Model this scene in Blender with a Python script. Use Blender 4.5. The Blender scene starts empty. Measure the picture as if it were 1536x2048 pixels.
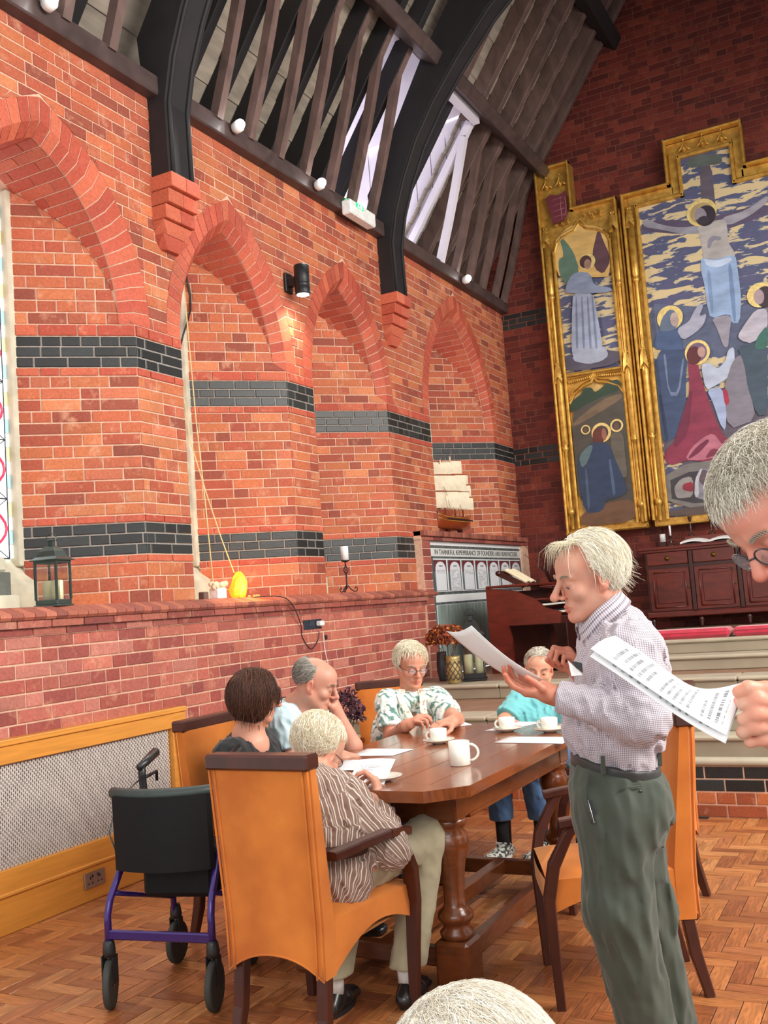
import bpy, bmesh, math, random
import numpy as np
from mathutils import Vector, Matrix

# ---------------------------------------------------------------- camera, world, light, exposure
scene = bpy.context.scene
C = scene.collection
CAMH = 1.45
RV = np.array([0.8807307, 0.46776967, -0.07419544])
UV_ = np.array([0.10926788, -0.04825313, 0.99284045])
FV = np.array([-0.46084049, 0.88253225, 0.09361021])
FPX = 2000.0
CAM = np.array([0.0, 0.0, CAMH])
cd = bpy.data.cameras.new('camera'); cam = bpy.data.objects.new('camera', cd); C.objects.link(cam)
cd.sensor_fit = 'VERTICAL'; cd.sensor_height = 36.0; cd.lens = 36.0 * FPX / 2048.0
cd.clip_start = 0.05; cd.clip_end = 200
cam.matrix_world = Matrix(((RV[0], UV_[0], -FV[0], 0), (RV[1], UV_[1], -FV[1], 0), (RV[2], UV_[2], -FV[2], CAMH), (0, 0, 0, 1)))
scene.camera = cam

w = bpy.data.worlds.new('sky'); scene.world = w; w.use_nodes = True
bgn = w.node_tree.nodes['Background']; bgn.inputs[0].default_value = (0.98, 0.97, 0.96, 1); bgn.inputs[1].default_value = 1.08

def area(name, loc, target, sx, sy, power, col=(1, 1, 1)):
    l = bpy.data.lights.new(name, 'AREA'); l.shape = 'RECTANGLE'; l.size = sx; l.size_y = sy
    l.energy = power; l.color = col
    o = bpy.data.objects.new(name, l); C.objects.link(o); o.location = loc
    d = Vector(target) - Vector(loc); o.rotation_euler = d.to_track_quat('-Z', 'Y').to_euler()
    return o
area('daylight_from_side_windows', (3.4, 4.0, 4.7), (-4.2, 6.0, 1.6), 6.0, 2.2, 680, (1.0, 0.95, 0.88))
area('camera_side_fill', (-0.2, -3.2, 3.2), (-2.2, 5.0, 1.0), 4.0, 2.5, 105, (1.0, 0.96, 0.92))  # added soft fill from the camera side
area('daylight_beyond_dormer', (-6.6, 9.1, 8.2), (-4.2, 9.3, 6.2), 1.6, 1.6, 900, (0.93, 0.96, 1.0))

vs = scene.view_settings
scene.display_settings.display_device = 'sRGB'
vs.view_transform = 'Standard'; vs.look = 'None'; vs.gamma = 1.0; vs.exposure = 0.0; vs.use_curve_mapping = False

# ---------------------------------------------------------------- helpers
rng = np.random.default_rng(7); random.seed(7)
def A(*v): return np.array(v, float)
def ray(x, y): return FV * FPX + RV * (x - 768) + UV_ * (1024 - y)
def pz(x, y, z=0.0): d = ray(x, y); return CAM + d * ((z - CAMH) / d[2])
def py(x, y, Y): d = ray(x, y); return CAM + d * (Y / d[1])
def px(x, y, X): d = ray(x, y); return CAM + d * (X / d[0])
def pd(x, y, dep): return CAM + ray(x, y) * (dep / FPX)
def proj(P):
    q = np.asarray(P, float) - CAM; z = q @ FV
    return 768 + FPX * (q @ RV) / z, 1024 - FPX * (q @ UV_) / z, z
def nrm(v): v = np.asarray(v, float); return v / (np.linalg.norm(v) + 1e-12)

def srgb(h):
    h = h.lstrip('#'); c = [int(h[i:i + 2], 16) / 255 for i in (0, 2, 4)]
    return tuple((x / 12.92 if x <= 0.04045 else ((x + 0.055) / 1.055) ** 2.4) for x in c)

MATS = {}
def newmat(name):
    m = bpy.data.materials.new(name); m.use_nodes = True; MATS[name] = m
    nt = m.node_tree; return m, nt, nt.nodes['Principled BSDF']
def N(nt, t, **kw):
    n = nt.nodes.new(t)
    for k, v in kw.items():
        if k in n.inputs: n.inputs[k].default_value = v
        else: setattr(n, k, v)
    return n
def mat(name, col, rough=0.6, metal=0.0, var=0.12, scale=(30, 30, 30), bump=0.15, detail=4, attr=None, coat=0.0, emis=None, emis_s=0.0, spec=0.5, sheen=0.0, bscale=None, sss=0.0, alpha=None, trans=0.0):
    if name in MATS: return MATS[name]
    m, nt, b = newmat(name)
    L = nt.links.new
    tc = N(nt, 'ShaderNodeTexCoord'); mp = N(nt, 'ShaderNodeMapping'); mp.inputs['Scale'].default_value = scale
    L(tc.outputs['Object'], mp.inputs[0])
    nz = N(nt, 'ShaderNodeTexNoise'); nz.inputs['Scale'].default_value = 1.0; nz.inputs['Detail'].default_value = detail
    L(mp.outputs[0], nz.inputs[0])
    mr = N(nt, 'ShaderNodeMapRange'); mr.inputs[1].default_value = 0.25; mr.inputs[2].default_value = 0.75
    mr.inputs[3].default_value = 1 - var; mr.inputs[4].default_value = 1 + var
    L(nz.outputs[0], mr.inputs[0])
    mx = N(nt, 'ShaderNodeMix', data_type='RGBA', blend_type='MULTIPLY'); mx.inputs[0].default_value = 1.0
    if attr:
        at = N(nt, 'ShaderNodeAttribute', attribute_name=attr); L(at.outputs['Color'], mx.inputs[6])
    else: mx.inputs[6].default_value = (*col, 1)
    L(mr.outputs[0], mx.inputs[7]); L(mx.outputs[2], b.inputs['Base Color'])
    b.inputs['Roughness'].default_value = rough; b.inputs['Metallic'].default_value = metal
    b.inputs['Specular IOR Level'].default_value = spec
    b.inputs['Coat Weight'].default_value = coat; b.inputs['Coat Roughness'].default_value = 0.12
    b.inputs['Sheen Weight'].default_value = sheen
    if sss: 
        b.inputs['Subsurface Weight'].default_value = sss; b.inputs['Subsurface Radius'].default_value = (0.012, 0.005, 0.003); b.inputs['Subsurface Scale'].default_value = 1.0
    if trans: b.inputs['Transmission Weight'].default_value = trans
    if emis: b.inputs['Emission Color'].default_value = (*emis, 1); b.inputs['Emission Strength'].default_value = emis_s
    if bump:
        bp = N(nt, 'ShaderNodeBump'); bp.inputs['Strength'].default_value = bump; bp.inputs['Distance'].default_value = 0.004
        if bscale:
            n2 = N(nt, 'ShaderNodeTexNoise'); n2.inputs['Scale'].default_value = bscale; n2.inputs['Detail'].default_value = 3
            L(tc.outputs['Object'], n2.inputs[0]); L(n2.outputs[0], bp.inputs['Height'])
        else: L(nz.outputs[0], bp.inputs['Height'])
        L(bp.outputs[0], b.inputs['Normal'])
    return m

def mesh_np(name, V, F, mat_=None, parent=None, smooth=False, col=None, loc=None, kind=None, mats=None, fmat=None, pat=None):
    """V (n,3), F: (m,4)/(m,3) array or list of faces"""
    me = bpy.data.meshes.new(name)
    V = np.asarray(V, np.float32)
    if loc is not None: V = V - np.asarray(loc, np.float32)
    if isinstance(F, np.ndarray):
        m, k = F.shape
        me.vertices.add(len(V)); me.vertices.foreach_set('co', V.ravel())
        me.loops.add(m * k); me.loops.foreach_set('vertex_index', F.ravel().astype(np.int32))
        me.polygons.add(m); me.polygons.foreach_set('loop_start', np.arange(0, m * k, k, dtype=np.int32))
        me.update(calc_edges=True)
    else:
        me.from_pydata([tuple(map(float, v)) for v in V], [], F)
    if smooth: me.polygons.foreach_set('use_smooth', np.ones(len(me.polygons), bool))
    if mats:
        for mm in mats: me.materials.append(mm)
        if fmat is not None: me.polygons.foreach_set('material_index', np.asarray(fmat, np.int32))
    elif mat_: me.materials.append(mat_)
    if col is not None:
        a = me.color_attributes.new('Col', 'FLOAT_COLOR', 'POINT')
        c = np.ones((len(V), 4), np.float32); c[:, :3] = col
        a.data.foreach_set('color', c.ravel())
    if pat is not None:
        a = me.attributes.new('pat', 'FLOAT_VECTOR', 'POINT'); a.data.foreach_set('vector', np.asarray(pat, np.float32).ravel())
    o = bpy.data.objects.new(name, me); C.objects.link(o)
    if loc is not None: o.location = tuple(map(float, loc))
    if parent is not None:
        o.parent = parent
        if loc is None: o.location = tuple(-v for v in PW(parent))
        else: o.location = tuple(float(a_) - b_ for a_, b_ in zip(loc, PW(parent)))
    if kind: o['kind'] = kind
    return o
def PW(o):   # translation of an unrotated parent chain
    p = Vector((0, 0, 0))
    while o is not None: p = p + o.location; o = o.parent
    return p

class MB:
    """mesh builder in world coordinates; every build() makes one object"""
    def __init__(s): s.V = []; s.F = []; s.n = 0; s.sm = []; s.C = []; s.cc = (1, 1, 1)
    def add(s, V, F, smooth=False):
        V = [tuple(map(float, v)) for v in V]
        s.V += V; s.F += [tuple(i + s.n for i in f) for f in F]; s.n += len(V); s.sm += [smooth] * len(F); s.C += [s.cc] * len(V)
        return s
    def box(s, lo, hi, bev=0.0, M=None):
        lo = np.array(lo, float); hi = np.array(hi, float)
        lo, hi = np.minimum(lo, hi), np.maximum(lo, hi)
        if bev <= 0:
            V = [(x, y, z) for x in (lo[0], hi[0]) for y in (lo[1], hi[1]) for z in (lo[2], hi[2])]
            F = [(0, 1, 3, 2), (4, 6, 7, 5), (0, 4, 5, 1), (2, 3, 7, 6), (0, 2, 6, 4), (1, 5, 7, 3)]
        else:
            b = min(bev, *(0.45 * (hi - lo))); V = []; idx = {}
            for ix in (0, 1):
                for iy in (0, 1):
                    for iz in (0, 1):
                        c = [(lo, hi)[i][k] for k, i in enumerate((ix, iy, iz))]
                        sg = [1 - 2 * i for i in (ix, iy, iz)]
                        for k in range(3):
                            v = [c[j] + (0 if j == k else sg[j] * b) for j in range(3)]
                            idx[(ix, iy, iz, k)] = len(V); V.append(v)
            F = []
            for k in range(3):
                a_, b_ = [j for j in range(3) if j != k]
                for sgn in (0, 1):
                    q = []
                    for (p, r) in ((0, 0), (1, 0), (1, 1), (0, 1)):
                        t = [0, 0, 0]; t[k] = sgn; t[a_] = p; t[b_] = r; q.append(idx[(*t, k)])
                    F.append(tuple(q if (sgn == 1) ^ (k == 1) else q[::-1]))
                    # edges along axis k
                for (p, r) in ((0, 0), (1, 0), (1, 1), (0, 1)):
                    t0 = [0, 0, 0]; t0[a_] = p; t0[b_] = r; t1 = list(t0); t1[k] = 1
                    F.append((idx[(*t0, a_)], idx[(*t0, b_)], idx[(*t1, b_)], idx[(*t1, a_)]))
            for ix in (0, 1):
                for iy in (0, 1):
                    for iz in (0, 1): F.append(tuple(idx[(ix, iy, iz, k)] for k in range(3)))
        if M is not None: V = [tuple(M @ Vector(v)) for v in V]
        return s.add(V, F)
    def bar(s, a, b, w, h, up=(0, 0, 1), bev=0.0, w2=None, h2=None):
        """rectangular bar from a to b; w across, h along 'up'"""
        a = A(*a); b = A(*b); d = nrm(b - a); sd = nrm(np.cross(d, up)); u = np.cross(sd, d)
        w2 = w if w2 is None else w2; h2 = h if h2 is None else h2; V = []
        if bev <= 0:
            for c, ww, hh in ((a, w, h), (b, w2, h2)):
                for sx, sy in ((-1, -1), (1, -1), (1, 1), (-1, 1)): V.append(c + sd * sx * ww / 2 + u * sy * hh / 2)
            F = [(0, 3, 2, 1), (4, 5, 6, 7)] + [(i, (i + 1) % 4, 4 + (i + 1) % 4, 4 + i) for i in range(4)]
        else:
            for c, ww, hh in ((a, w, h), (b, w2, h2)):
                for sx, sy, ax in ((-1, -1, 0), (-1, -1, 1), (1, -1, 1), (1, -1, 0), (1, 1, 0), (1, 1, 1), (-1, 1, 1), (-1, 1, 0)):
                    X = sx * (ww / 2 - (bev if ax else 0)); Y = sy * (hh / 2 - (0 if ax else bev)); V.append(c + sd * X + u * Y)
            F = [tuple(range(7, -1, -1)), tuple(range(8, 16))] + [(i, (i + 1) % 8, 8 + (i + 1) % 8, 8 + i) for i in range(8)]
        return s.add(V, F)
    def tube(s, pts, r, n=8, closed=False, caps=True, squash=None):
        P = [A(*p) for p in pts]; m = len(P); rr = r if hasattr(r, '__len__') else [r] * m
        T = [nrm(P[(i + 1) % m if closed else min(i + 1, m - 1)] - P[(i - 1) % m if closed else max(i - 1, 0)]) for i in range(m)]
        up = A(0, 0, 1) if abs(T[0][2]) < 0.9 else A(1, 0, 0)
        u = nrm(np.cross(T[0], up)); V = []
        for i in range(m):
            u = nrm(u - T[i] * (u @ T[i])); v = np.cross(T[i], u)
            for k in range(n):
                a = 2 * math.pi * k / n; V.append(P[i] + (u * math.cos(a) + v * math.sin(a)) * rr[i])
        F = []
        for i in range(m if closed else m - 1):
            j = (i + 1) % m
            for k in range(n): F.append((i * n + k, i * n + (k + 1) % n, j * n + (k + 1) % n, j * n + k))
        if caps and not closed: F += [tuple(range(n - 1, -1, -1)), tuple(range((m - 1) * n, m * n))]
        return s.add(V, F, True)
    def lathe(s, prof, base=(0, 0, 0), n=20, axis=(0, 0, 1), smooth=True, cap=True):
        """prof: list of (r, h)"""
        ax = nrm(axis); t = A(1, 0, 0) if abs(ax[0]) < 0.9 else A(0, 1, 0); u = nrm(np.cross(ax, t)); v = np.cross(ax, u); b = A(*base); V = []
        for r, h in prof:
            for k in range(n):
                a = 2 * math.pi * k / n; V.append(b + ax * h + (u * math.cos(a) + v * math.sin(a)) * max(r, 1e-4))
        F = []; m = len(prof)
        for i in range(m - 1):
            for k in range(n): F.append((i * n + k, i * n + (k + 1) % n, (i + 1) * n + (k + 1) % n, (i + 1) * n + k))
        if cap: F += [tuple(range(n - 1, -1, -1)), tuple(range((m - 1) * n, m * n))]
        return s.add(V, F, smooth)
    def prism(s, pts, d):
        """closed outline pts (3d, coplanar) extruded by vector d"""
        n = len(pts); d = A(*d); V = [A(*p) for p in pts] + [A(*p) + d for p in pts]
        F = [tuple(range(n - 1, -1, -1)), tuple(range(n, 2 * n))] + [(i, (i + 1) % n, n + (i + 1) % n, n + i) for i in range(n)]
        return s.add(V, F)
    def sphere(s, c, r, n=12, m=8, R=None):
        rr = r if hasattr(r, '__len__') else (r, r, r); V = []; c = A(*c)
        for i in range(m + 1):
            th = math.pi * i / m
            for k in range(n):
                a = 2 * math.pi * k / n; q = A(math.sin(th) * math.cos(a) * rr[0], math.sin(th) * math.sin(a) * rr[1], math.cos(th) * rr[2])
                V.append(c + (q if R is None else q @ R))
        F = [(i * n + k, (i + 1) * n + k, (i + 1) * n + (k + 1) % n, i * n + (k + 1) % n) for i in range(m) for k in range(n)]
        return s.add(V, F, True)
    def sheet(s, G, th=0.0, smooth=True):
        """grid of points G[i][j]"""
        G = np.asarray(G, float); a, b = G.shape[:2]
        V = G.reshape(-1, 3); F = [(i * b + j, (i + 1) * b + j, (i + 1) * b + j + 1, i * b + j + 1) for i in range(a - 1) for j in range(b - 1)]
        s.add(V, F, smooth)
        if th:
            du = G[1:, :-1] - G[:-1, :-1]; n0 = nrm(np.cross(G[1, 0] - G[0, 0], G[0, 1] - G[0, 0]))
            V2 = V - n0 * th
            s.add(V2, [f[::-1] for f in F], smooth)
            rim = [i * b for i in range(a)] + [(a - 1) * b + j for j in range(1, b)] + [i * b + b - 1 for i in range(a - 2, -1, -1)] + [j for j in range(b - 2, 0, -1)]
            R_ = [V[i] for i in rim] + [V2[i] for i in rim]; n = len(rim)
            s.add(R_, [(i, n + i, n + (i + 1) % n, (i + 1) % n) for i in range(n)])
        return s
    def build(s, name, mat_, parent=None, loc=None, kind=None, col=False):
        me = bpy.data.meshes.new(name); V = s.V
        if loc is None and parent is None:
            v = np.array(V); loc = ((v[:, 0].min() + v[:, 0].max()) / 2, (v[:, 1].min() + v[:, 1].max()) / 2, v[:, 2].min())
        off = Vector(tuple(map(float, loc))) if parent is None else PW(parent)
        me.from_pydata([(v[0] - off[0], v[1] - off[1], v[2] - off[2]) for v in V], [], s.F)
        me.polygons.foreach_set('use_smooth', s.sm)
        if col:
            a = me.color_attributes.new('Col', 'FLOAT_COLOR', 'POINT'); c = np.ones((len(V), 4), np.float32); c[:, :3] = np.array(s.C)
            a.data.foreach_set('color', c.ravel())
        if mat_: me.materials.append(mat_)
        o = bpy.data.objects.new(name, me); C.objects.link(o)
        if parent is not None: o.parent = parent
        else: o.location = off
        if kind: o['kind'] = kind
        bm = bmesh.new(); bm.from_mesh(me); bmesh.ops.recalc_face_normals(bm, faces=bm.faces); bm.to_mesh(me); bm.free()
        return o
def thing(name, label=None, cat=None, loc=(0, 0, 0), group=None, kind=None):
    o = bpy.data.objects.new(name, None); C.objects.link(o); o.location = tuple(map(float, loc)); o.empty_display_size = 0.1
    if label: o['label'] = label
    if cat: o['category'] = cat
    if group: o['group'] = group
    if kind: o['kind'] = kind
    return o
def tag(o, label, cat, group=None):
    o['label'] = label; o['category'] = cat
    if group: o['group'] = group
    return o
def rot_z(deg): return Matrix.Rotation(math.radians(deg), 4, 'Z')

class Pieces:
    """pieces (bricks, blocks, tiles): the 300 that show largest become parts, the rest one stuff part"""
    def __init__(s, name, limit=300): s.name = name; s.P = []; s.limit = limit
    def slab(s, q, nv, proud, ch, col, back=0.004):
        """q: 4 corners on the mortar plane (ccw seen from the front), nv normal"""
        q = np.array(q, float); n = nrm(nv); c = q.mean(0)
        e = max(np.linalg.norm(q[1] - q[0]), 1e-3); f_ = max(np.linalg.norm(q[3] - q[0]), 1e-3)
        ins = q + (c - q) * np.array([ch / max(e, f_, 0.02) * 2]) ; d = c - q
        u = nrm(q[1] - q[0]); v = nrm(q[3] - q[0])
        ins = q + np.outer([1, -1, -1, 1], u) * ch + np.outer([1, 1, -1, -1], v) * ch if min(e, f_) > 3 * ch else q + d * 0.2
        V = np.vstack([q - n * back, q + n * (proud - ch * 0.6), ins + n * proud])
        F = [(8, 9, 10, 11)] + [(4 + i, 4 + (i + 1) % 4, 8 + (i + 1) % 4, 8 + i) for i in range(4)] + [(i, (i + 1) % 4, 4 + (i + 1) % 4, 4 + i) for i in range(4)]
        s.P.append((V, F, col))
    def solid(s, V, F, col): s.P.append((np.array(V, float), F, col))
    def build(s, parent, mat_):
        if not s.P: return
        cs = []
        for V, F, col in s.P:
            x, y, z = proj(V.mean(0)); inn = z > 0.2 and -40 < x < 1576 and -40 < y < 2088
            e = V.max(0) - V.min(0); sz = np.linalg.norm(e) / max(z, 0.3)
            cs.append(sz if inn else sz * 1e-3)
        order = np.argsort(cs)[::-1]
        for i in order[:s.limit]:
            V, F, col = s.P[i]; mesh_np(s.name, V, F, mat_, parent, col=np.tile(col, (len(V), 1)), loc=V.mean(0))
        rest = order[s.limit:]
        if len(rest):
            VV = []; FF = []; CC = []; n = 0
            for i in rest:
                V, F, col = s.P[i]; VV.append(V); FF += [tuple(a + n for a in f) for f in F]; CC.append(np.tile(col, (len(V), 1))); n += len(V)
            mesh_np(s.name + '_field', np.vstack(VV), FF, mat_, parent, col=np.vstack(CC), kind='stuff')
# ---------------------------------------------------------------- materials of the room
def brickmat(name, rough, spotty):
    m, nt, b = newmat(name); L = nt.links.new
    at = N(nt, 'ShaderNodeAttribute', attribute_name='Col'); geo = N(nt, 'ShaderNodeNewGeometry')
    n1 = N(nt, 'ShaderNodeTexNoise'); n1.inputs['Scale'].default_value = 9; n1.inputs['Detail'].default_value = 6; n1.inputs['Roughness'].default_value = 0.65
    n2 = N(nt, 'ShaderNodeTexNoise'); n2.inputs['Scale'].default_value = 70; n2.inputs['Detail'].default_value = 4
    n3 = N(nt, 'ShaderNodeTexNoise'); n3.inputs['Scale'].default_value = 2.2; n3.inputs['Detail'].default_value = 3
    for n_ in (n1, n2, n3): L(geo.outputs['Position'], n_.inputs[0])
    r1 = N(nt, 'ShaderNodeMapRange'); r1.inputs[1].default_value = 0.56; r1.inputs[2].default_value = 0.72; r1.inputs[4].default_value = spotty
    L(n1.outputs[0], r1.inputs[0])
    mx = N(nt, 'ShaderNodeMix', data_type='RGBA'); mx.inputs[7].default_value = (0.68, 0.36, 0.22, 1)
    L(r1.outputs[0], mx.inputs[0]); L(at.outputs['Color'], mx.inputs[6])
    r2 = N(nt, 'ShaderNodeMapRange'); r2.inputs[1].default_value = 0.3; r2.inputs[2].default_value = 0.7; r2.inputs[3].default_value = 0.82; r2.inputs[4].default_value = 1.16
    L(n2.outputs[0], r2.inputs[0])
    r3 = N(nt, 'ShaderNodeMapRange'); r3.inputs[1].default_value = 0.3; r3.inputs[2].default_value = 0.7; r3.inputs[3].default_value = 0.88; r3.inputs[4].default_value = 1.1
    L(n3.outputs[0], r3.inputs[0])
    mu = N(nt, 'ShaderNodeMath', operation='MULTIPLY'); L(r2.outputs[0], mu.inputs[0]); L(r3.outputs[0], mu.inputs[1])
    m2 = N(nt, 'ShaderNodeMix', data_type='RGBA', blend_type='MULTIPLY'); m2.inputs[0].default_value = 1
    L(mx.outputs[2], m2.inputs[6]); L(mu.outputs[0], m2.inputs[7]); L(m2.outputs[2], b.inputs['Base Color'])
    b.inputs['Roughness'].default_value = rough
    bp = N(nt, 'ShaderNodeBump'); bp.inputs['Strength'].default_value = 0.35; bp.inputs['Distance'].default_value = 0.003
    L(n2.outputs[0], bp.inputs['Height']); L(bp.outputs[0], b.inputs['Normal'])
    return m
M_brick = brickmat('fired_brick', 0.75, 0.55)
M_rub = brickmat('rubbed_brick', 0.7, 0.12)
M_glz = brickmat('glazed_black_brick', 0.42, 0.02)
M_mort = mat('mortar', (0.66, 0.42, 0.30), 0.9, var=0.2, scale=(25,) * 3)
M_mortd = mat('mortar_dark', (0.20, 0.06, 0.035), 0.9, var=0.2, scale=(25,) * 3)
M_mortb = mat('mortar_black', (0.30, 0.27, 0.24), 0.9, var=0.2, scale=(25,) * 3)

def pal(*hs): return [np.array(srgb(h)) for h in hs]
P_MAIN = pal('cf7048', 'c86844', 'bd5c40', 'd67c4e', 'c66a48', 'ab523c', 'd0764a', 'c26444', 'da8658', 'a4543e', 'cc7250')
P_LOW = pal('c26a5a', 'b86052', 'ae564c', 'ca7662', 'bd685a', 'a4544c', 'c26e60', 'ce8272')
P_RUB = pal('bc5a42', 'b6523c', 'ae4c38', 'c06246')
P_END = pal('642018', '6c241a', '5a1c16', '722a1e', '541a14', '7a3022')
P_BLK = pal('1e2020', '242627', '1a1c1c', '282c2c', '2c3132')
P_PAVE = pal('9c5a34')
def pick(p, rough=1.0):
    if p is P_MAIN: return np.clip(p[rng.integers(len(p))] * (1 + rng.normal() * 0.07) * A(.78, .78, .82), 0, 1)
    if p is P_LOW: return np.clip(p[rng.integers(len(p))] * (1 + rng.normal() * 0.07) * A(.80, .80, .80), 0, 1)
    c = p[rng.integers(len(p))] * (1 + rng.normal() * 0.06); return np.clip(c, 0, 1)

def fill_row(pc, mapf, n, z0, z1, iv, ridx, palette, proud=0.006, ch=0.0035, sl=0.235, hl=0.1175, mode='mix', jt=0.010, flip=False):
    a0, b0, a1, b1 = iv; lo = min(a0, a1); hi = max(b0, b1)
    s = math.floor((lo) / sl) * sl - (sl / 2 if ridx % 2 else 0) - (0.06 if ridx % 3 == 1 else 0)
    k = 0
    while s < hi - 0.004:
        if mode == 'mix': ln = hl if ((k + ridx) % 3 == 1 or (rng.random() < 0.28)) else sl
        elif mode == 'head': ln = hl
        else: ln = sl
        e = s + ln
        if hi - e < 0.05: e = hi + 0.02
        S, E = s + jt / 2, e - jt / 2
        q0, q1, q2, q3 = max(S, a0), min(E, b0), min(E, b1), max(S, a1)
        if s < a0 < S: q0 = a0
        if q1 - q0 > 0.008 or q2 - q3 > 0.008:
            if q1 < q0: q0 = q1 = min(max(q0, a0), b0)
            if q2 < q3: q3 = q2 = min(max(q3, a1), b1)
            pts = [mapf(q0, z0 + jt / 2), mapf(q1, z0 + jt / 2), mapf(q2, z1 - jt / 2), mapf(q3, z1 - jt / 2)]
            if flip: pts = [pts[1], pts[0], pts[3], pts[2]]
            pc.slab(pts, n, proud + rng.normal() * 0.0012, ch, pick(palette))
        s = e; k += 1

def rows(z0, z1, h):
    n = max(1, round((z1 - z0) / h)); return [(z0 + (z1 - z0) * i / n, z0 + (z1 - z0) * (i + 1) / n) for i in range(n)]
# courses: (z0, z1, kind)
COURSES = [(a, b, 'red') for a, b in rows(1.58, 1.835, 0.0762)] + [(1.835, 1.885, 'thin')] + [(a, b, 'black') for a, b in rows(1.885, 2.085, 0.0655)] \
    + [(2.085, 2.135, 'thin')] + [(a, b, 'red') for a, b in rows(2.135, 3.015, 0.0762)] + [(3.015, 3.07, 'thin')] + [(a, b, 'black') for a, b in rows(3.07, 3.27, 0.0655)] \
    + [(3.27, 3.345, 'thin')] + [(a, b, 'red') for a, b in rows(3.345, 4.96, 0.0762)]
ZS = 3.345; WX = -4.2; DEP = 0.52
# windows: centre, half width W, apex intrados z, sill z, left splay slope
CHF = 0.07
WINS = [(4.09, 0.73, 4.33, 1.58, 0.62), (5.905, 0.645, 4.31, 1.58, 0.55), (7.60, 0.66, 4.31, 1.58, 0.6), (10.08, 0.89, 4.61, 2.14, 0.8)]
def arcR(W, za): a = W - CHF; h = za - ZS; return a, (a * a + h * h) / (2 * a)
def hw(W, za, z, off):
    """half width of the arch line at height z for radial offset off"""
    a, R = arcR(W, za)
    if z <= ZS: return a + off
    r = R + off; t = r * r - (z - ZS) ** 2
    return (a - R) + math.sqrt(t) if t > 0 else -1
RING = 0.205
wall_left = thing('wall_left', kind='structure', loc=(WX, 7, 0))
wall_end = thing('wall_end', kind='structure', loc=(-1.5, 11.6, 0))
pb, pg, pv = Pieces('brick'), Pieces('glazed_brick'), Pieces('voussoir')
mo = MB(); mob = MB()
def mapL(u, z): return A(WX, u, z)
Y0, Y1 = 2.5, 11.6
def intervals(z0, z1):
    """solid stretches of the wall face at a course"""
    cuts = []
    for yc, W, za, sill, sl in WINS:
        if z1 <= sill + 0.001: continue
        if z1 <= ZS + 1e-6: cuts.append((yc - W, yc + W, yc - W, yc + W)); continue
        h0, h1 = hw(W, za, z0, RING), hw(W, za, z1, RING)
        if h0 <= 0: continue
        h1 = max(h1, 0.0); cuts.append((yc - h0, yc + h0, yc - h1, yc + h1))
    out = []; l0 = l1 = Y0
    for a0, b0, a1, b1 in cuts:
        out.append((l0, a0, l1, a1)); l0, l1 = b0, b1
    out.append((l0, Y1, l1, Y1)); return out
def quadL(b, iv, z0, z1, x):
    a0, b0, a1, b1 = iv; b.add([(x, a0, z0), (x, b0, z0), (x, b1, z1), (x, a1, z1)], [(0, 1, 2, 3)])
for ri, (z0, z1, kd) in enumerate(COURSES):
    for iv in intervals(z0, z1):
        if iv[1] - iv[0] < 0.01: continue
        if kd == 'red': fill_row(pb, mapL, (1, 0, 0), z0, z1, iv, ri, P_MAIN)
        elif kd == 'thin': fill_row(pb, mapL, (1, 0, 0), z0, z1, iv, ri, P_RUB, mode='str', proud=0.012)
        else: fill_row(pg, mapL, (1, 0, 0), z0, z1, iv, ri, P_BLK, proud=0.005, sl=0.2)
        quadL(mob if kd == 'black' else mo, iv, z0, z1, WX)
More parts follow.
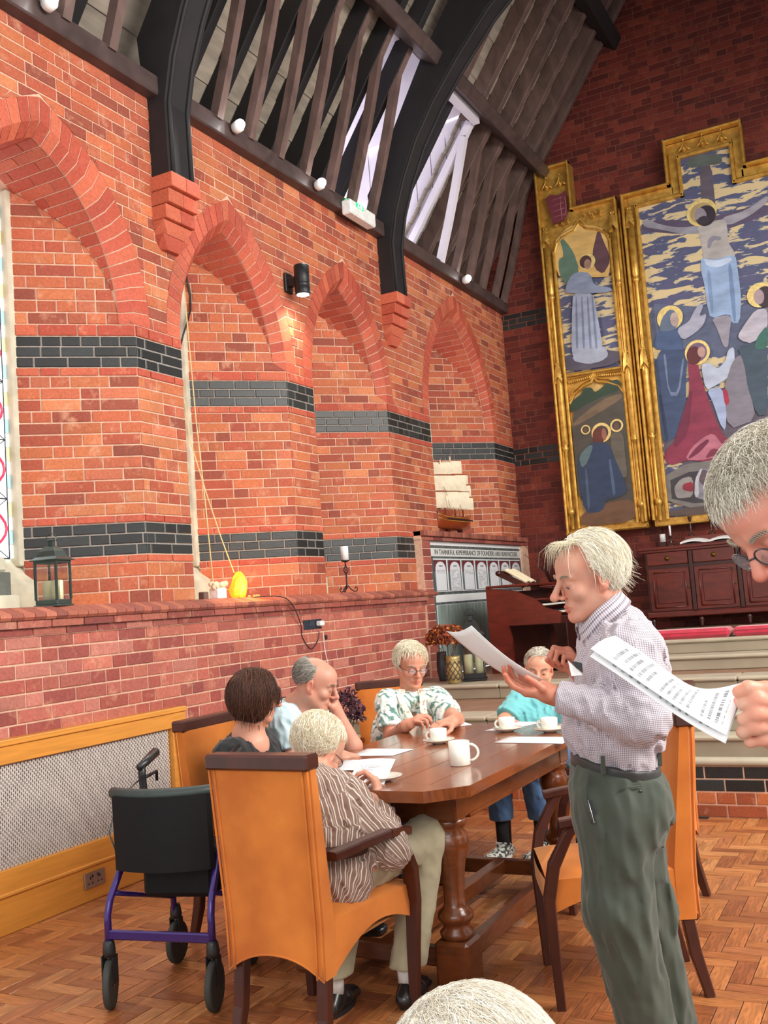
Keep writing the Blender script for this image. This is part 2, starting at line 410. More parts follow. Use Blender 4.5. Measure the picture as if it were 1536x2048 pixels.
# reveals, soffits, voussoirs
for wi, (yc, W, za, sill, lsl) in enumerate(WINS):
    a, R = arcR(W, za); rsl = (W - (0.09 if wi in (1, 2) else (0.23 if wi == 0 else 0.27))) / DEP
    for side, slope in ((1, rsl), (-1, lsl)):
        nv = nrm((slope, -side, 0)) if side == 1 else nrm((slope, 1, 0))
        Lf = math.hypot(1, slope)
        def mp(s, z, side=side, slope=slope, Lf=Lf): d = s / Lf; return A(WX - d, yc + side * (W - d * slope), z)
        def smin(z, slope=slope):
            if z <= ZS: return 0.0
            h = hw(W, za, z, 0)
            return None if h < 0 else min(DEP, max(CHF, (W - h) / slope)) * Lf
        for ri, (z0, z1, kd) in enumerate(COURSES):
            if z1 <= sill + 0.001: continue
            s0, s1 = smin(z0), smin(z1)
            if s0 is None: break
            S = DEP * Lf
            if s1 is None: s1 = S
            if s0 >= S - 0.01: break
            iv = (s0, S, s1, S)
            fl = side == 1
            if side == 1: fill_row(pb if kd != 'black' else pg, mp, nv, z0, z1, iv, ri, {'red': P_MAIN, 'thin': P_RUB, 'black': P_BLK}[kd], flip=True, proud=0.006 if kd != 'thin' else 0.012, sl=0.235 if kd != 'black' else 0.2)
            else:
                fill_row(pb if kd != 'black' else pg, mp, nv, z0, z1, iv, ri, {'red': P_MAIN, 'thin': P_RUB, 'black': P_BLK}[kd])
            (mob if kd == 'black' else mo).add([mp(s0, z0), mp(S, z0), mp(S, z1), mp(s1, z1)], [(0, 1, 2, 3)])
    # rings: each side an arc from springing to apex
    for side in (1, -1):
        cy = yc - side * (R - a)
        def pt(r, th, x, side=side, cy=cy): return A(x, cy + side * r * math.cos(th), ZS + r * math.sin(th))
        def tap(r): return math.acos(min(1, (R - a) / r))
        Ro, Rm, Ri = R + RING, R + CHF, R
        nvs = round(R * tap(R) / 0.074)
        for i in range(nvs):
            f0, f1 = i / nvs, (i + 1) / nvs
            prof = [(Ro, WX), (Rm, WX), (Ri, WX - CHF)]
            V = []; eps = 0.004
            for fr in (f0, f1):
                sg = 1 if fr == f0 else -1
                for r, x in prof: V.append(pt(r + 0.0, tap(r) * fr + sg * eps / r, x + 0.006) if r != Ri else pt(r - 0.006, tap(r) * fr + sg * eps / r, x + 0.004))
                V.append(pt(Ri + 0.02, tap(Ri) * fr + sg * eps / Ri, WX - CHF - 0.02)); V.append(pt(Ro, tap(Ro) * fr + sg * eps / Ro, WX - 0.02))
            F = [(0, 1, 6, 5), (1, 2, 7, 6), (2, 3, 8, 7), (4, 0, 5, 9), (0, 4, 3, 2, 1), (5, 6, 7, 8, 9)]
            pv.solid(V, F, pick(P_RUB))
            # split line in the face ring on alternate voussoirs: a header joint
            # soffit courses, as far in as the splay allows
            th = [tap(Ri) * f0 + eps / R, tap(Ri) * f1 - eps / R]
            ym = a - R + R * math.cos((th[0] + th[1]) / 2)
            slope = rsl if side == 1 else lsl
            dmax = min(DEP, (W - ym) / slope)
            d = CHF + .01; kk = i % 2
            while d < dmax - 0.01:
                d2 = min(dmax, d + (0.235 if (kk % 2 or d > .13) else 0.12)); kk += 1
                if dmax - d2 < 0.04: d2 = dmax
                q = [pt(R, th[0], WX - d), pt(R, th[1], WX - d), pt(R, th[1], WX - d2 + 0.008), pt(R, th[0], WX - d2 + 0.008)]
                nn = A(0, -side * math.cos(sum(th) / 2), -math.sin(sum(th) / 2))
                pv.slab(q, nn, 0.006, 0.003, pick(P_RUB)); d = d2
        # mortar behind rings and soffit
        K = 24
        for i in range(K):
            f0, f1 = i / K, (i + 1) / K
            for (r0, x0), (r1, x1) in (((Ro, WX + 0.001), (Rm, WX + 0.001)), ((Rm, WX + 0.001), (Ri, WX - CHF + .001)), ((Ri, WX - CHF + .001), (Ri, WX - DEP - 0.06))):
                mo.add([pt(r0, tap(r0) * f0, x0), pt(r1, tap(r1) * f0, x1), pt(r1, tap(r1) * f1, x1), pt(r0, tap(r0) * f1, x0)], [(0, 1, 2, 3)])
for yc, W, za, sill, lsl in WINS:
    a, R = arcR(W, za); zt = ZS + math.sqrt((R + RING) ** 2 - (R - a) ** 2)
    mo.add([(WX + .002, yc - .16, zt - .10), (WX + .002, yc + .16, zt - .10), (WX + .002, yc + .16, zt + .09), (WX + .002, yc - .16, zt + .09)], [(0, 1, 2, 3)])
# lower wall
LX = -4.14
for ri, (z0, z1) in enumerate(rows(0.0, 1.44, 0.0762)):
    iv = (2.4, 8.8, 2.4, 8.8)
    if z1 < 0.86: iv = (4.95, 8.8, 4.95, 8.8)
    fill_row(pb, lambda u, z: A(LX, u, z), (1, 0, 0), z0, z1, iv, ri, P_LOW)
mo.add([(LX, 2.4, 0), (LX, 8.8, 0), (LX, 8.8, 1.45), (LX, 2.4, 1.45)], [(0, 1, 2, 3)])
for zz, prj in ((1.435, .02), (1.475, 0.045)):   # stepped courses under the coping
    for k in range(28):
        y = 2.4 + k * 0.235 + (0.11 if prj > .03 else 0)
        if y < 8.62: pb.solid(*(lambda b: (b.V, b.F))(MB().box((LX - 0.05, y + .004, zz), (LX + prj, min(8.72, y + 0.231), zz + 0.037))), pick(P_LOW) * 0.8)
mo.box((-4.3, 2.4, 1.43), (LX + 0.012, 8.72, 1.56))
pb.build(wall_left, M_brick); pg.build(wall_left, M_glz); pv.build(wall_left, M_rub)
mo.build('mortar_bed', M_mort, wall_left); mob.build('mortar_bed', M_mortb, wall_left)
# coping of sloped brick on edge
cop = thing('trim_1', kind='structure', loc=(-4.1, 5.6, 1.52)); pc = Pieces('coping_brick')
P_COP = pal('a8604c', '9a5646', 'b26a54', '8e5044')
y = 2.4; k = 0
while y < 8.74:
    sl = 0.012 + 0.004 * math.sin(k)
    prof = [(-4.26, 1.515), (-4.085, 1.515), (-4.072, 1.53), (-4.075, 1.55), (-4.16, 1.585), (-4.26, 1.585)]
    if y > 8.6: prof = [(x_, z_) for x_, z_ in prof]
    V = [(x_, y + .002 + (0.02 if j in (1, 2, 3) else 0), z_) for j, (x_, z_) in enumerate(prof)] + [(x_, y + 0.073 + (0.02 if j in (1, 2, 3) else 0), z_) for j, (x_, z_) in enumerate(prof)]
    n = 6; F = [tuple(range(n - 1, -1, -1)), tuple(range(n, 2 * n))] + [(i, (i + 1) % n, n + (i + 1) % n, n + i) for i in range(n)]
    pc.solid(V, F, pick(P_COP)); y += 0.076; k += 1
pc.build(cop, M_rub)
MB().box((-4.72, 2.5, 1.52), (-4.2, 9.2, 1.575)).build('sill', M_mort, wall_left)

# end wall
pe, peg = Pieces('brick'), Pieces('glazed_brick'); me_ = MB(); ridx = 0
def roofz(x): return 6.72 + 1.43 * (x + 3.5)
z = 0.95
EY = 11.6
segs = [(a, b, 'red') for a, b in rows(0.5, 3.03, 0.0762)] + [(a, b, 'black') for a, b in rows(3.03, 3.25, 0.073)] + [(a, b, 'red') for a, b in rows(3.25, 4.74, 0.0762)] \
    + [(a, b, 'black') for a, b in rows(4.74, 4.94, 0.067)] + [(a, b, 'red') for a, b in rows(4.94, 9.3, 0.0762)]
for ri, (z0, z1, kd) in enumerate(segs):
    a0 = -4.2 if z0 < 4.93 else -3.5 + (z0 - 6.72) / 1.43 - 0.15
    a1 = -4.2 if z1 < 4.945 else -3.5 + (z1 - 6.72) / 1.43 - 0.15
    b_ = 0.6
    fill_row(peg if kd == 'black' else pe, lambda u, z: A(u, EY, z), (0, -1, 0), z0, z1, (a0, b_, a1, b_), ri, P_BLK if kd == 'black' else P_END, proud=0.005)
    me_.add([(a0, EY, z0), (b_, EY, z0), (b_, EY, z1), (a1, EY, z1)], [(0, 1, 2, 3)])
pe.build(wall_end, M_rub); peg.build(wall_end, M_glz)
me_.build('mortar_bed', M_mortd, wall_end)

# floor of herringbone blocks
M_par = None
def woodmat(name, cols, rough, coat, gs=(3, 40, 40), attr='Col', bump=0.15, ring=0.25, spec=0.5):
    m, nt, b = newmat(name); L = nt.links.new
    geo = N(nt, 'ShaderNodeTexCoord'); mp = N(nt, 'ShaderNodeMapping'); mp.inputs['Scale'].default_value = gs
    L(geo.outputs['Object'], mp.inputs[0])
    nz = N(nt, 'ShaderNodeTexNoise'); nz.inputs['Scale'].default_value = 1; nz.inputs['Detail'].default_value = 6; nz.inputs['Distortion'].default_value = 1.2
    L(mp.outputs[0], nz.inputs[0])
    r1 = N(nt, 'ShaderNodeMapRange'); r1.inputs[1].default_value = 0.3; r1.inputs[2].default_value = 0.7; r1.inputs[3].default_value = 1 - ring; r1.inputs[4].default_value = 1 + ring
    L(nz.outputs[0], r1.inputs[0])
    mx = N(nt, 'ShaderNodeMix', data_type='RGBA', blend_type='MULTIPLY'); mx.inputs[0].default_value = 1
    if attr: at = N(nt, 'ShaderNodeAttribute', attribute_name=attr); L(at.outputs['Color'], mx.inputs[6])
    else: mx.inputs[6].default_value = (*cols, 1)
    L(r1.outputs[0], mx.inputs[7]); L(mx.outputs[2], b.inputs['Base Color'])
    b.inputs['Roughness'].default_value = rough; b.inputs['Coat Weight'].default_value = coat; b.inputs['Coat Roughness'].default_value = 0.15
    b.inputs['Specular IOR Level'].default_value = spec
    bp = N(nt, 'ShaderNodeBump'); bp.inputs['Strength'].default_value = bump; bp.inputs['Distance'].default_value = 0.002
    L(nz.outputs[0], bp.inputs['Height']); L(bp.outputs[0], b.inputs['Normal'])
    return m
M_blkx = woodmat('oak_block_x', None, 0.42, 0.18, (7, 70, 60), ring=.42, bump=.3); M_blky = woodmat('oak_block_y', None, 0.42, 0.18, (70, 7, 60), ring=.42, bump=.3)
P_PAR = pal('a8683a', '9f6036', 'b07040', '985a34', 'ac6c3c', 'a2643c', 'b67a4a', '925430')
floor = thing('floor', kind='structure', loc=(-1.5, 4.5, 0))
bw = 0.076
pfx, pfy = Pieces('floor_block', 150), Pieces('floor_block', 150)
for i in range(-58, 16):
    for j in range(26, 90):
        x, y = i * bw, j * bw
        c = (i - j) % 6
        if c == 0: q = [(x, y), (x + 3 * bw, y), (x + 3 * bw, y + bw), (x, y + bw)]; P_ = pfx
        elif c == 5: q = [(x, y), (x + bw, y), (x + bw, y + 3 * bw), (x, y + 3 * bw)]; P_ = pfy
        else: continue
        if q[2][0] > 1.0 or q[2][1] > 6.62 or q[2][0] < -4.1: continue
        g = 0.0019; q = [A(q[0][0] + g, q[0][1] + g, -0.004), A(q[1][0] - g, q[1][1] + g, -0.004), A(q[2][0] - g, q[2][1] - g, -0.004), A(q[3][0] + g, q[3][1] - g, -0.004)]
        P_.slab(q, (0, 0, 1), 0.004 + rng.normal() * 0.0003, 0.0012, pick(P_PAR), back=0.002)
pfx.build(floor, M_blkx); pfy.build(floor, M_blky)
MB().add([(-4.4, 1.0, -0.0045), (2.0, 1.0, -0.0045), (2.0, 6.7, -0.0045), (-4.4, 6.7, -0.0045)], [(0, 1, 2, 3)]).build('floor_base', mat('floor_gap', (0.05, 0.02, 0.01), 0.8), floor)

# steps up to the sanctuary
M_stone = mat('worn_stone', srgb('948975'), 0.65, var=0.16, scale=(4, 4, 4), bump=0.2)
M_stonel = mat('stone_nosing', srgb('aaa08c'), 0.55, var=0.1, scale=(6,) * 3)
M_tread = mat('tread_tile', srgb('8c6a54'), 0.5, var=0.25, scale=(5,) * 3)
steps = thing('trim_2', kind='structure', loc=(-1.5, 6.6, 0))
pk, pkb = Pieces('brick'), Pieces('glazed_brick')
SY = 6.52
for ri, (z0, z1, kd) in enumerate([(0, .078, 'r'), (.078, .156, 'r'), (.156, .234, 'b'), (.234, .312, 'b')]):
    fill_row(pk if kd == 'r' else pkb, lambda u, z: A(u, SY, z), (0, -1, 0), z0, z1, (-4.1, 0.5, -4.1, 0.5), ri, pal('a8542c', '9a4c2c', 'b46438') if kd == 'r' else P_BLK, mode='str' if ri != 1 else 'head')
pk.build(steps, M_brick); pkb.build(steps, M_glz)
MB().add([(-4.1, SY, 0), (0.5, SY, 0), (0.5, SY, .32), (-4.1, SY, .32)], [(0, 1, 2, 3)]).build('mortar_bed', M_mort, steps)
MB().lathe([(0.028, 0), (0.028, 4.6)], (-4.1, SY - 0.005, 0.342), 14, (1, 0, 0)).build('round_moulding', M_stonel, steps)
def stepblock(x0, x1, y, z0, z1, yb, slabs=1.1):
    x = x0
    while x < x1 - 0.05:
        e = min(x + slabs, x1)
        MB().box((x + .002, y, z0), (e - .002, y + 0.25, z1 - 0.035), 0.004).build('riser_stone', M_stone, steps)
        MB().box((x + .002, y - 0.022, z1 - 0.035), (e - .002, y + 0.3, z1), 0.012).build('nosing_stone', M_stonel, steps)
        x = e
    MB().box((x0, y + .28, z0), (x1, yb, z1 - 0.002)).build('tread', M_tread, steps)
stepblock(-4.1, 0.5, SY, 0.36, 0.50, 6.75)
stepblock(-4.1, 0.5, 6.70, 0.50, 0.62, 7.9, 1.3)
stepblock(-4.1, 0.5, 7.86, 0.62, 0.74, 11.6, 0.95)
stepblock(-2.45, 0.5, 8.50, 0.74, 0.86, 8.9, 1.5)
stepblock(-2.45, 0.5, 8.80, 0.86, 0.98, 11.6, 1.4)
M_red = mat('crimson_velvet', srgb('b8203c'), 0.8, var=0.3, scale=(9, 9, 30), bump=0.3, sheen=0.5)
for k, (a_, b_) in enumerate(((-2.4, -1.42), (-1.40, -0.42))):
    r_ = thing('altar_rail_kneeler', ['red velvet kneeler cushion at left, half behind the standing man', 'red velvet kneeler cushion at right, above the stone steps'][k], 'cushion', ((a_ + b_) / 2, 8.92, 0.98), 'red kneelers on the top step')
    MB().box((a_, 8.80, 0.98), (b_, 9.08, 1.06), 0.028).build('cushion', M_red, r_)
    MB().tube([(a_ + .02, 8.80, 1.035), (b_ - .02, 8.80, 1.035)], 0.005, 6).build('piping', M_red, r_)
# ---------------------------------------------------------------- roof
M_timb = woodmat('dark_timber', srgb('4a3a38'), 0.55, 0.05, (4, 4, 4), attr=None, ring=0.3)
M_timb2 = woodmat('brown_rafter_timber', srgb('66504a'), 0.6, 0.0, (6, 6, 3), attr=None, ring=0.3)
M_black = woodmat('black_and_shaded_timber', srgb('1c181a'), 0.7, 0.0, (4, 4, 3), attr=None, ring=0.3)
M_board = woodmat('roof_board_wood', srgb('9a8e80'), 0.75, 0.0, (8, 1.5, 8), attr=None, ring=0.3)
M_white = mat('white_board_and_daylit_timber', srgb('dcd6e0'), 0.7, var=0.06, scale=(3, 3, 3))
ceil = thing('ceiling', kind='structure', loc=(-3.4, 7, 6))
def rp(z, off=0.0):   # point on the roof plane, offset outwards
    n = nrm((-1.43, 0, 1)); x = -3.5 + (z - 6.72) / 1.43
    return A(x, 0, z) + n * off
def yv(p, y): return A(p[0], y, p[2])
MB().box((-4.36, 2.4, 4.955), (-4.10, 8.3, 5.09), 0.01).box((-4.36, 8.58, 4.955), (-4.10, 11.6, 5.09), 0.01).build('wall_plate', M_timb, ceil)
YS = [2.7, 3.08, 3.46, 3.85, 4.23, 4.62, 5.72, 6.12, 6.52, 6.91, 7.31, 7.69, 8.06, 9.12, 9.62, 10.01, 10.4, 10.8, 11.2, 11.5]
for y in YS:
    if 9.0 < y < 9.7:
        MB().bar(yv(rp(6.5, 0.04), y), yv(rp(9.6, 0.04), y), 0.08, 0.17, up=(-1.43, 0, 1), bev=0.004).build('rafter', M_timb2, ceil)
        MB().bar(yv(rp(4.85, 0.0), y), yv(rp(6.5, 0.0), y), 0.055, 0.075, up=(-1.43, 0, 1), bev=0.004).build('slim_rafter', M_black if y < 9.5 else M_white, ceil)  # shade and dormer daylight put into the black and white colours
    else: MB().bar(yv(rp(4.85, 0.04), y), yv(rp(9.6, 0.04), y), 0.08, 0.17, up=(-1.43, 0, 1), bev=0.004).build('rafter', M_black if y < 9.5 else M_timb2, ceil)  # nearer rafters all black: the shade of their sides is in the colour
    if y < 9.2 and y > 8.6 : continue
    p = [(-4.12, y, 5.07), (-3.99, y, 5.46), (-3.87, y, 5.85), (-3.73, y, 6.36), (-3.60, y, 6.56)]
    b = MB()
    for q0, q1 in zip(p[:-1], p[1:]): b.bar(q0, q1, 0.07, 0.075, up=(1, 0, 0.3))
    b.build('ashlar_strut', M_timb2 if y < 9 or y > 9.7 else M_white, ceil)  # white strut by the dormer has the daylight in its colour
MB().box((-5.1, 2.4, 4.80), (-4.3, 7.7, 4.93)).build('wall_head', M_timb, ceil); MB().box((-5.1, 9.7, 4.80), (-4.3, 11.75, 4.93)).build('wall_head', M_timb, ceil)
def purlin(x, z, w, h, y0, y1, name='purlin', m=None):
    MB().bar((x, y0, z), (x, y1, z), w, h, up=(-1.43, 0, 1), bev=0.01).build(name, m or M_timb, ceil)
purlin(-3.47, 6.56, 0.13, 0.2, 2.4, 8.3); purlin(-3.47, 6.56, 0.13, 0.2, 8.58, 11.6)
purlin(-2.52, 7.98, 0.16, 0.22, 2.4, 8.3, m=M_black); purlin(-2.52, 7.98, 0.16, 0.22, 8.58, 11.6, m=M_black)
# boards: dormer opening between Y 8.0 and 9.62, z 5.0..6.62
zz = 4.86; k = 0
while zz < 9.5:
    z1 = zz + 0.165
    spans = [(2.4, 11.6)] if zz > 6.55 else [(2.4, 7.72), (9.64, 11.6)]
    for a_, b_ in spans:
        o0 = rp(zz, 0.125 + 0.012 * (k % 2)); o1 = rp(z1 + 0.003, 0.125 + 0.012 * (k % 2)); o = nrm((-1.43, 0, 1)) * 0.02
        V = [yv(o0, a_), yv(o0, b_), yv(o1, b_), yv(o1, a_)]; V += [v + A(o[0], 0, o[2]) for v in V]
        MB().add(V, [(3, 2, 1, 0), (4, 5, 6, 7), (0, 1, 5, 4), (1, 2, 6, 5), (2, 3, 7, 6), (3, 0, 4, 7)]).build('roof_board', M_board, ceil)
    zz = z1; k += 1
# the other slope of the roof, over the part of the nave outside the picture
MB().prism([(-1.57, 2.4, 9.6), (1.2, 2.4, 5.64), (1.34, 2.4, 5.70), (-1.57, 2.4, 9.8), (-2.0, 2.4, 9.2), (-1.9, 2.4, 9.13)], (0, 9.2, 0)).build('far_slope', M_timb, ceil)
# dormer: far cheek, near cheek and lid of white boards, open outward to the sky
def cheek(y, s):
    x = -3.60; n = 0
    while x > -5.6:
        x1 = x - 0.19; ztop = min(6.78 + (x + 3.5) * 0.10, 6.80); zt1 = min(6.78 + (x1 + 3.5) * 0.10, 6.80)
        zb = max(4.9, 6.72 + 1.43 * (x + 3.5)); zb1 = max(4.9, 6.72 + 1.43 * (x1 + 3.5))
        zb = min(zb, ztop - 0.02) if x > -3.6 else zb
        V = [(x - .005, y, zb), (x1 + .005, y, zb1), (x1 + .005, y, zt1), (x - .005, y, ztop)]
        V += [(a, b + s * 0.02, c) for a, b, c in V]
        MB().add(V, [(0, 1, 2, 3), (4, 5, 6, 7), (0, 1, 5, 4), (1, 2, 6, 5), (2, 3, 7, 6), (3, 0, 4, 7)]).build('cheek_board', M_white, ceil)
        x = x1; n += 1
cheek(9.70, 1); cheek(7.70, -1)
MB().prism([(-3.70, 9.724, 6.46), (-4.76, 9.724, 4.94), (-5.6, 9.724, 4.94), (-5.6, 9.724, 6.5)], (0, .01, 0)).build('cheek_gap_blocker', M_black, ceil)  # added dark sheet that keeps bright sky out of the board joints
MB().bar((-3.66, 8.69, 6.66), (-5.7, 8.69, 6.56), 1.98, 0.03).build('dormer_lid', M_white, ceil)
MB().box((-5.7, 7.7, 4.86), (-4.3, 9.7, 4.94)).build('dormer_sill', M_white, ceil)
MB().box((-3.6, 8.6, 6.44), (-3.53, 9.6, 6.58)).build('dormer_trimmer', M_white, ceil)

# arched trusses on brick corbels
def truss(yc, w=0.27):
    y0, y1 = yc - w / 2, yc + w / 2
    inner = [(-4.05, 4.40), (-4.055, 4.9), (-3.99, 5.2), (-3.88, 5.5), (-3.73, 5.82), (-3.52, 6.14), (-3.25, 6.47), (-2.9, 6.84), (-2.45, 7.2), (-1.9, 7.55), (-1.3, 7.85)]
    outer = [(-4.195, 4.40), (-4.22, 4.95), (-4.26, 5.4), (-4.12, 5.62), (-4.0, 5.85), (-3.8, 6.2), (-3.58, 6.58), (-3.25, 7.05), (-2.9, 7.5), (-2.5, 8.05), (-2.1, 8.6)]
    b = MB()
    V = [(x, y0, z) for x, z in inner] + [(x, y0, z) for x, z in outer] + [(x, y1, z) for x, z in inner] + [(x, y1, z) for x, z in outer]; n = len(inner)
    F = [(i, i + 1, n + i + 1, n + i) for i in range(n - 1)] + [(2 * n + i, 3 * n + i, 3 * n + i + 1, 2 * n + i + 1) for i in range(n - 1)]
    F += [(i, 2 * n + i, 2 * n + i + 1, i + 1) for i in range(n - 1)] + [(n + i, n + i + 1, 3 * n + i + 1, 3 * n + i) for i in range(n - 1)] + [(0, n, 3 * n, 2 * n)]
    b.add(V, F).build('arched_brace', M_black, ceil)
    for dy in (y0 + 0.04, y1 - 0.04):
        MB().tube([(x + 0.006, dy, z) for x, z in inner], 0.016, 6).build('roll_moulding', M_black, ceil)
    p = Pieces('brick')
    for z0, z1, pr in ((4.30, 4.40, 0.185), (4.20, 4.295, 0.155), (4.10, 4.195, 0.125)):
        for a_, b_ in ((yc - .15, yc), (yc + .004, yc + .15)):
            mb = MB().box((WX - 0.02, a_, z0), (WX + pr, b_, z1), 0.004); p.solid(mb.V, mb.F, pick(P_RUB))
    for z0, z1, p0, p1, h0, h1 in ((4.01, 4.096, 0.075, 0.095, .13, .15), (3.92, 4.006, 0.045, 0.075, .10, .13)):
        V = [(WX - .02, yc - h0, z0), (WX + p0, yc - h0 + .04, z0), (WX + p0, yc + h0 - .04, z0), (WX - .02, yc + h0, z0), (WX - .02, yc - h1, z1), (WX + p1, yc - h1, z1), (WX + p1, yc + h1, z1), (WX - .02, yc + h1, z1)]
        p.solid(V, [(0, 3, 2, 1), (4, 5, 6, 7), (0, 1, 5, 4), (1, 2, 6, 5), (2, 3, 7, 6), (3, 0, 4, 7)], pick(P_RUB))
    p.build(wall_left, M_rub)
truss(5.19); truss(8.44)

# ---------------------------------------------------------------- windows
M_lead = mat('lead_came', (0.05, 0.055, 0.06), 0.6)
def glassmat(name, c, s): return mat(name, c, 0.25, var=0.1, scale=(14,) * 3, bump=0.3, emis=c, emis_s=s)  # panes glow by themselves in place of daylight through them
G_white = glassmat('milky_glass', (0.90, 0.95, 0.94), 1.7); G_red = glassmat('red_glass', srgb('d8304c'), 0.9)
G_blue = glassmat('pale_blue_glass', srgb('9cd0e0'), 0.8); G_yel = glassmat('straw_glass', srgb('d8dca0'), 0.8); G_navy = glassmat('deep_blue_glass', srgb('2c4a90'), 0.6)
M_wstone = mat('window_stone', srgb('c8c4ae'), 0.8, var=0.25, scale=(8,) * 3, bump=0.3)
for wi, (yc, W, za, sill, lsl) in enumerate(WINS):
    yr = yc + (0.09 if wi in (1, 2) else (0.23 if wi == 0 else 0.27)); yl = yc - (W - DEP * lsl) - 0.02
    win = thing('window_%d' % (wi + 1), kind='structure', loc=(-4.76, (yl + yr) / 2, sill))
    top = 4.2 if wi != 3 else 4.4; z0 = sill + (0.32 if wi < 3 else 0.1)
    MB().box((-4.80, yr - 0.035, z0 - 0.05), (-4.715, yr + 0.03, top), 0.008).build('stone_jamb', M_wstone, win)
    MB().box((-4.80, yl - 0.05, z0 - 0.05), (-4.715, yl + 0.035, top), 0.008).build('stone_jamb', M_wstone, win)
    V = [(-4.66, yl - .04, sill), (-4.66, yr + .04, sill), (-4.66, yr + .04, z0 - .16), (-4.80, yr + .04, z0), (-4.80, yl - .04, z0), (-4.66, yl - .04, z0 - .16), (-4.8, yl - .04, sill), (-4.8, yr + .04, sill)]
    MB().add(V, [(0, 1, 2, 5), (5, 2, 3, 4), (0, 5, 4, 6), (1, 7, 3, 2), (6, 4, 3, 7)]).build('stone_sill', M_wstone, win)
    a_, b_ = yl + 0.03, yr - 0.03
    if b_ - a_ < 0.12: a_ = b_ - 0.3
    X = -4.775; bw_ = 0.035
    nb = int((top - z0) / 0.085)
    for s_ in (a_, b_ - bw_):
        for k in range(nb):
            zz = z0 + k * 0.085; g = (G_white, G_blue, G_white, G_yel)[k % 4]
            MB().box((X, s_, zz + .003), (X + .004, s_ + bw_, zz + 0.082)).build('border_pane', g, win)
    ia, ib = a_ + bw_ + .004, b_ - bw_ - .004; cy = (ia + ib) / 2; ph = 0.36
    k = 0; zz = z0
    while zz < top:
        ze = min(zz + ph, top)
        for (p, q, r) in (((ia, zz), (ib, zz), (cy, zz + ph / 2)), ((ib, zz), (ib, zz + ph), (cy, zz + ph / 2)), ((ib, zz + ph), (ia, zz + ph), (cy, zz + ph / 2)), ((ia, zz + ph), (ia, zz), (cy, zz + ph / 2))):
            MB().prism([(X, *p), (X, *q), (X, *r)], (0.004, 0, 0)).build('pane', G_white, win)
        MB().tube([(X + .008, ia, zz), (X + .008, ib, zz + ph)], 0.003, 5).tube([(X + .008, ib, zz), (X + .008, ia, zz + ph)], 0.003, 5).tube([(X + .008, ia, zz), (X + .008, ib, zz)], 0.0045, 5).build('lead_came', M_lead, win)
        hwid = (ib - ia) * 0.5
        for sg in (1, -1):
            c_ = [(X + .008, cy + sg * (hwid * (0.15 + 0.8 * math.sin(math.pi * t / 10))), zz + ph * (t / 10)) for t in range(11)]
            MB().tube(c_, 0.009, 6).build('red_ring', G_red, win)
        if zz + ph > top - 0.3: MB().lathe([(0.05, 0), (0.05, .006)], (X + .006, cy + .03, zz + ph * .5), 14, (1, 0, 0)).build('blue_roundel', G_navy, win)
        zz += ph; k += 1
    for s_ in (a_ - .002, a_ + bw_ + .002, b_ - bw_ - .002, b_): MB().tube([(X + .007, s_, z0), (X + .007, s_, top)], 0.004, 5).build('lead_came', M_lead, win)

# cords, cable and things on the ledge
M_cord = mat('cream_cord', srgb('e0cc94'), 0.8)
M_blk = mat('black_plastic', (0.018, 0.019, 0.021), 0.35, var=0.1); M_blkm = mat('black_metal', (0.02, 0.02, 0.022), 0.42, metal=0.4, var=0.1)
c1 = [px(366, 545, -4.68), px(374, 640, -4.6), px(392, 840, -4.45), px(411, 1010, -4.35), px(426, 1164, -4.27)]
c2 = [px(370, 800, -4.66), px(380, 880, -4.6), px(412, 985, -4.45), px(442, 1075, -4.33), px(468, 1146, -4.26)]
tag(MB().tube(c1, 0.0045, 6).build('window_cord', M_cord), 'cream window cord hanging straight down to the tealight house', 'cord')
tag(MB().tube(c2, 0.0045, 6).build('window_cord', M_cord), 'cream window cord slanting down to the glowing salt lamp', 'cord')
cb = [px(371, 540, -4.69), px(374, 560, -4.685), px(381, 590, -4.68), px(381, 620, -4.68), px(374, 645, -4.68), px(366, 670, -4.69), px(361, 690, -4.70)]
tag(MB().tube(cb, 0.008, 6).build('black_cable', M_blk), 'thick black cable curving down the stained glass of the second window', 'cable')

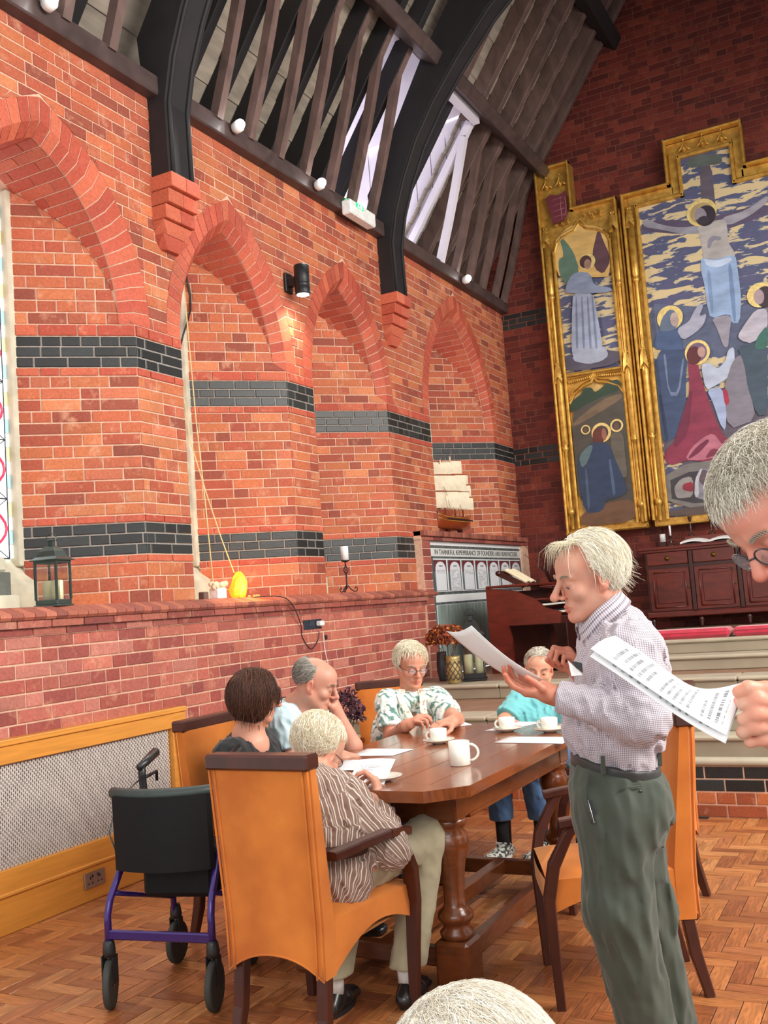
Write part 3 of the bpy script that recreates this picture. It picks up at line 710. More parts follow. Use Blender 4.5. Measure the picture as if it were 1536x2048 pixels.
M_glass = mat('clear_glass', (0.95, 0.97, 0.97), 0.03, var=0, bump=0, trans=1.0)
M_candle = mat('ivory_candle_wax', srgb('f8f2c4'), 0.5, var=0.04, sss=0.2)
M_candw = mat('white_candle_wax', srgb('e8eaea'), 0.5, var=0.04, sss=0.2)
def lantern(x, y, z, w, h, rz, label, m, ncan=2):
    t = thing('candle_lantern', label, 'lantern', (x, y, z)); Mx = Matrix.Translation((x, y, z)) @ rot_z(rz); b = MB()
    hw_ = w / 2; hb = h * 0.66
    b.box((-hw_, -hw_, 0), (hw_, hw_, h * .03), .003, M=Mx).box((-hw_ * .9, -hw_ * .9, h * .03), (hw_ * .9, hw_ * .9, h * .10), .003, M=Mx).build('base', m, t)
    b = MB()
    for sx in (-1, 1):
        for sy in (-1, 1): b.box((sx * hw_ * .85 - .006, sy * hw_ * .85 - .006, h * .1), (sx * hw_ * .85 + .006, sy * hw_ * .85 + .006, hb), M=Mx)
    for s_ in (-1, 1):
        b.box((-hw_ * .85, s_ * hw_ * .85 - .005, hb - .015), (hw_ * .85, s_ * hw_ * .85 + .005, hb), M=Mx)
        b.box((s_ * hw_ * .85 - .005, -hw_ * .85, hb - .015), (s_ * hw_ * .85 + .005, hw_ * .85, hb), M=Mx)
    b.build('frame', m, t)
    b = MB(); lv = [(1.12, hb), (1.12, hb + h * .015), (.78, hb + h * .06), (.62, hb + h * .14), (.42, hb + h * .20), (.18, hb + h * .22), (.16, hb + h * .29), (.22, hb + h * .30), (.05, hb + h * .325)]
    V = []
    for s_, zz in lv: V += [Mx @ Vector((sx * hw_ * s_, sy * hw_ * s_, zz)) for sx, sy in ((-1, -1), (1, -1), (1, 1), (-1, 1))]
    F = [(4 * i + k, 4 * i + (k + 1) % 4, 4 * i + 4 + (k + 1) % 4, 4 * i + 4 + k) for i in range(len(lv) - 1) for k in range(4)] + [(0, 3, 2, 1)]
    b.add(V, F).build('roof', m, t)
    b = MB()
    for s_ in (-1, 1):
        b.box((-hw_ * .8, s_ * hw_ * .83 - .001, h * .1), (hw_ * .8, s_ * hw_ * .83 + .001, hb - .015), M=Mx).box((s_ * hw_ * .83 - .001, -hw_ * .8, h * .1), (s_ * hw_ * .83 + .001, hw_ * .8, hb - .015), M=Mx)
    b.build('glass', M_glass, t)
    MB().tube([Mx @ Vector((math.cos(a) * w * .22, 0, hb + h * .31 + math.sin(a) * w * .22)) for a in np.linspace(-.3, math.pi + .3, 12)], .003, 5).build('handle', m, t)
    for k in range(ncan):
        o = Mx @ Vector(((-.25, .25)[k] * w, (.08, -.12)[k] * w, h * .1)); cc = thing('candle', '%s candle inside the %s' % (('left', 'right')[k] + ' ivory pillar', label.split(' lantern')[0] + ' lantern'), 'candle', o)
        MB().lathe([(w * .20, 0), (w * .20, h * .27), (w * .13, h * .28), (.002, h * .27)], o, 16).build('wax', M_candle, cc); MB().tube([o + Vector((0, 0, h * .27)), o + Vector((0.001, 0, h * .30))], .0015, 5).build('wick', M_blk, cc)
M_pewter = mat('dark_green_grey_metal', srgb('4a5c5a'), 0.3, metal=0.6, var=0.15)
q = px(103, 1223, -4.22); lantern(q[0], q[1] + .02, 1.583, 0.155, 0.385, 12, 'grey metal lantern with ivory candles on the brick ledge', M_pewter)
# stone inscription block in the first window
q = px(22, 1222, -4.42)
st = thing('stone_plaque_block', 'pale stone block with a dark inscribed front in the first window', 'plaque', (-4.5, 3.72, 1.58))
MB().box((-4.62, 3.35, 1.58), (-4.30, 3.90, 1.66), .01).box((-4.64, 3.35, 1.78), (-4.34, 3.86, 1.87), .02).build('stone_body', M_wstone, st)
MB().box((-4.6, 3.3, 1.65), (-4.32, 3.86, 1.785), .006).build('dark_tablet', mat('slate', srgb('5c5f58'), 0.6, var=0.2), st)
# salt lamp
so = px(477, 1199, -4.25); sl_ = thing('salt_lamp', 'glowing orange salt lamp on the brick ledge', 'lamp', so)
prf = [(0.045, 0), (.058, .02), (.062, .06), (.055, .11), (.04, .155), (.02, .185), (.004, .19)]; mb = MB(); n = 10; V = []
for r_, h_ in prf:
    for k in range(n): a = 2 * math.pi * k / n; rr = r_ * (1 + .14 * math.sin(3 * k + h_ * 40)); V.append((so[0] + rr * math.cos(a) * .9, so[1] + rr * math.sin(a) * 1.15 + h_ * .12, 1.585 + h_))
mb.add(V, [(i * n + k, i * n + (k + 1) % n, (i + 1) * n + (k + 1) % n, (i + 1) * n + k) for i in range(len(prf) - 1) for k in range(n)] + [tuple(range(n - 1, -1, -1))])
mb.build('salt_rock', mat('glowing_salt', srgb('ffb030'), 0.5, var=0.5, scale=(20,) * 3, emis=srgb('ff8c08'), emis_s=1.3), sl_)
MB().box((so[0] - .04, so[1] - .04, 1.575), (so[0] + .04, so[1] + .05, 1.59), .003).build('base', M_blk, sl_)
pl = bpy.data.lights.new('salt_lamp_glow', 'POINT'); pl.energy = 5.5; pl.color = (1, .45, .12); pl.shadow_soft_size = .05
po = bpy.data.objects.new('salt_lamp_glow', pl); C.objects.link(po); po.location = (so[0] + 0.14, so[1] + .02, 1.72)
q = px(437, 1203, -4.24); tl = thing('tealight_house', 'small frosted glass tealight house left of the salt lamp', 'candle holder', q)
MB().box((q[0] - .04, q[1] - .05, 1.583), (q[0] + .04, q[1] + .05, 1.66), .006).build('body', mat('frosted_glass', (0.9, 0.85, 0.8), 0.4, var=0.2, scale=(30,) * 3, bump=0.6), tl)
mb = MB(); rr_ = random.Random(3)
for k in range(16): mb.sphere((q[0] + rr_.uniform(-.04, .04), q[1] + rr_.uniform(-.055, .055), 1.665 + rr_.uniform(0, .025)), rr_.uniform(.014, .024), 8, 6)
mb.build('snowy_roof', mat('snow_white_resin', srgb('e8dcb8'), 0.8), tl)
q = px(408, 1205, -4.22); tag(MB().box((q[0] - .025, q[1] - .025, 1.583), (q[0] + .025, q[1] + .025, 1.635), .004).build('wooden_cube', M_timb2), 'tiny brown wooden cube on the ledge beside the second window', 'block')
q = px(505, 1197, -4.22); mb = MB()
for k in range(7): mb.sphere((q[0] + rr_.uniform(-.02, .02), q[1] - .03 + .018 * k, 1.592), .011, 8, 5)
tag(mb.build('pebble_string', mat('pale_pebble', srgb('c89060'), 0.6)), 'row of small pale pebbles right of the salt lamp', 'pebbles')
# iron candle stand
q = px(695, 1188, -4.2); cs = thing('iron_candle_stand', 'black wrought iron candle stand on the ledge', 'candle holder', q); bx, by = q[0], q[1]
mb = MB()
for a0 in (0.3, 2.4, 4.5):
    mb.tube([(bx + math.cos(a0) * r_, by + math.sin(a0) * r_, 1.585 + h_) for r_, h_ in ((.01, .06), (.03, .03), (.06, .008), (.085, .01), (.09, .035), (.075, .045), (.068, .03))], .005, 6)
mb.build('scroll_feet', M_blkm, cs)
mb = MB().tube([(bx, by, 1.62), (bx, by, 1.74)], .006, 8)
for k in range(4): mb.tube([(bx + .022 * math.sin(math.pi * t / 8) * math.cos(k * 1.57 + t * .5), by + .022 * math.sin(math.pi * t / 8) * math.sin(k * 1.57 + t * .5), 1.74 + .07 * t / 8) for t in range(9)], .003, 5)
mb.tube([(bx, by, 1.81), (bx, by, 1.845)], .006, 8).build('twisted_stem', M_blkm, cs)
MB().lathe([(.008, 0), (.035, .01), (.038, .018), (.034, .018)], (bx, by, 1.84), 16).build('drip_pan', M_blkm, cs)
cc = thing('candle', 'white pillar candle on top of the black iron stand', 'candle', (bx, by, 1.858))
MB().lathe([(.032, 0), (.032, .115), (.027, .118), (.003, .112)], (bx, by, 1.858), 18).build('wax', M_candw, cc); MB().tube([(bx, by, 1.97), (bx, by + .001, 1.985)], .0015, 5).build('wick', M_blk, cc)

# sockets and cables
def socket(X, y0, y1, z0, z1, label, m, plug=False):
    t = thing('wall_socket', label, 'socket', (X, (y0 + y1) / 2, z0)); MB().box((X, y0, z0), (X + .009, y1, z1), .002).build('face_plate', m, t)
    for yy in (y0 + (y1 - y0) * .27, y0 + (y1 - y0) * .73):
        zc = z0 + (z1 - z0) * .42; b = MB().box((X + .008, yy - .004, zc + .012), (X + .0105, yy + .004, zc + .026))
        for s_ in (-1, 1): b.box((X + .008, yy + s_ * .013 - .004, zc - .013), (X + .0105, yy + s_ * .013 + .004, zc - .004))
        b.build('pin_holes', M_blk, t); MB().box((X + .008, yy - .004 + (.014 if yy < (y0 + y1) / 2 else -.014), z1 - .026), (X + .013, yy + .004 + (.014 if yy < (y0 + y1) / 2 else -.014), z1 - .012)).build('switch', M_blk, t)
    return t
socket(-4.14, 6.46, 6.72, 1.315, 1.39, 'black double wall socket with a plug above the seated group', mat('gunmetal_plate', srgb('3a4450'), 0.35, metal=.5))
socket(-4.07, 4.04, 4.19, .07, .15, 'silver double wall socket in the radiator cover skirting', mat('brushed_steel', srgb('a8a098'), 0.35, metal=.8))
pg_ = thing('white_plug', 'white plug in the right half of the black wall socket', 'plug', (-4.11, 6.66, 1.34))
MB().box((-4.13, 6.63, 1.335), (-4.08, 6.69, 1.375), .008).build('body', mat('white_plastic', (.8, .8, .78), .35), pg_)
def cable(pts, r, m, label, nm='power_cable'):
    P_ = [np.array(p) for p in pts]; out = []
    for i in range(len(P_) - 1):
        p0, p1, p2, p3 = P_[max(i - 1, 0)], P_[i], P_[i + 1], P_[min(i + 2, len(P_) - 1)]
        for t in np.linspace(0, 1, 6)[:-1]: out.append(0.5 * ((2 * p1) + (-p0 + p2) * t + (2 * p0 - 5 * p1 + 4 * p2 - p3) * t * t + (-p0 + 3 * p1 - 3 * p2 + p3) * t ** 3))
    out.append(P_[-1]); return tag(MB().tube(out, r, 6).build(nm, m), label, 'cable')
cable([px(500, 1195, -4.16), px(560, 1193, -4.07), px(585, 1210, -4.06), px(602, 1250, -4.12), px(605, 1275, -4.13), px(622, 1298, -4.13), px(636, 1280, -4.13), px(638, 1262, -4.11)], .004, M_blk, 'thin black cable looping from the ledge down to the wall socket')
cable([px(646, 1262, -4.11), px(650, 1300, -4.12), px(662, 1350, -4.05), px(680, 1420, -3.9), px(706, 1470, -3.5)], .003, mat('white_flex', (.75, .72, .68), .5), 'thin white cable trailing down from the wall socket behind the seated men')
pb_ = thing('wall_button', 'tiny black button box below the wall socket', 'switch', px(652, 1277, -4.13)); MB().box((-4.14, 6.76, 1.225), (-4.125, 6.785, 1.26), .002).build('case', M_blk, pb_)
# exit sign and spots on the wall plate
ex = thing('exit_sign', 'white emergency exit light with green pictogram on the wall plate', 'sign', (-4.05, 7.7, 4.9))
MB().box((-4.10, 7.47, 4.90), (-4.0, 7.93, 5.03), .012).build('housing', mat('white_casing', (.8, .82, .8), .4), ex)
MB().box((-4.09, 7.50, 5.02), (-4.03, 7.90, 5.045), .004).box((-4.01, 7.56, 4.975), (-3.998, 7.70, 5.022), .002).build('green_panel', mat('green_light', srgb('30d070'), .4, emis=srgb('30e080'), emis_s=1.2), ex)
mb = MB().box((-3.999, 7.60, 4.99), (-3.996, 7.612, 5.005)).box((-3.999, 7.59, 4.98), (-3.996, 7.60, 4.992)).box((-3.999, 7.615, 4.98), (-3.996, 7.625, 4.992)).sphere((-3.997, 7.606, 5.011), .005, 8, 6).box((-3.999, 7.64, 4.98), (-3.996, 7.67, 5.014))
mb.build('running_figure_pictogram', mat('sign_white', (.95, .98, .95), .5, emis=(.9, 1, .92), emis_s=1.), ex)
M_bulb = mat('lit_bulb', (1, 1, 1), .3, emis=(1, .98, .95), emis_s=60)
for k, (ax, ay) in enumerate(((480, 250), (643, 366), (935, 557), (105, 2))):
    o = px(ax, ay, -4.03)
    t = thing('spotlight', ['bright spotlight on the wall plate between the first truss and the exit sign', 'smaller spotlight on the wall plate just left of the exit sign', 'spotlight on the wall plate nearest the end wall', 'spotlight on the wall plate at the top left corner'][k], 'spotlight', o, 'spotlights along the wall plate')
    MB().lathe([(.02, 0), (.042, .02), (.045, .07), (.03, .08)], o + A(-.06, 0, -.02), 14, (1, -.25, .1)).build('housing', mat('white_casing', (.8, .82, .8), .4), t)
    MB().sphere(o + A(.015, -.018, -.005), .036, 12, 8).build('bulb', M_bulb, t)
    l = bpy.data.lights.new('spot_beam', 'SPOT'); l.energy = 130; l.spot_size = 2.6; l.spot_blend = .8; l.color = (1, .96, .9); l.shadow_soft_size = .04
    lo = bpy.data.objects.new('spot_beam', l); C.objects.link(lo); lo.location = o + A(.09, -.03, 0); lo.rotation_euler = (Vector((3.0, -1.0, -2.2))).to_track_quat('-Z', 'Y').to_euler()
# wall lamp
q = px(604, 560, -4.05); wl = thing('wall_lamp', 'black cylindrical wall lamp shining down between the second and third arches', 'lamp', (q[0], q[1], q[2]))
MB().lathe([(.058, 0), (.061, .006), (.061, .06), (.058, .065), (.061, .07), (.061, .09), (.058, .095), (.061, .1), (.061, .235), (.052, .242)], (q[0], q[1], q[2] - .12), 24).build('cylinder', M_blkm, wl)
MB().box((WX, q[1] - .03, q[2] - .035), (q[0] - .04, q[1] + .03, q[2] + .035), .006).box((WX + .004, q[1] - .05, q[2] - .08), (WX + .03, q[1] + .05, q[2] + .08), .006).build('bracket', M_blkm, wl)
MB().lathe([(.05, 0), (.05, .004)], (q[0], q[1], q[2] - .123), 20).build('lens', mat('lit_lens', (1, 1, 1), .3, emis=(1, .97, .9), emis_s=12), wl)
l = bpy.data.lights.new('wall_lamp_beam', 'SPOT'); l.energy = 30; l.spot_size = 2.3; l.spot_blend = 1.0; l.color = (1, .85, .6); l.shadow_soft_size = .03
lo = bpy.data.objects.new('wall_lamp_beam', l); C.objects.link(lo); lo.location = (q[0], q[1], q[2] - .14)

# radiator cover
M_oak = woodmat('honey_oak_veneer', srgb('d8923e'), 0.4, 0.15, (30, 2, 30), attr=None, ring=0.12)
rc = thing('radiator_cover', 'honey oak radiator cover with a woven metal grille along the wall', 'radiator cover', (-4.09, 3.6, 0))
RX = -4.07
MB().box((-4.14, 2.3, .90), (RX + .012, 4.95, .93), .004).build('top_rail', M_oak, rc)
MB().box((-4.14, 2.3, .81), (RX, 4.94, .90), .003).build('upper_rail', M_oak, rc)
MB().box((-4.14, 4.82, .0), (RX + .002, 4.945, .90), .003).build('stile', M_oak, rc)
MB().box((-4.14, 2.3, .195), (RX, 4.82, .305), .003).build('lower_rail', M_oak, rc)
MB().box((-4.14, 2.3, .0), (RX - .004, 4.82, .185), .003).build('skirting', M_oak, rc)
MB().box((-4.14, 2.3, .18), (RX + .012, 4.82, .198), .004).build('bead', M_oak, rc)
M_gr = newmat('woven_metal_grille')[0]; nt = M_gr.node_tree; L = nt.links.new; b = nt.nodes['Principled BSDF']
# woven wire grille: real wires
mb = MB(); M_wire = mat('pewter_wire', srgb('d0cac4'), .45, metal=.1, var=.15)
yy = 2.9
V = []; F = []; n0 = 0
sp = 0.0125
ny = int((4.82 - 2.9) / sp); nz_ = int((.81 - .305) / sp)
for i in range(ny):
    y = 2.9 + i * sp
    for s0, s1, xo in ((y, y + sp * .62, .0),):
        V += [(RX - .03, s0, .305), (RX - .03, s1, .305), (RX - .03, s1, .81), (RX - .03, s0, .81)]; F.append((n0, n0 + 1, n0 + 2, n0 + 3)); n0 += 4
for j in range(nz_):
    z = .305 + j * sp
    pts = 24
    for i in range(ny):
        y = 2.9 + i * sp; xo = .0035 * (1 if (i + j) % 2 else -1)
        V += [(RX - .03 + xo, y, z), (RX - .03 + xo, y + sp * .8, z), (RX - .03 + xo, y + sp * .8, z + sp * .6), (RX - .03 + xo, y, z + sp * .6)]; F.append((n0, n0 + 1, n0 + 2, n0 + 3)); n0 += 4
mesh_np('woven_grille', V, np.array(F), M_wire, rc)
MB().box((-4.14, 2.3, .3), (RX - .05, 4.82, .82)).build('dark_backing', mat('grille_backing', srgb('8c8078'), .9), rc)  # plain grey-brown box behind the wires

# memorial tablet wall
MXX = -4.15
M_marb = mat('white_marble', srgb('eceeee'), .35, var=.06, scale=(5,) * 3); M_gmarb = mat('veined_green_marble', srgb('5a6464'), .25, var=.5, scale=(3, 12, 3), detail=8)
M_cip = mat('streaked_green_white_marble', srgb('8c9c96'), .25, var=.45, scale=(2, 40, 2), detail=6); M_maroon = mat('maroon_marble', srgb('6e2c34'), .4, var=.2)
M_ink = mat('black_lettering', (.02, .02, .02), .6); M_tab = mat('tablet_white', srgb('e2e6ea'), .4, var=.05)
mem = thing('memorial_tablet', 'white and grey marble memorial with seven arched name panels on the left wall', 'memorial', (MXX, 10.1, .74))
ma, mb_ = 8.82, 11.40
MB().box((MXX - .03, ma, .74), (MXX, mb_, 2.05)).build('marble_ground', M_marb, mem)
def strip(z0, z1, m, nm, d=.004, a0=ma + .04, a1=mb_ - .03): MB().box((MXX, a0, z0), (MXX + d, a1, z1)).build(nm, m, mem)
strip(1.985, 2.012, M_gmarb, 'grey_band'); strip(1.882, 1.902, M_gmarb, 'grey_band'); strip(1.522, 1.55, M_gmarb, 'grey_band'); strip(1.425, 1.447, M_gmarb, 'grey_band')
strip(.80, 1.42, M_cip, 'lower_marble_panel', a0=ma + .1)
MB().box((MXX, ma + .05, .75), (MXX + .005, ma + .075, 1.88)).build('grey_band', M_gmarb, mem); MB().box((MXX, mb_ - .05, .75), (MXX + .005, mb_ - .03, 1.88)).build('grey_band', M_gmarb, mem)
ys = [8.875, 9.225, 9.58, 9.94, 10.3, 10.65, 11.0, 11.36]
for k in range(7):
    y0, y1 = ys[k] + .02, ys[k + 1] - .02
    MB().box((MXX, y0, 1.56), (MXX + .005, y1, 1.868)).build('dark_border', M_gmarb, mem)
    MB().box((MXX, y0 + .012, 1.75), (MXX + .007, y1 - .012, 1.862)).build('maroon_spandrel', M_maroon, mem)
    c_ = (y0 + y1) / 2; h_ = (y1 - y0) / 2 - .035
    pts = [(MXX + .006, c_ - h_, 1.562), (MXX + .006, c_ + h_, 1.562)] + [(MXX + .006, c_ + h_ * math.cos(t), 1.755 + .095 * math.sin(t) ** .8) for t in np.linspace(0, math.pi, 12)]
    tb = MB().prism(pts, (.006, 0, 0)).build('name_tablet', M_tab, mem)
    rr_ = random.Random(k); b = MB().box((MXX + .012, c_ - .045, 1.80), (MXX + .0125, c_ + .045, 1.812))
    nl = (3, 15, 4, 14, 2, 8, 5)[k]
    for i in range(nl):
        z_ = 1.765 - i * .0135
        if z_ < 1.575: break
        y = c_ - h_ * .85
        while y < c_ + h_ * .8:
            e_ = y + rr_.uniform(.015, .06); b.box((MXX + .012, y, z_ - .0035), (MXX + .0125, min(e_, c_ + h_ * .85), z_)); y = e_ + .008 + (.08 if rr_.random() < .25 else 0)
    b.build('incised_names', mat('grey_lettering', (.16, .16, .18), .6), tb)
def text(s, size, M, m, name, parent, ext=.0008, align='CENTER', sx=1.0):
    cu = bpy.data.curves.new(name, 'FONT'); cu.body = s; cu.size = size; cu.extrude = ext; cu.align_x = align; cu.align_y = 'CENTER'; cu.space_character = 1.05
    o = bpy.data.objects.new(name, cu); C.objects.link(o); dg = bpy.context.evaluated_depsgraph_get(); me = bpy.data.meshes.new_from_object(o.evaluated_get(dg))
    bpy.data.objects.remove(o); me.transform(Matrix.Diagonal((sx, 1, 1, 1))); me.transform(M); me.transform(Matrix.Translation(-PW(parent))); me.materials.clear(); me.materials.append(m)
    o = bpy.data.objects.new(name, me); C.objects.link(o); o.parent = parent; return o
Mt = Matrix(((0, 0, 1, MXX + .0045), (1, 0, 0, 10.11), (0, 1, 0, 1.943), (0, 0, 0, 1)))
MB().box((MXX, ma + .02, 1.906), (MXX + .003, mb_ - .02, 1.98)).build('inscription_band', mat('inscription_marble', srgb('dcdeda'), .4), mem)
text('IN THANKFUL REMEMBRANCE OF FOUNDERS AND BENEFACTORS', .072, Mt, M_ink, 'inscription', mem, sx=1.03)
# brick frame and ledge of the memorial
mf = Pieces('frame_brick'); 
for ri, (z0, z1) in enumerate(rows(.74, 2.05, .0762)):
    for a_, b_, hh in (((8.62, 8.80, .17),)):
        m_ = MB().box((-4.2, a_ + (.0 if ri % 2 else .0), z0 + .004), (-4.115, b_, z1 - .004), .004); mf.solid(m_.V, m_.F, pick(P_LOW) * .85)
for k in range(38):
    m_ = MB().box((-4.25, 8.60 + k * .0765, 2.09), (-4.07, 8.60 + k * .0765 + .0735, 2.145), .006); mf.solid(m_.V, m_.F, pick(P_COP) * .8)
for k in range(13):
    m_ = MB().box((-4.2, 8.62 + k * .226, 2.052), (-4.10, min(8.62 + k * .226 + .222, 11.55), 2.088), .003); mf.solid(m_.V, m_.F, pick(P_LOW) * .7)
frt = thing('trim_3', kind='structure', loc=(-4.1, 10, 2.1)); mf.build(frt, M_rub)
MB().box((-4.2, 8.61, .74), (-4.12, 8.79, 2.06)).box((-4.72, 8.6, 2.06), (-4.12, 11.6, 2.14)).box((-4.2, 11.40, .74), (-4.12, 11.6, 2.06)).build('mortar_bed', M_mort, frt)
# ---------------------------------------------------------------- altarpiece
def goldmat():
    m, nt, b = newmat('old_gilding'); L = nt.links.new
    tc = N(nt, 'ShaderNodeNewGeometry'); nz = N(nt, 'ShaderNodeTexNoise'); nz.inputs['Scale'].default_value = 14; nz.inputs['Detail'].default_value = 5; L(tc.outputs['Position'], nz.inputs[0])
    cr = N(nt, 'ShaderNodeValToRGB'); e = cr.color_ramp.elements; e[0].position = .3; e[0].color = (*srgb('b68636'), 1); e[1].position = .7; e[1].color = (*srgb('e4b85c'), 1)
    L(nz.outputs[0], cr.inputs[0]); L(cr.outputs[0], b.inputs['Base Color']); b.inputs['Metallic'].default_value = .55; b.inputs['Roughness'].default_value = .38
    bp = N(nt, 'ShaderNodeBump'); bp.inputs['Strength'].default_value = .12; bp.inputs['Distance'].default_value = .003; L(nz.outputs[0], bp.inputs['Height']); L(bp.outputs[0], b.inputs['Normal']); return m
M_gold = goldmat()
def skymat():
    m, nt, b = newmat('painted_stormy_sky'); L = nt.links.new
    tc = N(nt, 'ShaderNodeNewGeometry'); mp = N(nt, 'ShaderNodeMapping'); mp.inputs['Scale'].default_value = (2.4, 1, 9.5); L(tc.outputs['Position'], mp.inputs[0])
    nz = N(nt, 'ShaderNodeTexNoise'); nz.inputs['Scale'].default_value = 1.7; nz.inputs['Detail'].default_value = 8; nz.inputs['Roughness'].default_value = .55; nz.inputs['Distortion'].default_value = .5; L(mp.outputs[0], nz.inputs[0])
    cr = N(nt, 'ShaderNodeValToRGB'); cr.color_ramp.elements[0].position = .445; cr.color_ramp.elements[0].color = (*srgb('cdbb90'), 1); cr.color_ramp.elements[1].position = .52; cr.color_ramp.elements[1].color = (*srgb('4c5470'), 1)
    x = cr.color_ramp.elements.new(.470); x.color = (*srgb('bdb092'), 1); x = cr.color_ramp.elements.new(.487); x.color = (*srgb('5a648a'), 1); x = cr.color_ramp.elements.new(.7); x.color = (*srgb('5e587c'), 1)
    L(nz.outputs[0], cr.inputs[0]); L(cr.outputs[0], b.inputs['Base Color']); b.inputs['Roughness'].default_value = .45; return m
M_psky = skymat()
def pmat(h, v=.22):
    return mat('oil_paint_' + h, srgb(h), .5, var=v, scale=(6, 6, 14), bump=.05, detail=6)
z5 = lambda x, y: (1040 + x * .3229, 230 + y * .3229)
z6 = lambda x, y: (1080 + x * .2969, 700 + y * .2969)
PY = 11.43
layer = [0]
def paint(parent, nm, pts, h, zf=None, clip=None):
    layer[0] += 1; Y = PY - 0.002 - layer[0] * 0.0006
    P_ = [py(*(zf(*p) if zf else p), PY) for p in pts]
    P_ = [A(p[0], Y, p[2]) for p in P_]
    if clip: P_ = [A(min(max(p[0], clip[0]), clip[1]), Y, min(max(p[2], clip[2]), clip[3])) for p in P_]
    # round the outline a little
    o = []; n = len(P_)
    for i in range(n):
        a, b = P_[i], P_[(i + 1) % n]; o += [a * .8 + b * .2, a * .2 + b * .8]
    return MB().prism(o, (0, .0005, 0)).build(nm, pmat(h), parent)
def disc(parent, nm, c, rx, ry, h, zf=None, rot=0, m=None):
    layer[0] += 1; Y = PY - 0.002 - layer[0] * 0.0006; p = py(*(zf(*c) if zf else c), PY)
    k = (.3229 if zf is z5 else .2969 if zf is z6 else 1) * 12.0 / 2000 * .985
    pts = [A(p[0] + math.cos(t) * rx * k * math.cos(rot) - math.sin(t) * ry * k * math.sin(rot), Y, p[2] + math.cos(t) * rx * k * math.sin(rot) + math.sin(t) * ry * k * math.cos(rot)) for t in np.linspace(0, 2 * math.pi, 25)[:-1]]
    return MB().prism(pts, (0, .0005, 0)).build(nm, m or pmat(h), parent)
M_halo = mat('halo_gold_leaf', srgb('e8d088'), .35, metal=.3, var=.2, scale=(30,) * 3)
alt = thing('altarpiece', 'tall gilded altarpiece with painted crucifixion on the end wall', 'altarpiece', (-1.6, 11.5, 2.11))
# backing boards
def board(x0, x1, z0, z1, m, nm, y0=PY, y1=11.58): return MB().box((x0, y0, z0), (x1, y1, z1)).build(nm, m, alt)
M_pred = pmat('5c5048')
board(-3.54, -2.60, 2.12, 5.99, M_gold, 'wing_board'); board(-3.54, -3.12, 5.991, 6.57, M_gold, 'crest_board')
board(-2.53, -.62, 2.12, 5.95, M_gold, 'centre_board'); board(-1.98, -1.17, 5.951, 6.45, M_gold, 'centre_crest_board')
pc_ = [(-2.355, 2.2), (-.79, 2.2), (-.79, 5.81), (-1.30, 5.81), (-1.30, 6.25), (-1.84, 6.25), (-1.84, 5.81), (-2.355, 5.81)]
centre = MB().prism([(x, PY - .002, z) for x, z in pc_], (0, .003, 0)).build('centre_painting', M_psky, alt)
og = [(-3.385, 4.04), (-2.735, 4.01), (-2.72, 5.5), (-2.76, 5.6), (-2.86, 5.67), (-2.98, 5.71), (-3.06, 5.80), (-3.13, 5.72), (-3.26, 5.68), (-3.35, 5.62), (-3.395, 5.5)]
angel = MB().prism([(x, PY - .002, z) for x, z in og], (0, .003, 0)).build('angel_painting', M_psky, alt)
lg = [(-3.37, 2.2), (-2.72, 2.2), (-2.72, 3.68), (-2.78, 3.78), (-2.90, 3.84), (-3.02, 3.87), (-3.06, 3.93), (-3.1, 3.87), (-3.2, 3.84), (-3.32, 3.76), (-3.37, 3.66)]
garden = MB().prism([(x, PY - .002, z) for x, z in lg], (0, .003, 0)).build('garden_painting', pmat('c8a460'), alt)
# centre picture
cc_ = (-2.354, -.79, 2.2, 5.80)
paint(centre, 'cross_beam', [(750, 670), (900, 650), (1110, 655), (1300, 600), (1536, 545), (1536, 620), (1250, 720), (1000, 740), (760, 720)], '544a62', z5, cc_)
paint(centre, 'cross_post', [(1112, 300), (1185, 295), (1215, 600), (1270, 1430), (1190, 1430), (1125, 600)], '5c5460', z5)
paint(centre, 'title_scroll', [(1030, 285), (1100, 252), (1250, 240), (1252, 300), (1180, 312), (1040, 332)], '5a6460', z5)
paint(centre, 'grey_mist', [(735, 1180), (1000, 1180), (1290, 1200), (1536, 1150), (1536, 1500), (735, 1500)], '58607a', z5, cc_)
paint(centre, 'ground', [(820, 380), (1536, 300), (1536, 700), (840, 790)], '605866', z6, cc_)
paint(centre, 'left_arm', [(755, 655), (800, 648), (870, 680), (1000, 700), (1130, 680), (1125, 735), (1000, 738), (860, 708), (770, 695)], '8c8c98', z5)
paint(centre, 'right_arm', [(1240, 640), (1400, 592), (1510, 512), (1536, 500), (1536, 540), (1430, 622), (1290, 690)], '94929c', z5, cc_)
paint(centre, 'torso', [(1100, 690), (1180, 660), (1270, 645), (1285, 700), (1290, 790), (1335, 860), (1325, 900), (1140, 900), (1125, 800), (1110, 740)], 'a8a4a2', z5)
paint(centre, 'rib_shade', [(1165, 770), (1200, 745), (1250, 760), (1240, 780), (1200, 775), (1175, 830), (1160, 820)], '848290', z5)
disc(centre, 'halo', (1125, 605), 86, 82, '', z5, m=M_halo); disc(centre, 'halo_inner', (1125, 608), 66, 62, 'a89468', z5)
disc(centre, 'hair', (1150, 625), 58, 62, '2e2832', z5); disc(centre, 'face', (1120, 622), 32, 46, '8c8490', z5, .2); disc(centre, 'beard', (1135, 655), 34, 26, '36303a', z5)
paint(centre, 'loincloth', [(1122, 880), (1200, 900), (1335, 862), (1350, 960), (1372, 1130), (1362, 1290), (1310, 1290), (1300, 1230), (1180, 1262), (1160, 1180), (1145, 1060), (1120, 960)], '8ea6c8', z5)
paint(centre, 'cloth_fold', [(1135, 890), (1220, 905), (1300, 880), (1320, 900), (1240, 945), (1160, 940)], 'b4c4dc', z5)
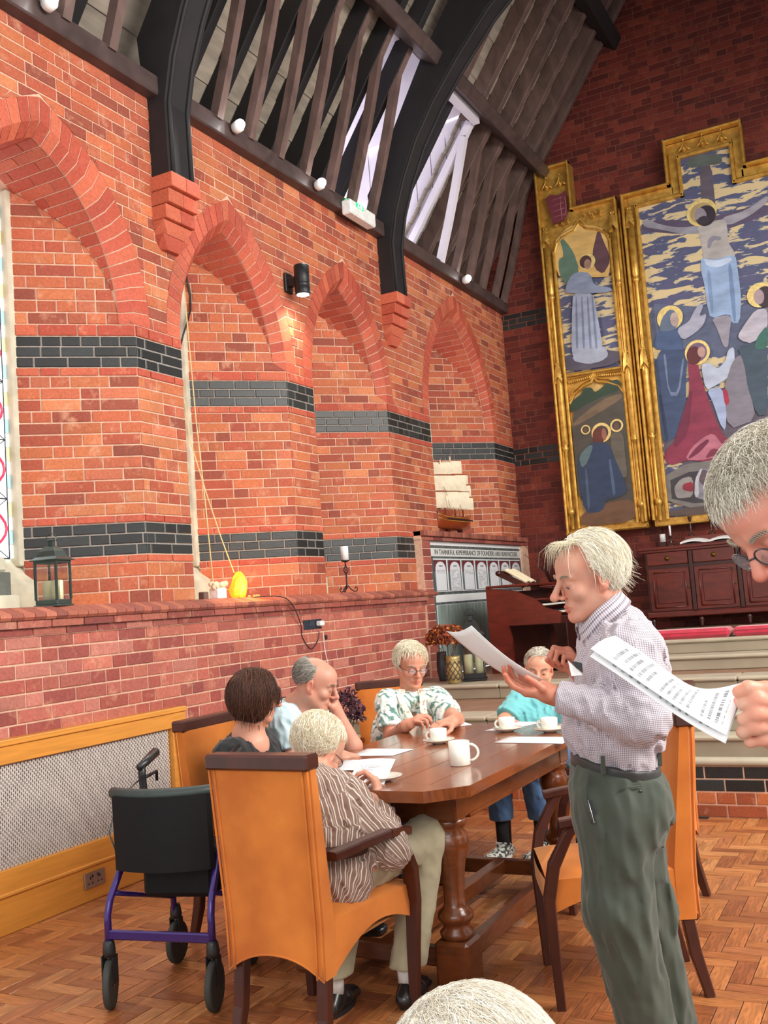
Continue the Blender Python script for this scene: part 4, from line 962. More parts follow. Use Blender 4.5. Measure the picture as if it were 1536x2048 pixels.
paint(centre, 'cloth_fold', [(1290, 920), (1310, 930), (1330, 1100), (1340, 1280), (1322, 1280), (1300, 1080)], '6c86ac', z5)
paint(centre, 'cloth_fold', [(1160, 960), (1180, 970), (1200, 1200), (1190, 1240), (1170, 1120)], '7890b4', z5)
paint(centre, 'legs', [(1185, 1258), (1315, 1238), (1300, 1340), (1290, 1440), (1270, 1440), (1255, 1420), (1225, 1330)], '928e9a', z5)
paint(centre, 'blue_robe', [(775, 0), (1000, -20), (985, 200), (985, 380), (950, 560), (830, 640), (800, 400)], '3c4c6c', z6)
paint(centre, 'blue_robe_shoulder', [(860, 1330), (985, 1300), (1010, 1455), (1000, 1455), (815, 1455)], '45587c', z5)
paint(centre, 'robe_fold', [(830, 30), (850, 30), (870, 280), (930, 290), (960, 60), (975, 60), (940, 310), (870, 310)], '6a7894', z6)
paint(centre, 'robe_fold', [(800, 300), (820, 300), (870, 600), (850, 620)], '2c3a56', z6)
disc(centre, 'halo', (930, 1258), 76, 74, '', z5, m=M_halo)
paint(centre, 'hood', [(862, 1340), (880, 1260), (925, 1205), (965, 1215), (985, 1290), (960, 1330), (930, 1340)], '5c6a80', z5); disc(centre, 'face', (958, 1268), 24, 42, 'b09c98', z5)
paint(centre, 'sleeve', [(970, 1330), (1050, 1280), (1075, 1225), (1110, 1170), (1140, 1180), (1110, 1250), (1160, 1230), (1140, 1300), (1090, 1350), (1010, 1400)], 'a0a2b4', z5)
paint(centre, 'red_cloak', [(1000, 60), (1050, 20), (1090, 200), (1180, 460), (1250, 600), (1350, 610), (1450, 570), (1536, 600), (1536, 640), (1300, 700), (1130, 755), (1000, 742), (870, 782), (830, 700), (960, 560), (1010, 300)], '84324a', z6)
paint(centre, 'pink_fold', [(1100, 590), (1170, 560), (1230, 640), (1290, 650), (1200, 720), (1080, 745), (980, 740), (1020, 660)], 'b06a7c', z6)
paint(centre, 'cloak_fold', [(1060, 650), (1130, 600), (1145, 615), (1080, 690), (1010, 735), (1000, 725)], '6c2840', z6)
paint(centre, 'cloak_fold', [(1160, 660), (1240, 680), (1180, 710), (1110, 735)], '7a3048', z6)
paint(centre, 'cloak_fold', [(1010, 280), (1030, 280), (1000, 560), (920, 660), (900, 640)], '6c2840', z6)
paint(centre, 'pink_fold', [(1320, 640), (1440, 590), (1500, 620), (1400, 680), (1300, 690)], 'a86074', z6)
disc(centre, 'halo', (1062, 18), 78, 80, '', z6, m=M_halo); disc(centre, 'halo_inner', (1062, 18), 60, 62, '74607a', z6); disc(centre, 'hair', (1040, 40), 46, 60, '5c2c30', z6); disc(centre, 'face', (1090, 15), 24, 34, 'b49088', z6)
paint(centre, 'white_skirt', [(1125, 270), (1230, 250), (1262, 400), (1252, 550), (1215, 500), (1170, 360)], '9aa8c8', z6)
paint(centre, 'white_blouse', [(1085, 100), (1150, 90), (1200, 130), (1250, 80), (1270, 0), (1310, -20), (1315, 80), (1290, 175), (1190, 240), (1120, 275)], 'aeb8cc', z6)
paint(centre, 'pale_pillar', [(1305, 60), (1390, 20), (1410, 250), (1460, 470), (1270, 540), (1240, 260)], '7c7884', z6)
paint(centre, 'red_sash', [(1230, 260), (1265, 270), (1280, 360), (1250, 380)], 'a03048', z6)
paint(centre, 'green_robe', [(1330, -20), (1536, -60), (1536, 440), (1465, 445), (1400, 250), (1380, 100)], '40505e', z6, cc_)
disc(centre, 'halo', (1490, 1118), 72, 72, '', z5, m=M_halo); disc(centre, 'hair', (1520, 1130), 50, 62, '3a3038', z5); disc(centre, 'face', (1482, 1130), 28, 44, 'a08c90', z5)
paint(centre, 'white_sleeve', [(1350, 1370), (1400, 1290), (1460, 1210), (1536, 1200), (1536, 1330), (1440, 1420), (1370, 1400)], 'b4b0bc', z5, cc_)
paint(centre, 'green_mantle', [(1470, 1380), (1536, 1300), (1536, 1455), (1450, 1455)], '3c6a60', z5, cc_)
# predella of the centre
paint(centre, 'stone_ledge', [(840, 792), (1536, 690), (1700, 670), (1700, 1040), (868, 1075)], '74706e', z6, cc_)
paint(centre, 'tomb_recess', [(878, 838), (1536, 765), (1660, 750), (1660, 985), (895, 1045)], '3c3a40', z6, cc_)
paint(centre, 'shroud', [(1040, 990), (1050, 870), (1085, 800), (1140, 800), (1300, 810), (1420, 800), (1420, 960), (1250, 1000), (1100, 1010)], '80808c', z6, cc_)
paint(centre, 'shroud_fold', [(1160, 830), (1300, 815), (1300, 850), (1170, 880)], 'a4a6b0', z6); disc(centre, 'sleeping_face', (1110, 860), 34, 48, '5c5058', z6)
paint(centre, 'shroud_edge', [(1045, 990), (1048, 870), (1085, 800), (1098, 802), (1070, 880), (1075, 990)], 'b8b8c0', z6)
paint(centre, 'banner', [(905, 930), (950, 870), (1020, 850), (1040, 900), (1030, 990), (970, 1000), (925, 1000)], '8e8a88', z6)
paint(centre, 'banner_red', [(965, 905), (1035, 885), (1040, 960), (965, 945)], '8c2c3c', z6)
paint(centre, 'base_board', [(868, 1080), (1536, 1000), (1700, 990), (1700, 1140), (868, 1180)], '564844', z6, cc_)
# angel
ca = (-3.385, -2.735, 4.03, 5.8)
paint(angel, 'gold_sky', [(205, 790), (300, 700), (370, 680), (540, 700), (590, 1000), (470, 1010), (300, 1010), (230, 1000)], 'd0ac68', z5, ca)
paint(angel, 'green_wing', [(243, 742), (300, 800), (340, 860), (372, 960), (350, 1020), (290, 1055), (250, 990), (243, 900), (280, 880)], '5c7868', z5)
paint(angel, 'purple_wing', [(490, 700), (520, 780), (560, 870), (558, 930), (520, 990), (470, 960), (450, 870)], '5c4048', z5)
paint(angel, 'meadow', [(175, 50), (550, -10), (550, 110), (180, 155)], '4c4858', z6, ca)
paint(angel, 'pale_dress', [(335, 1100), (455, 1100), (485, 1240), (520, 1455), (480, 1490), (420, 1500), (340, 1510), (325, 1455), (328, 1240)], '98a2b8', z5)
paint(angel, 'dress_hem', [(255, -10), (440, -30), (470, 40), (420, 80), (330, 100), (220, 75)], '9aa2b4', z6)
for x0 in (350, 385, 420, 450): paint(angel, 'dress_fold', [(x0, 1130), (x0 + 8, 1130), (x0 + 24 + (x0 - 380) * .2, 1450), (x0 + 8 + (x0 - 380) * .2, 1450)], '707c98', z5)
paint(angel, 'bodice', [(330, 990), (380, 975), (440, 985), (465, 1060), (560, 1072), (580, 1090), (540, 1105), (450, 1108), (340, 1110), (285, 1105), (300, 1040)], '8490a8', z5)
disc(angel, 'halo', (420, 915), 54, 50, '', z5, m=M_halo); disc(angel, 'hair', (412, 915), 38, 40, '4c3430', z5); disc(angel, 'face', (425, 930), 22, 32, '9c7c70', z5)
# garden
cg = (-3.37, -2.72, 2.2, 3.93)
paint(garden, 'hill', [(200, 400), (330, 330), (470, 270), (545, 235), (575, 300), (640, 1020), (640, 1120), (230, 1120)], '4a463e', z6, cg)
paint(garden, 'green_trees', [(205, 375), (245, 330), (290, 300), (300, 260), (355, 255), (375, 290), (420, 262), (465, 215), (540, 200), (560, 270), (400, 330), (210, 430)], '2a4030', z6, cg)
paint(garden, 'lit_slope', [(215, 500), (420, 340), (560, 290), (560, 330), (400, 430), (240, 520)], '6e5c48', z6, cg)
for c_, r_ in (((315, 540), 32), ((420, 560), 66), ((524, 512), 43)):
    disc(garden, 'halo', c_, r_, r_, '', z6, m=M_halo); disc(garden, 'halo_inner', c_, r_ * .72, r_ * .72, '443c38', z6)
disc(garden, 'hair', (402, 585), 40, 58, '5c3028', z6); disc(garden, 'face', (440, 570), 16, 40, '8c5c4c', z6); disc(garden, 'small_face', (522, 520), 18, 24, '644c44', z6); disc(garden, 'small_face', (315, 543), 14, 18, '644c44', z6)
paint(garden, 'small_angel', [(480, 560), (570, 560), (580, 700), (600, 860), (530, 860), (490, 700)], '605a50', z6, cg)
paint(garden, 'foreground', [(290, 1100), (450, 1030), (640, 1000), (660, 1180), (280, 1240)], '6a4c38', z6, cg)
paint(garden, 'blue_robe', [(335, 640), (400, 620), (480, 640), (515, 740), (570, 860), (600, 960), (520, 1000), (455, 1010), (430, 1090), (310, 1105), (265, 840), (262, 730)], '30405a', z6, cg)
paint(garden, 'robe_light', [(270, 720), (330, 650), (370, 640), (330, 760), (290, 800)], '5a7074', z6); paint(garden, 'robe_fold', [(470, 740), (485, 740), (520, 960), (500, 990)], '4c6080', z6); paint(garden, 'robe_fold', [(310, 800), (325, 800), (350, 1060), (330, 1090)], '48586e', z6)
# gilded frame
def gb(p, q, w, d=.05, nm='frame_bar', y=None, bev=.012):
    yy = (PY - d / 2 + .01) if y is None else y; MB().bar((p[0], yy, p[1]), (q[0], yy, q[1]), d, w, up=(-(q[1] - p[1]), 0, q[0] - p[0]), bev=bev).build(nm, M_gold, alt)
def outline(pts, w, d, off=0): 
    for a, b_ in zip(pts[:-1], pts[1:]):
        dd = nrm(A(b_[0] - a[0], b_[1] - a[1])); gb((a[0] - dd[0] * w / 2, a[1] - dd[1] * w / 2), (b_[0] + dd[0] * w / 2, b_[1] + dd[1] * w / 2), w, d)
outline([(-2.62, 2.13), (-3.53, 2.13), (-3.53, 6.56), (-3.13, 6.56), (-3.13, 5.98), (-2.61, 5.98), (-2.61, 2.2)], .03, .10)
outline([(-2.52, 2.2), (-2.52, 5.97), (-1.99, 5.97), (-1.99, 6.47), (-1.16, 6.47), (-1.16, 5.97), (-.62, 5.97)], .03, .12)
outline([(-2.375, 2.2), (-2.375, 5.825), (-1.855, 5.825), (-1.855, 6.265), (-1.285, 6.265), (-1.285, 5.825), (-.75, 5.825)], .04, .07)
outline([(-3.40, 2.2), (-3.40, 5.5)], .035, .07); outline([(-2.715, 5.5), (-2.715, 2.2)], .035, .07); outline([(-3.54, 2.12), (-2.61, 2.12)], .02, .06); outline([(-2.5, 2.12), (-.62, 2.12)], .02, .06)
for seq in (og[2:], lg[2:]):
    for a, b_ in zip(seq[:-1], seq[1:]): gb(a, b_, .032, .06, 'ogee_moulding')
    for a, b_ in zip(seq[:-1], seq[1:]): gb((a[0], a[1] + .045), (b_[0], b_[1] + .045), .014, .05, 'ogee_moulding', bev=.003)
gb((-3.38, 4.0), (-2.73, 3.985), .035, .06)
outline([(-3.395, 3.97), (-2.72, 3.96)], .02, .04)
# splayed hollow mouldings of the centre
gb((-1.95, 5.90), (-2.46, 5.90), .11, .03, 'hollow_moulding', PY - .01); gb((-1.92, 5.86), (-1.92, 6.33), .10, .03, 'hollow_moulding', PY - .01); gb((-1.22, 5.86), (-1.22, 6.33), .10, .03, 'hollow_moulding', PY - .01); gb((-1.2, 5.90), (-.65, 5.90), .11, .03, 'hollow_moulding', PY - .01)
# columns
def column(x, z0, z1, zcap1, zcap2, r=.035):
    c = MB().lathe([(.02, z0 + .0), (r * .7, z0 + .02), (r * .7, z0 + .18), (r * 1.1, z0 + .19), (r * 1.25, z0 + .22), (r * .9, z0 + .25), (r * .62, z0 + .27), (r * .62, zcap1 - .04), (r, zcap1 - .02), (r * 1.2, zcap1), (r * .8, zcap1 + .02), (r * 1.15, zcap1 + .04), (r * 1.15, 3.86), (r * 1.3, 3.88), (r * 1.1, 3.92), (r * .9, 4.1), (r * .62, 4.14), (r * .62, zcap2 - .04), (r, zcap2 - .02), (r * 1.2, zcap2), (r * .8, zcap2 + .02), (r * 1.15, zcap2 + .05), (r * 1.15, z1)], (x, PY - .045, 0), 14).build('column', M_gold, alt)
    for zb in (3.92, z1):
        b = MB()
        b.add([(x - .05, PY - .09, zb), (x, PY - .10, zb + .075), (x + .05, PY - .09, zb), (x + .035, PY - .085, zb + .15), (x, PY - .075, zb + .26), (x - .035, PY - .085, zb + .15), (x, PY - .02, zb)], [(0, 1, 5), (1, 2, 3), (1, 3, 4, 5), (0, 5, 6), (2, 6, 3)])
        for k in range(5):
            for s_ in (-1, 1): b.sphere((x + s_ * (.04 - .006 * k), PY - .07, zb + .05 + k * .045), (.012, .014, .016), 6, 5)
        b.build('canopy_carving', M_gold, alt)
for x in (-3.47, -2.65, -2.455): column(x, 2.17, 5.58, 3.14, 4.97)
for x in (-3.505, -2.685, -2.575, -2.49): MB().lathe([(.012, 2.2), (.014, 2.25), (.014, 5.8), (.01, 5.85)], (x, PY - .03, 0), 8).build('slender_shaft', M_gold, alt)
def trefoil(x, z, s_, y=PY - .05):
    b = MB(); b.prism([(x, y, z + .9 * s_), (x - .45 * s_, y, z), (x, y, z - .6 * s_), (x + .45 * s_, y, z)], (0, .02, 0))
    b.sphere((x, y, z), (s_ * .26, .03, s_ * .3), 8, 6)
    b.tube([(x - s_ * .9, y, z - .35 * s_), (x - .45 * s_, y, z + .1 * s_), (x - .12 * s_, y, z + .7 * s_), (x, y, z + 1.5 * s_), (x + .12 * s_, y, z + .7 * s_), (x + .45 * s_, y, z + .1 * s_), (x + s_ * .9, y, z - .35 * s_)], .14 * s_, 6)
    b.sphere((x, y, z + 1.5 * s_), s_ * .2, 6, 5); b.build('carved_finial', M_gold, alt)
for x in (-3.41, -3.24): trefoil(x, 6.33, .075)
for x in (-1.78, -1.575, -1.37): trefoil(x, 6.345, .07)
for k in range(5): trefoil(-3.33 + k * .075 if k < 3 else -3.0 + (k - 3) * .09 + .12, 5.83, .032)
for k in range(4): trefoil(-2.98 + k * .065, 5.87, .03)
b = MB()
for k in range(26):
    x = -3.36 + k * .025; zz = 3.93 + .012 * math.cos((x + 3.06) * 9); b.sphere((x, PY - .03, zz), (.014, .012, .02), 6, 4)
b.build('foliage_relief', M_gold, alt, kind='stuff')
# dark red shield with the lyre-like charge
sh = [(-3.42, 6.17), (-3.36, 6.20), (-3.26, 6.17), (-3.20, 6.19), (-3.165, 6.2), (-3.17, 6.08), (-3.17, 5.92), (-3.22, 5.85), (-3.36, 5.84), (-3.37, 5.95), (-3.40, 6.06)]
M_shd = mat('dark_red_shield', srgb('70303a'), .5); s_o = MB().prism([(x, PY - .10, z) for x, z in sh], (0, .03, 0)).build('shield', M_shd, alt)
b = MB()
for k in range(4): b.tube([(-3.40, PY - .104, 6.12 - k * .07), (-3.2, PY - .104, 6.135 - k * .07)], .003, 4)
b.tube([(-3.24, PY - .104, 6.17), (-3.24, PY - .104, 5.86)], .004, 4).tube([(-3.22, PY - .104, 6.14), (-3.18, PY - .104, 6.12), (-3.175, PY - .104, 6.02), (-3.19, PY - .104, 5.92), (-3.23, PY - .104, 5.9)], .005, 4).build('shield_lines', mat('faded_rose_paint', srgb('a87078'), .6), s_o, kind='stuff')

# ---------------------------------------------------------------- sideboard and altar things
M_mah = woodmat('mahogany', srgb('5c1c10'), .36, .2, (4, 4, 12), attr=None, ring=.35); M_mahd = woodmat('dark_mahogany', srgb('36100a'), .38, .15, (4, 4, 12), attr=None, ring=.3)
M_brass = mat('aged_brass', srgb('8a6a34'), .35, metal=.8)
sb = thing('sideboard', 'dark mahogany sideboard with drawers over panelled doors', 'sideboard', (-1.6, 11.2, .98))
SYF = 11.08; ST = 1.87
MB().box((-2.66, SYF - .03, ST - .035), (-.55, 11.5, ST), .008).box((-2.64, SYF - .015, ST - .055), (-.57, 11.5, ST - .035)).build('top', M_mah, sb)
MB().box((-2.60, SYF + .02, 1.10), (-.6, 11.5, ST - .05)).build('carcass', M_mahd, sb)
MB().box((-2.63, SYF - .01, 1.10), (-.57, 11.5, 1.16), .01).build('plinth_rail', M_mah, sb)
for x in (-2.58, -2.07, -1.58, -1.1): MB().lathe([(.03, 0), (.02, .03), (.035, .08), (.03, .12)], (x, SYF + .05, .98), 10).build('foot', M_mahd, sb)
for k in range(4):
    x0 = -2.58 + k * .49; x1 = x0 + .44; yf = SYF
    dr = MB().box((x0, yf, 1.67), (x1, yf + .03, 1.81), .006).build('drawer', M_mah, sb)
    MB().lathe([(.028, 0), (.028, .004), (.014, .008), (.016, .02), (.006, .026)], ((x0 + x1) / 2, yf, 1.74), 12, (0, -1, 0)).build('round_pull', M_brass, dr)
    do = MB().box((x0, yf, 1.17), (x1, yf + .02, 1.63), .004).build('door', M_mah, sb)
    for a, b_ in (((x0 + .05, 1.21), (x1 - .05, 1.21)), ((x0 + .05, 1.59), (x1 - .05, 1.59)), ((x0 + .05, 1.21), (x0 + .05, 1.59)), ((x1 - .05, 1.21), (x1 - .05, 1.59))):
        MB().tube([(a[0], yf - .002, a[1]), (b_[0], yf - .002, b_[1])], .009, 6).build('panel_moulding', M_mah, do)
    MB().box((x0 + .08, yf - .008, 1.25), (x1 - .08, yf + .005, 1.55), .008).build('raised_panel', M_mah, do)
    MB().lathe([(.008, 0), (.012, .012), (.004, .018)], (x1 - .022, yf, 1.42), 10, (0, -1, 0)).build('key_knob', M_brass, do)
    MB().box((x1 + .004, yf - .015, 1.16), (x1 + .046, yf + .03, 1.81), .006).build('pilaster', M_mahd, sb)
MB().box((-2.2, 11.3, ST), (-.6, 11.5, ST + .10), .006).build('raised_back', M_mah, sb)
def candlestick(x, y, z, h, ch, label, m):
    t = thing('candlestick', label, 'candlestick', (x, y, z))
    MB().lathe([(.04, 0), (.042, .008), (.015, .03), (.01, h * .3), (.018, h * .45), (.009, h * .55), (.014, h * .8), (.022, h * .93), (.022, h)], (x, y, z), 16).build('stem', m, t)
    if ch:
        c = thing('candle', 'white candle standing in the %s' % label, 'candle', (x, y, z + h)); MB().lathe([(.011, 0), (.011, ch), (.004, ch + .004)], (x, y, z + h), 12).build('wax', M_candw, c)
q = py(1343, 1093, 11.25); candlestick(q[0], 11.25, ST, .12, .11, 'short dark candlestick at the left end of the sideboard', M_mahd)
q = py(1382, 1065, 11.4); candlestick(q[0], 11.4, ST + .10, .22, 0, 'tall slim dark candlestick behind the open book', M_mahd)
q = py(1421, 1093, 11.2); candlestick(q[0], 11.36, ST + .10, .2, .0, 'dark turned candlestick right of the open book', M_mahd)
q = py(1325, 1073, 11.45); c = thing('candle', 'fat white candle block left of the slim candlesticks', 'candle', (q[0], 11.45, 1.93)); MB().box((q[0] - .035, 11.42, ST), (q[0] + .035, 11.48, 1.935)).build('wooden_block', M_mahd, c); MB().lathe([(.032, 0), (.032, .085), (.028, .09)], (q[0], 11.45, 1.935), 16).build('wax', M_candw, c)
M_paper = mat('white_paper', (.83, .83, .82), .7, var=.02, bump=.02)
bk = thing('open_book', 'large open book lying on the sideboard', 'book', (-1.95, 11.2, ST))
q0 = py(1362, 1092, 11.15)[0]; q1 = py(1470, 1086, 11.15)[0]; mid = (q0 + q1) / 2
for s_, a, b_ in ((-1, q0, mid), (1, mid, q1)):
    G = [[(a + (b_ - a) * u, 11.1 + .24 * v, ST + .012 + .035 * math.sin(math.pi * (.15 + .8 * (u if s_ < 0 else 1 - u))) + .03 * v) for v in (0, .5, 1)] for u in np.linspace(0, 1, 8)]
    MB().sheet(G, .018).build('page_block', M_paper, bk)
MB().box((q0 - .01, 11.09, ST), (q1 + .01, 11.35, ST + .01)).build('cover', M_mahd, bk)

# ---------------------------------------------------------------- organ
og_ = thing('organ', 'mahogany console organ with two keyboards beside the memorial', 'organ', (-3.3, 9.3, .74))
oy0, oy1 = 8.9, 10.2
def oprism(pts, y0, y1, nm, m): return MB().prism([(x, y0, z) for x, z in pts], (0, y1 - y0, 0)).build(nm, m, og_)
side = [(-3.62, .74), (-3.40, .74), (-3.40, 1.06), (-3.42, 1.18), (-2.92, 1.18), (-2.90, 1.28), (-3.05, 1.33), (-3.15, 1.42), (-3.32, 1.50), (-3.62, 1.545)]
oprism(side, oy0, oy0 + .04, 'side_panel', M_mah); oprism(side, oy1 - .04, oy1, 'side_panel', M_mah)
MB().box((-3.61, oy0 + .04, .75), (-3.45, oy1 - .04, 1.5)).build('case', M_mahd, og_)
MB().box((-3.45, oy0 + .04, 1.17), (-2.95, oy1 - .04, 1.24), .005).build('key_bed', M_mahd, og_)
MB().box((-3.62, oy0, 1.54), (-3.2, oy1, 1.565), .005).build('lid', M_mah, og_)
M_ivory = mat('ivory_keys', srgb('e8e4d8'), .35)
for kx, kz in ((-2.97, 1.27), (-3.10, 1.345)):
    MB().box((kx - .13, oy0 + .06, kz), (kx, oy1 - .06, kz + .018), .003).build('keyboard', M_ivory, og_)
    b = MB()
    for k in range(26): b.box((kx - .13, oy0 + .09 + k * .042, kz + .018), (kx - .05, oy0 + .103 + k * .042, kz + .03))
    b.build('black_keys', M_blk, og_, kind='stuff')
MB().box((-3.25, oy0 + .04, 1.40), (-3.05, oy0 + 1.2, 1.415), .003).box((-3.1, oy0 + .04, 1.52), (-2.95, oy0 + .9, 1.53), .003).build('shelf', M_mah, og_)
oprism([(-3.40, .76), (-2.95, .76), (-2.95, .80), (-3.40, .84)], oy0 + .1, oy1 - .1, 'pedal_board', M_mahd)
MB().bar((-3.50, oy0 + .06, 1.68), (-3.25, oy0 + .06, 1.545), .035, .05).bar((-3.50, oy0 + .5, 1.68), (-3.25, oy0 + .5, 1.545), .035, .05).lathe([(.025, 0), (.025, .48)], (-3.50, oy0 + .04, 1.68), 10, (0, 1, 0)).build('music_desk', M_mahd, og_)
hb = thing('hymn_book', 'open hymn book propped on the organ music desk', 'book', (-3.3, 9.1, 1.56))
for k, (a, b_) in enumerate(((8.96, 9.10), (9.10, 9.26))):
    G = [[(-3.44 + .20 * v + .012 * math.sin(math.pi * u), a + (b_ - a) * u, 1.70 - .13 * v + .012 * math.sin(math.pi * u)) for v in (0, .5, 1)] for u in np.linspace(0, 1, 6)]
    MB().sheet(G, .012).build('page_block', mat('cream_paper', srgb('ddd0b0'), .7, var=.08, scale=(4, 60, 60)), hb)

# ---------------------------------------------------------------- plants, vases and lantern by the memorial
def vase(x, y, z, r, h, label, m, lattice=False):
    t = thing('vase', label, 'vase', (x, y, z)); MB().lathe([(r * .7, 0), (r * .75, .01), (r, h * .3), (r * 1.02, h * .6), (r * .85, h * .9), (r * .9, h), (r * .8, h), (r * .75, h * .85)], (x, y, z), 22).build('body', m, t)
    if lattice:
        b = MB()
        for k in range(10):
            for s_ in (1, -1): b.tube([(x + r * 1.03 * math.cos(a), y + r * 1.03 * math.sin(a), z + h * (.12 + .7 * t_)) for t_ in np.linspace(0, 1, 7) for a in [2 * math.pi * k / 10 + s_ * t_ * 1.6]], .004, 4)
        b.build('lattice_relief', mat('dark_lattice', srgb('4a4034'), .5), t, kind='stuff')
    return t
def blooms(x, y, z, r, h, n, cols, label, sz=.018, seed=1):
    t = thing('dried_flowers', label, 'flowers', (x, y, z)); rr = random.Random(seed); V = []; F = []; CC = []; k = 0
    b = MB()
    for i in range(9): a = rr.uniform(0, 6.28); b.tube([(x, y, z - .12), (x + math.cos(a) * r * .6, y + math.sin(a) * r * .6, z + h * .6)], .003, 4)
    b.build('stems', mat('dry_stem', srgb('5a4030'), .8), t, kind='stuff')
    for i in range(n):
        u, v = rr.uniform(0, 6.28), rr.uniform(-.3, 1); rad = rr.uniform(.6, 1) ; c = A(x + math.cos(u) * r * rad * math.sqrt(max(0, 1 - v * v * .9)), y + math.sin(u) * r * rad * math.sqrt(max(0, 1 - v * v * .9)), z + h * .5 + v * h * .5 * rad)
        n_ = nrm(rng.normal(size=3)); t1 = nrm(np.cross(n_, rng.normal(size=3))); t2 = np.cross(n_, t1); s_ = sz * rr.uniform(.6, 1.2)
        V += [c + t1 * s_, c + t2 * s_ * .5 + n_ * s_ * .3, c - t1 * s_, c - t2 * s_ * .5 + n_ * s_ * .3]; F += [(k, k + 1, k + 2, k + 3)]; k += 4
        cl = np.array(srgb(rr.choice(cols))); CC += [cl] * 4
    m = MATS.get('dry_petal') or mat('dry_petal', (1, 1, 1), .8, attr='Col', var=.15, bump=0)
    o = mesh_np('petals', np.array(V), np.array(F), m, t, col=np.array(CC), kind='stuff'); return t
v1 = px(885, 1362, -3.98); vase(-3.95, 8.33, .62 + .0, .055, .27, 'tall dark grey vase behind the patterned gold vase', mat('dark_glaze', srgb('2c3038'), .3)) if False else None
q = pz(905, 1368, .74); vase(q[0], q[1] + .05, .742, .07, .235, 'gold vase with a diamond lattice on the stone step', mat('pale_gold_glaze', srgb('b09a66'), .35, metal=.5), True)
q2 = pz(882, 1364, .74); vase(q2[0] - .03, q2[1] + .12, .742, .05, .26, 'slim dark grey vase at the wall corner', mat('dark_glaze', srgb('2c3038'), .3))
blooms(q[0] - .06, q[1] + .08, .742 + .24, .19, .27, 1500, ['8c3c1c', 'a8502a', '6c2c1c', 'c07a3a', '7a4428'], 'rust brown dried hydrangea heads above the gold vase', .022, 2)
q = pz(944, 1362, .74); lantern(q[0], q[1] + .08, .742, .21, .60, 20, 'large black lantern with a cream candle on the stone step', M_blkm)
# dark feathery plant behind the man, by the end wall
q = py(1090, 1190, 10.6); b = MB()
pt_ = thing('feathery_plant', 'dark potted plant with thin reddish fronds by the end wall', 'plant', (q[0], 10.9, .98 + .0))
MB().lathe([(.10, 0), (.14, .22), (.15, .24), (.13, .24)], (q[0], 10.9, 1.28), 16).build('pot', M_blk, pt_); MB().box((q[0] - .18, 10.72, .74), (q[0] + .18, 11.08, 1.28), .01).build('stand', M_mahd, pt_)
for k in range(60):
    a = k * 2.4; l_ = .3 + .4 * ((k * 37) % 10) / 10; b.tube([(q[0], 10.9, 1.5), (q[0] + math.cos(a) * .08, 10.9 + math.sin(a) * .08, 1.5 + l_ * .5), (q[0] + math.cos(a) * (.1 + .1 * (k % 3)), 10.9 + math.sin(a) * .15, 1.5 + l_)], .003, 4)
    if k % 3 == 0: b.sphere((q[0] + math.cos(a) * .12, 10.9 + math.sin(a) * .14, 1.5 + l_ * .8), .018, 6, 4)
b.build('fronds', mat('dark_red_frond', srgb('5a2420'), .8), pt_, kind='stuff')

# model ship
M_hull = woodmat('ship_mahogany', srgb('8a3a18'), .3, .4, (10, 3, 3), attr=None); M_sail = mat('ivory_sail', srgb('ece0c4'), .8, var=.1, scale=(20,) * 3, bump=.3)
SX, SYc, SZ = -4.32, 9.87, 2.14
ship = thing('model_ship', 'model sailing ship with cream sails on the ledge over the memorial', 'model ship', (SX, SYc, SZ))
MB().box((SX - .05, SYc - .3, SZ), (SX + .05, SYc + .28, SZ + .03), .004).box((SX - .02, SYc - .2, SZ + .03), (SX + .02, SYc - .15, SZ + .08)).box((SX - .02, SYc + .13, SZ + .03), (SX + .02, SYc + .18, SZ + .08)).build('stand', M_mahd, ship)
G = []
for t_ in np.linspace(-1, 1, 17):
    wdt = .085 * (1 - abs(t_) ** 3.2) + (.03 if t_ < -.8 else 0); keel = .06 + .05 * max(0, t_) ** 3 + .03 * max(0, -t_) ** 4; dk = .20 + .05 * t_ * t_
    G.append([(SX + wdt * s_, SYc + t_ * .46, SZ + z_) for s_, z_ in ((-1, dk), (-.98, keel + .06), (-.5, keel + .012), (0, keel), (.5, keel + .012), (.98, keel + .06), (1, dk))])
hull = MB().sheet(G, 0).build('hull', M_hull, ship)
MB().sheet([[g[0], g[-1]] for g in G]).build('deck', M_hull, ship)
for k in range(2):
    MB().sheet([[(2 * SX * 0 + g[5 + 0][0] + .004, g[5][1], g[5][2] + .03 + k * .04), (g[5][0] + .004, g[5][1], g[5][2] + .038 + k * .04)] for g in G]).build('gilt_stripe', M_gold, ship)
MB().tube([(SX, SYc - .42, SZ + .24), (SX, SYc - .66, SZ + .34)], [.01, .005], 6).build('bowsprit', M_hull, ship)
b = MB()
for k in range(20): b.box((SX + .085, SYc - .34 + k * .034, SZ + .165), (SX + .093, SYc - .325 + k * .034, SZ + .18))
b.build('gun_ports', M_blk, ship, kind='stuff')
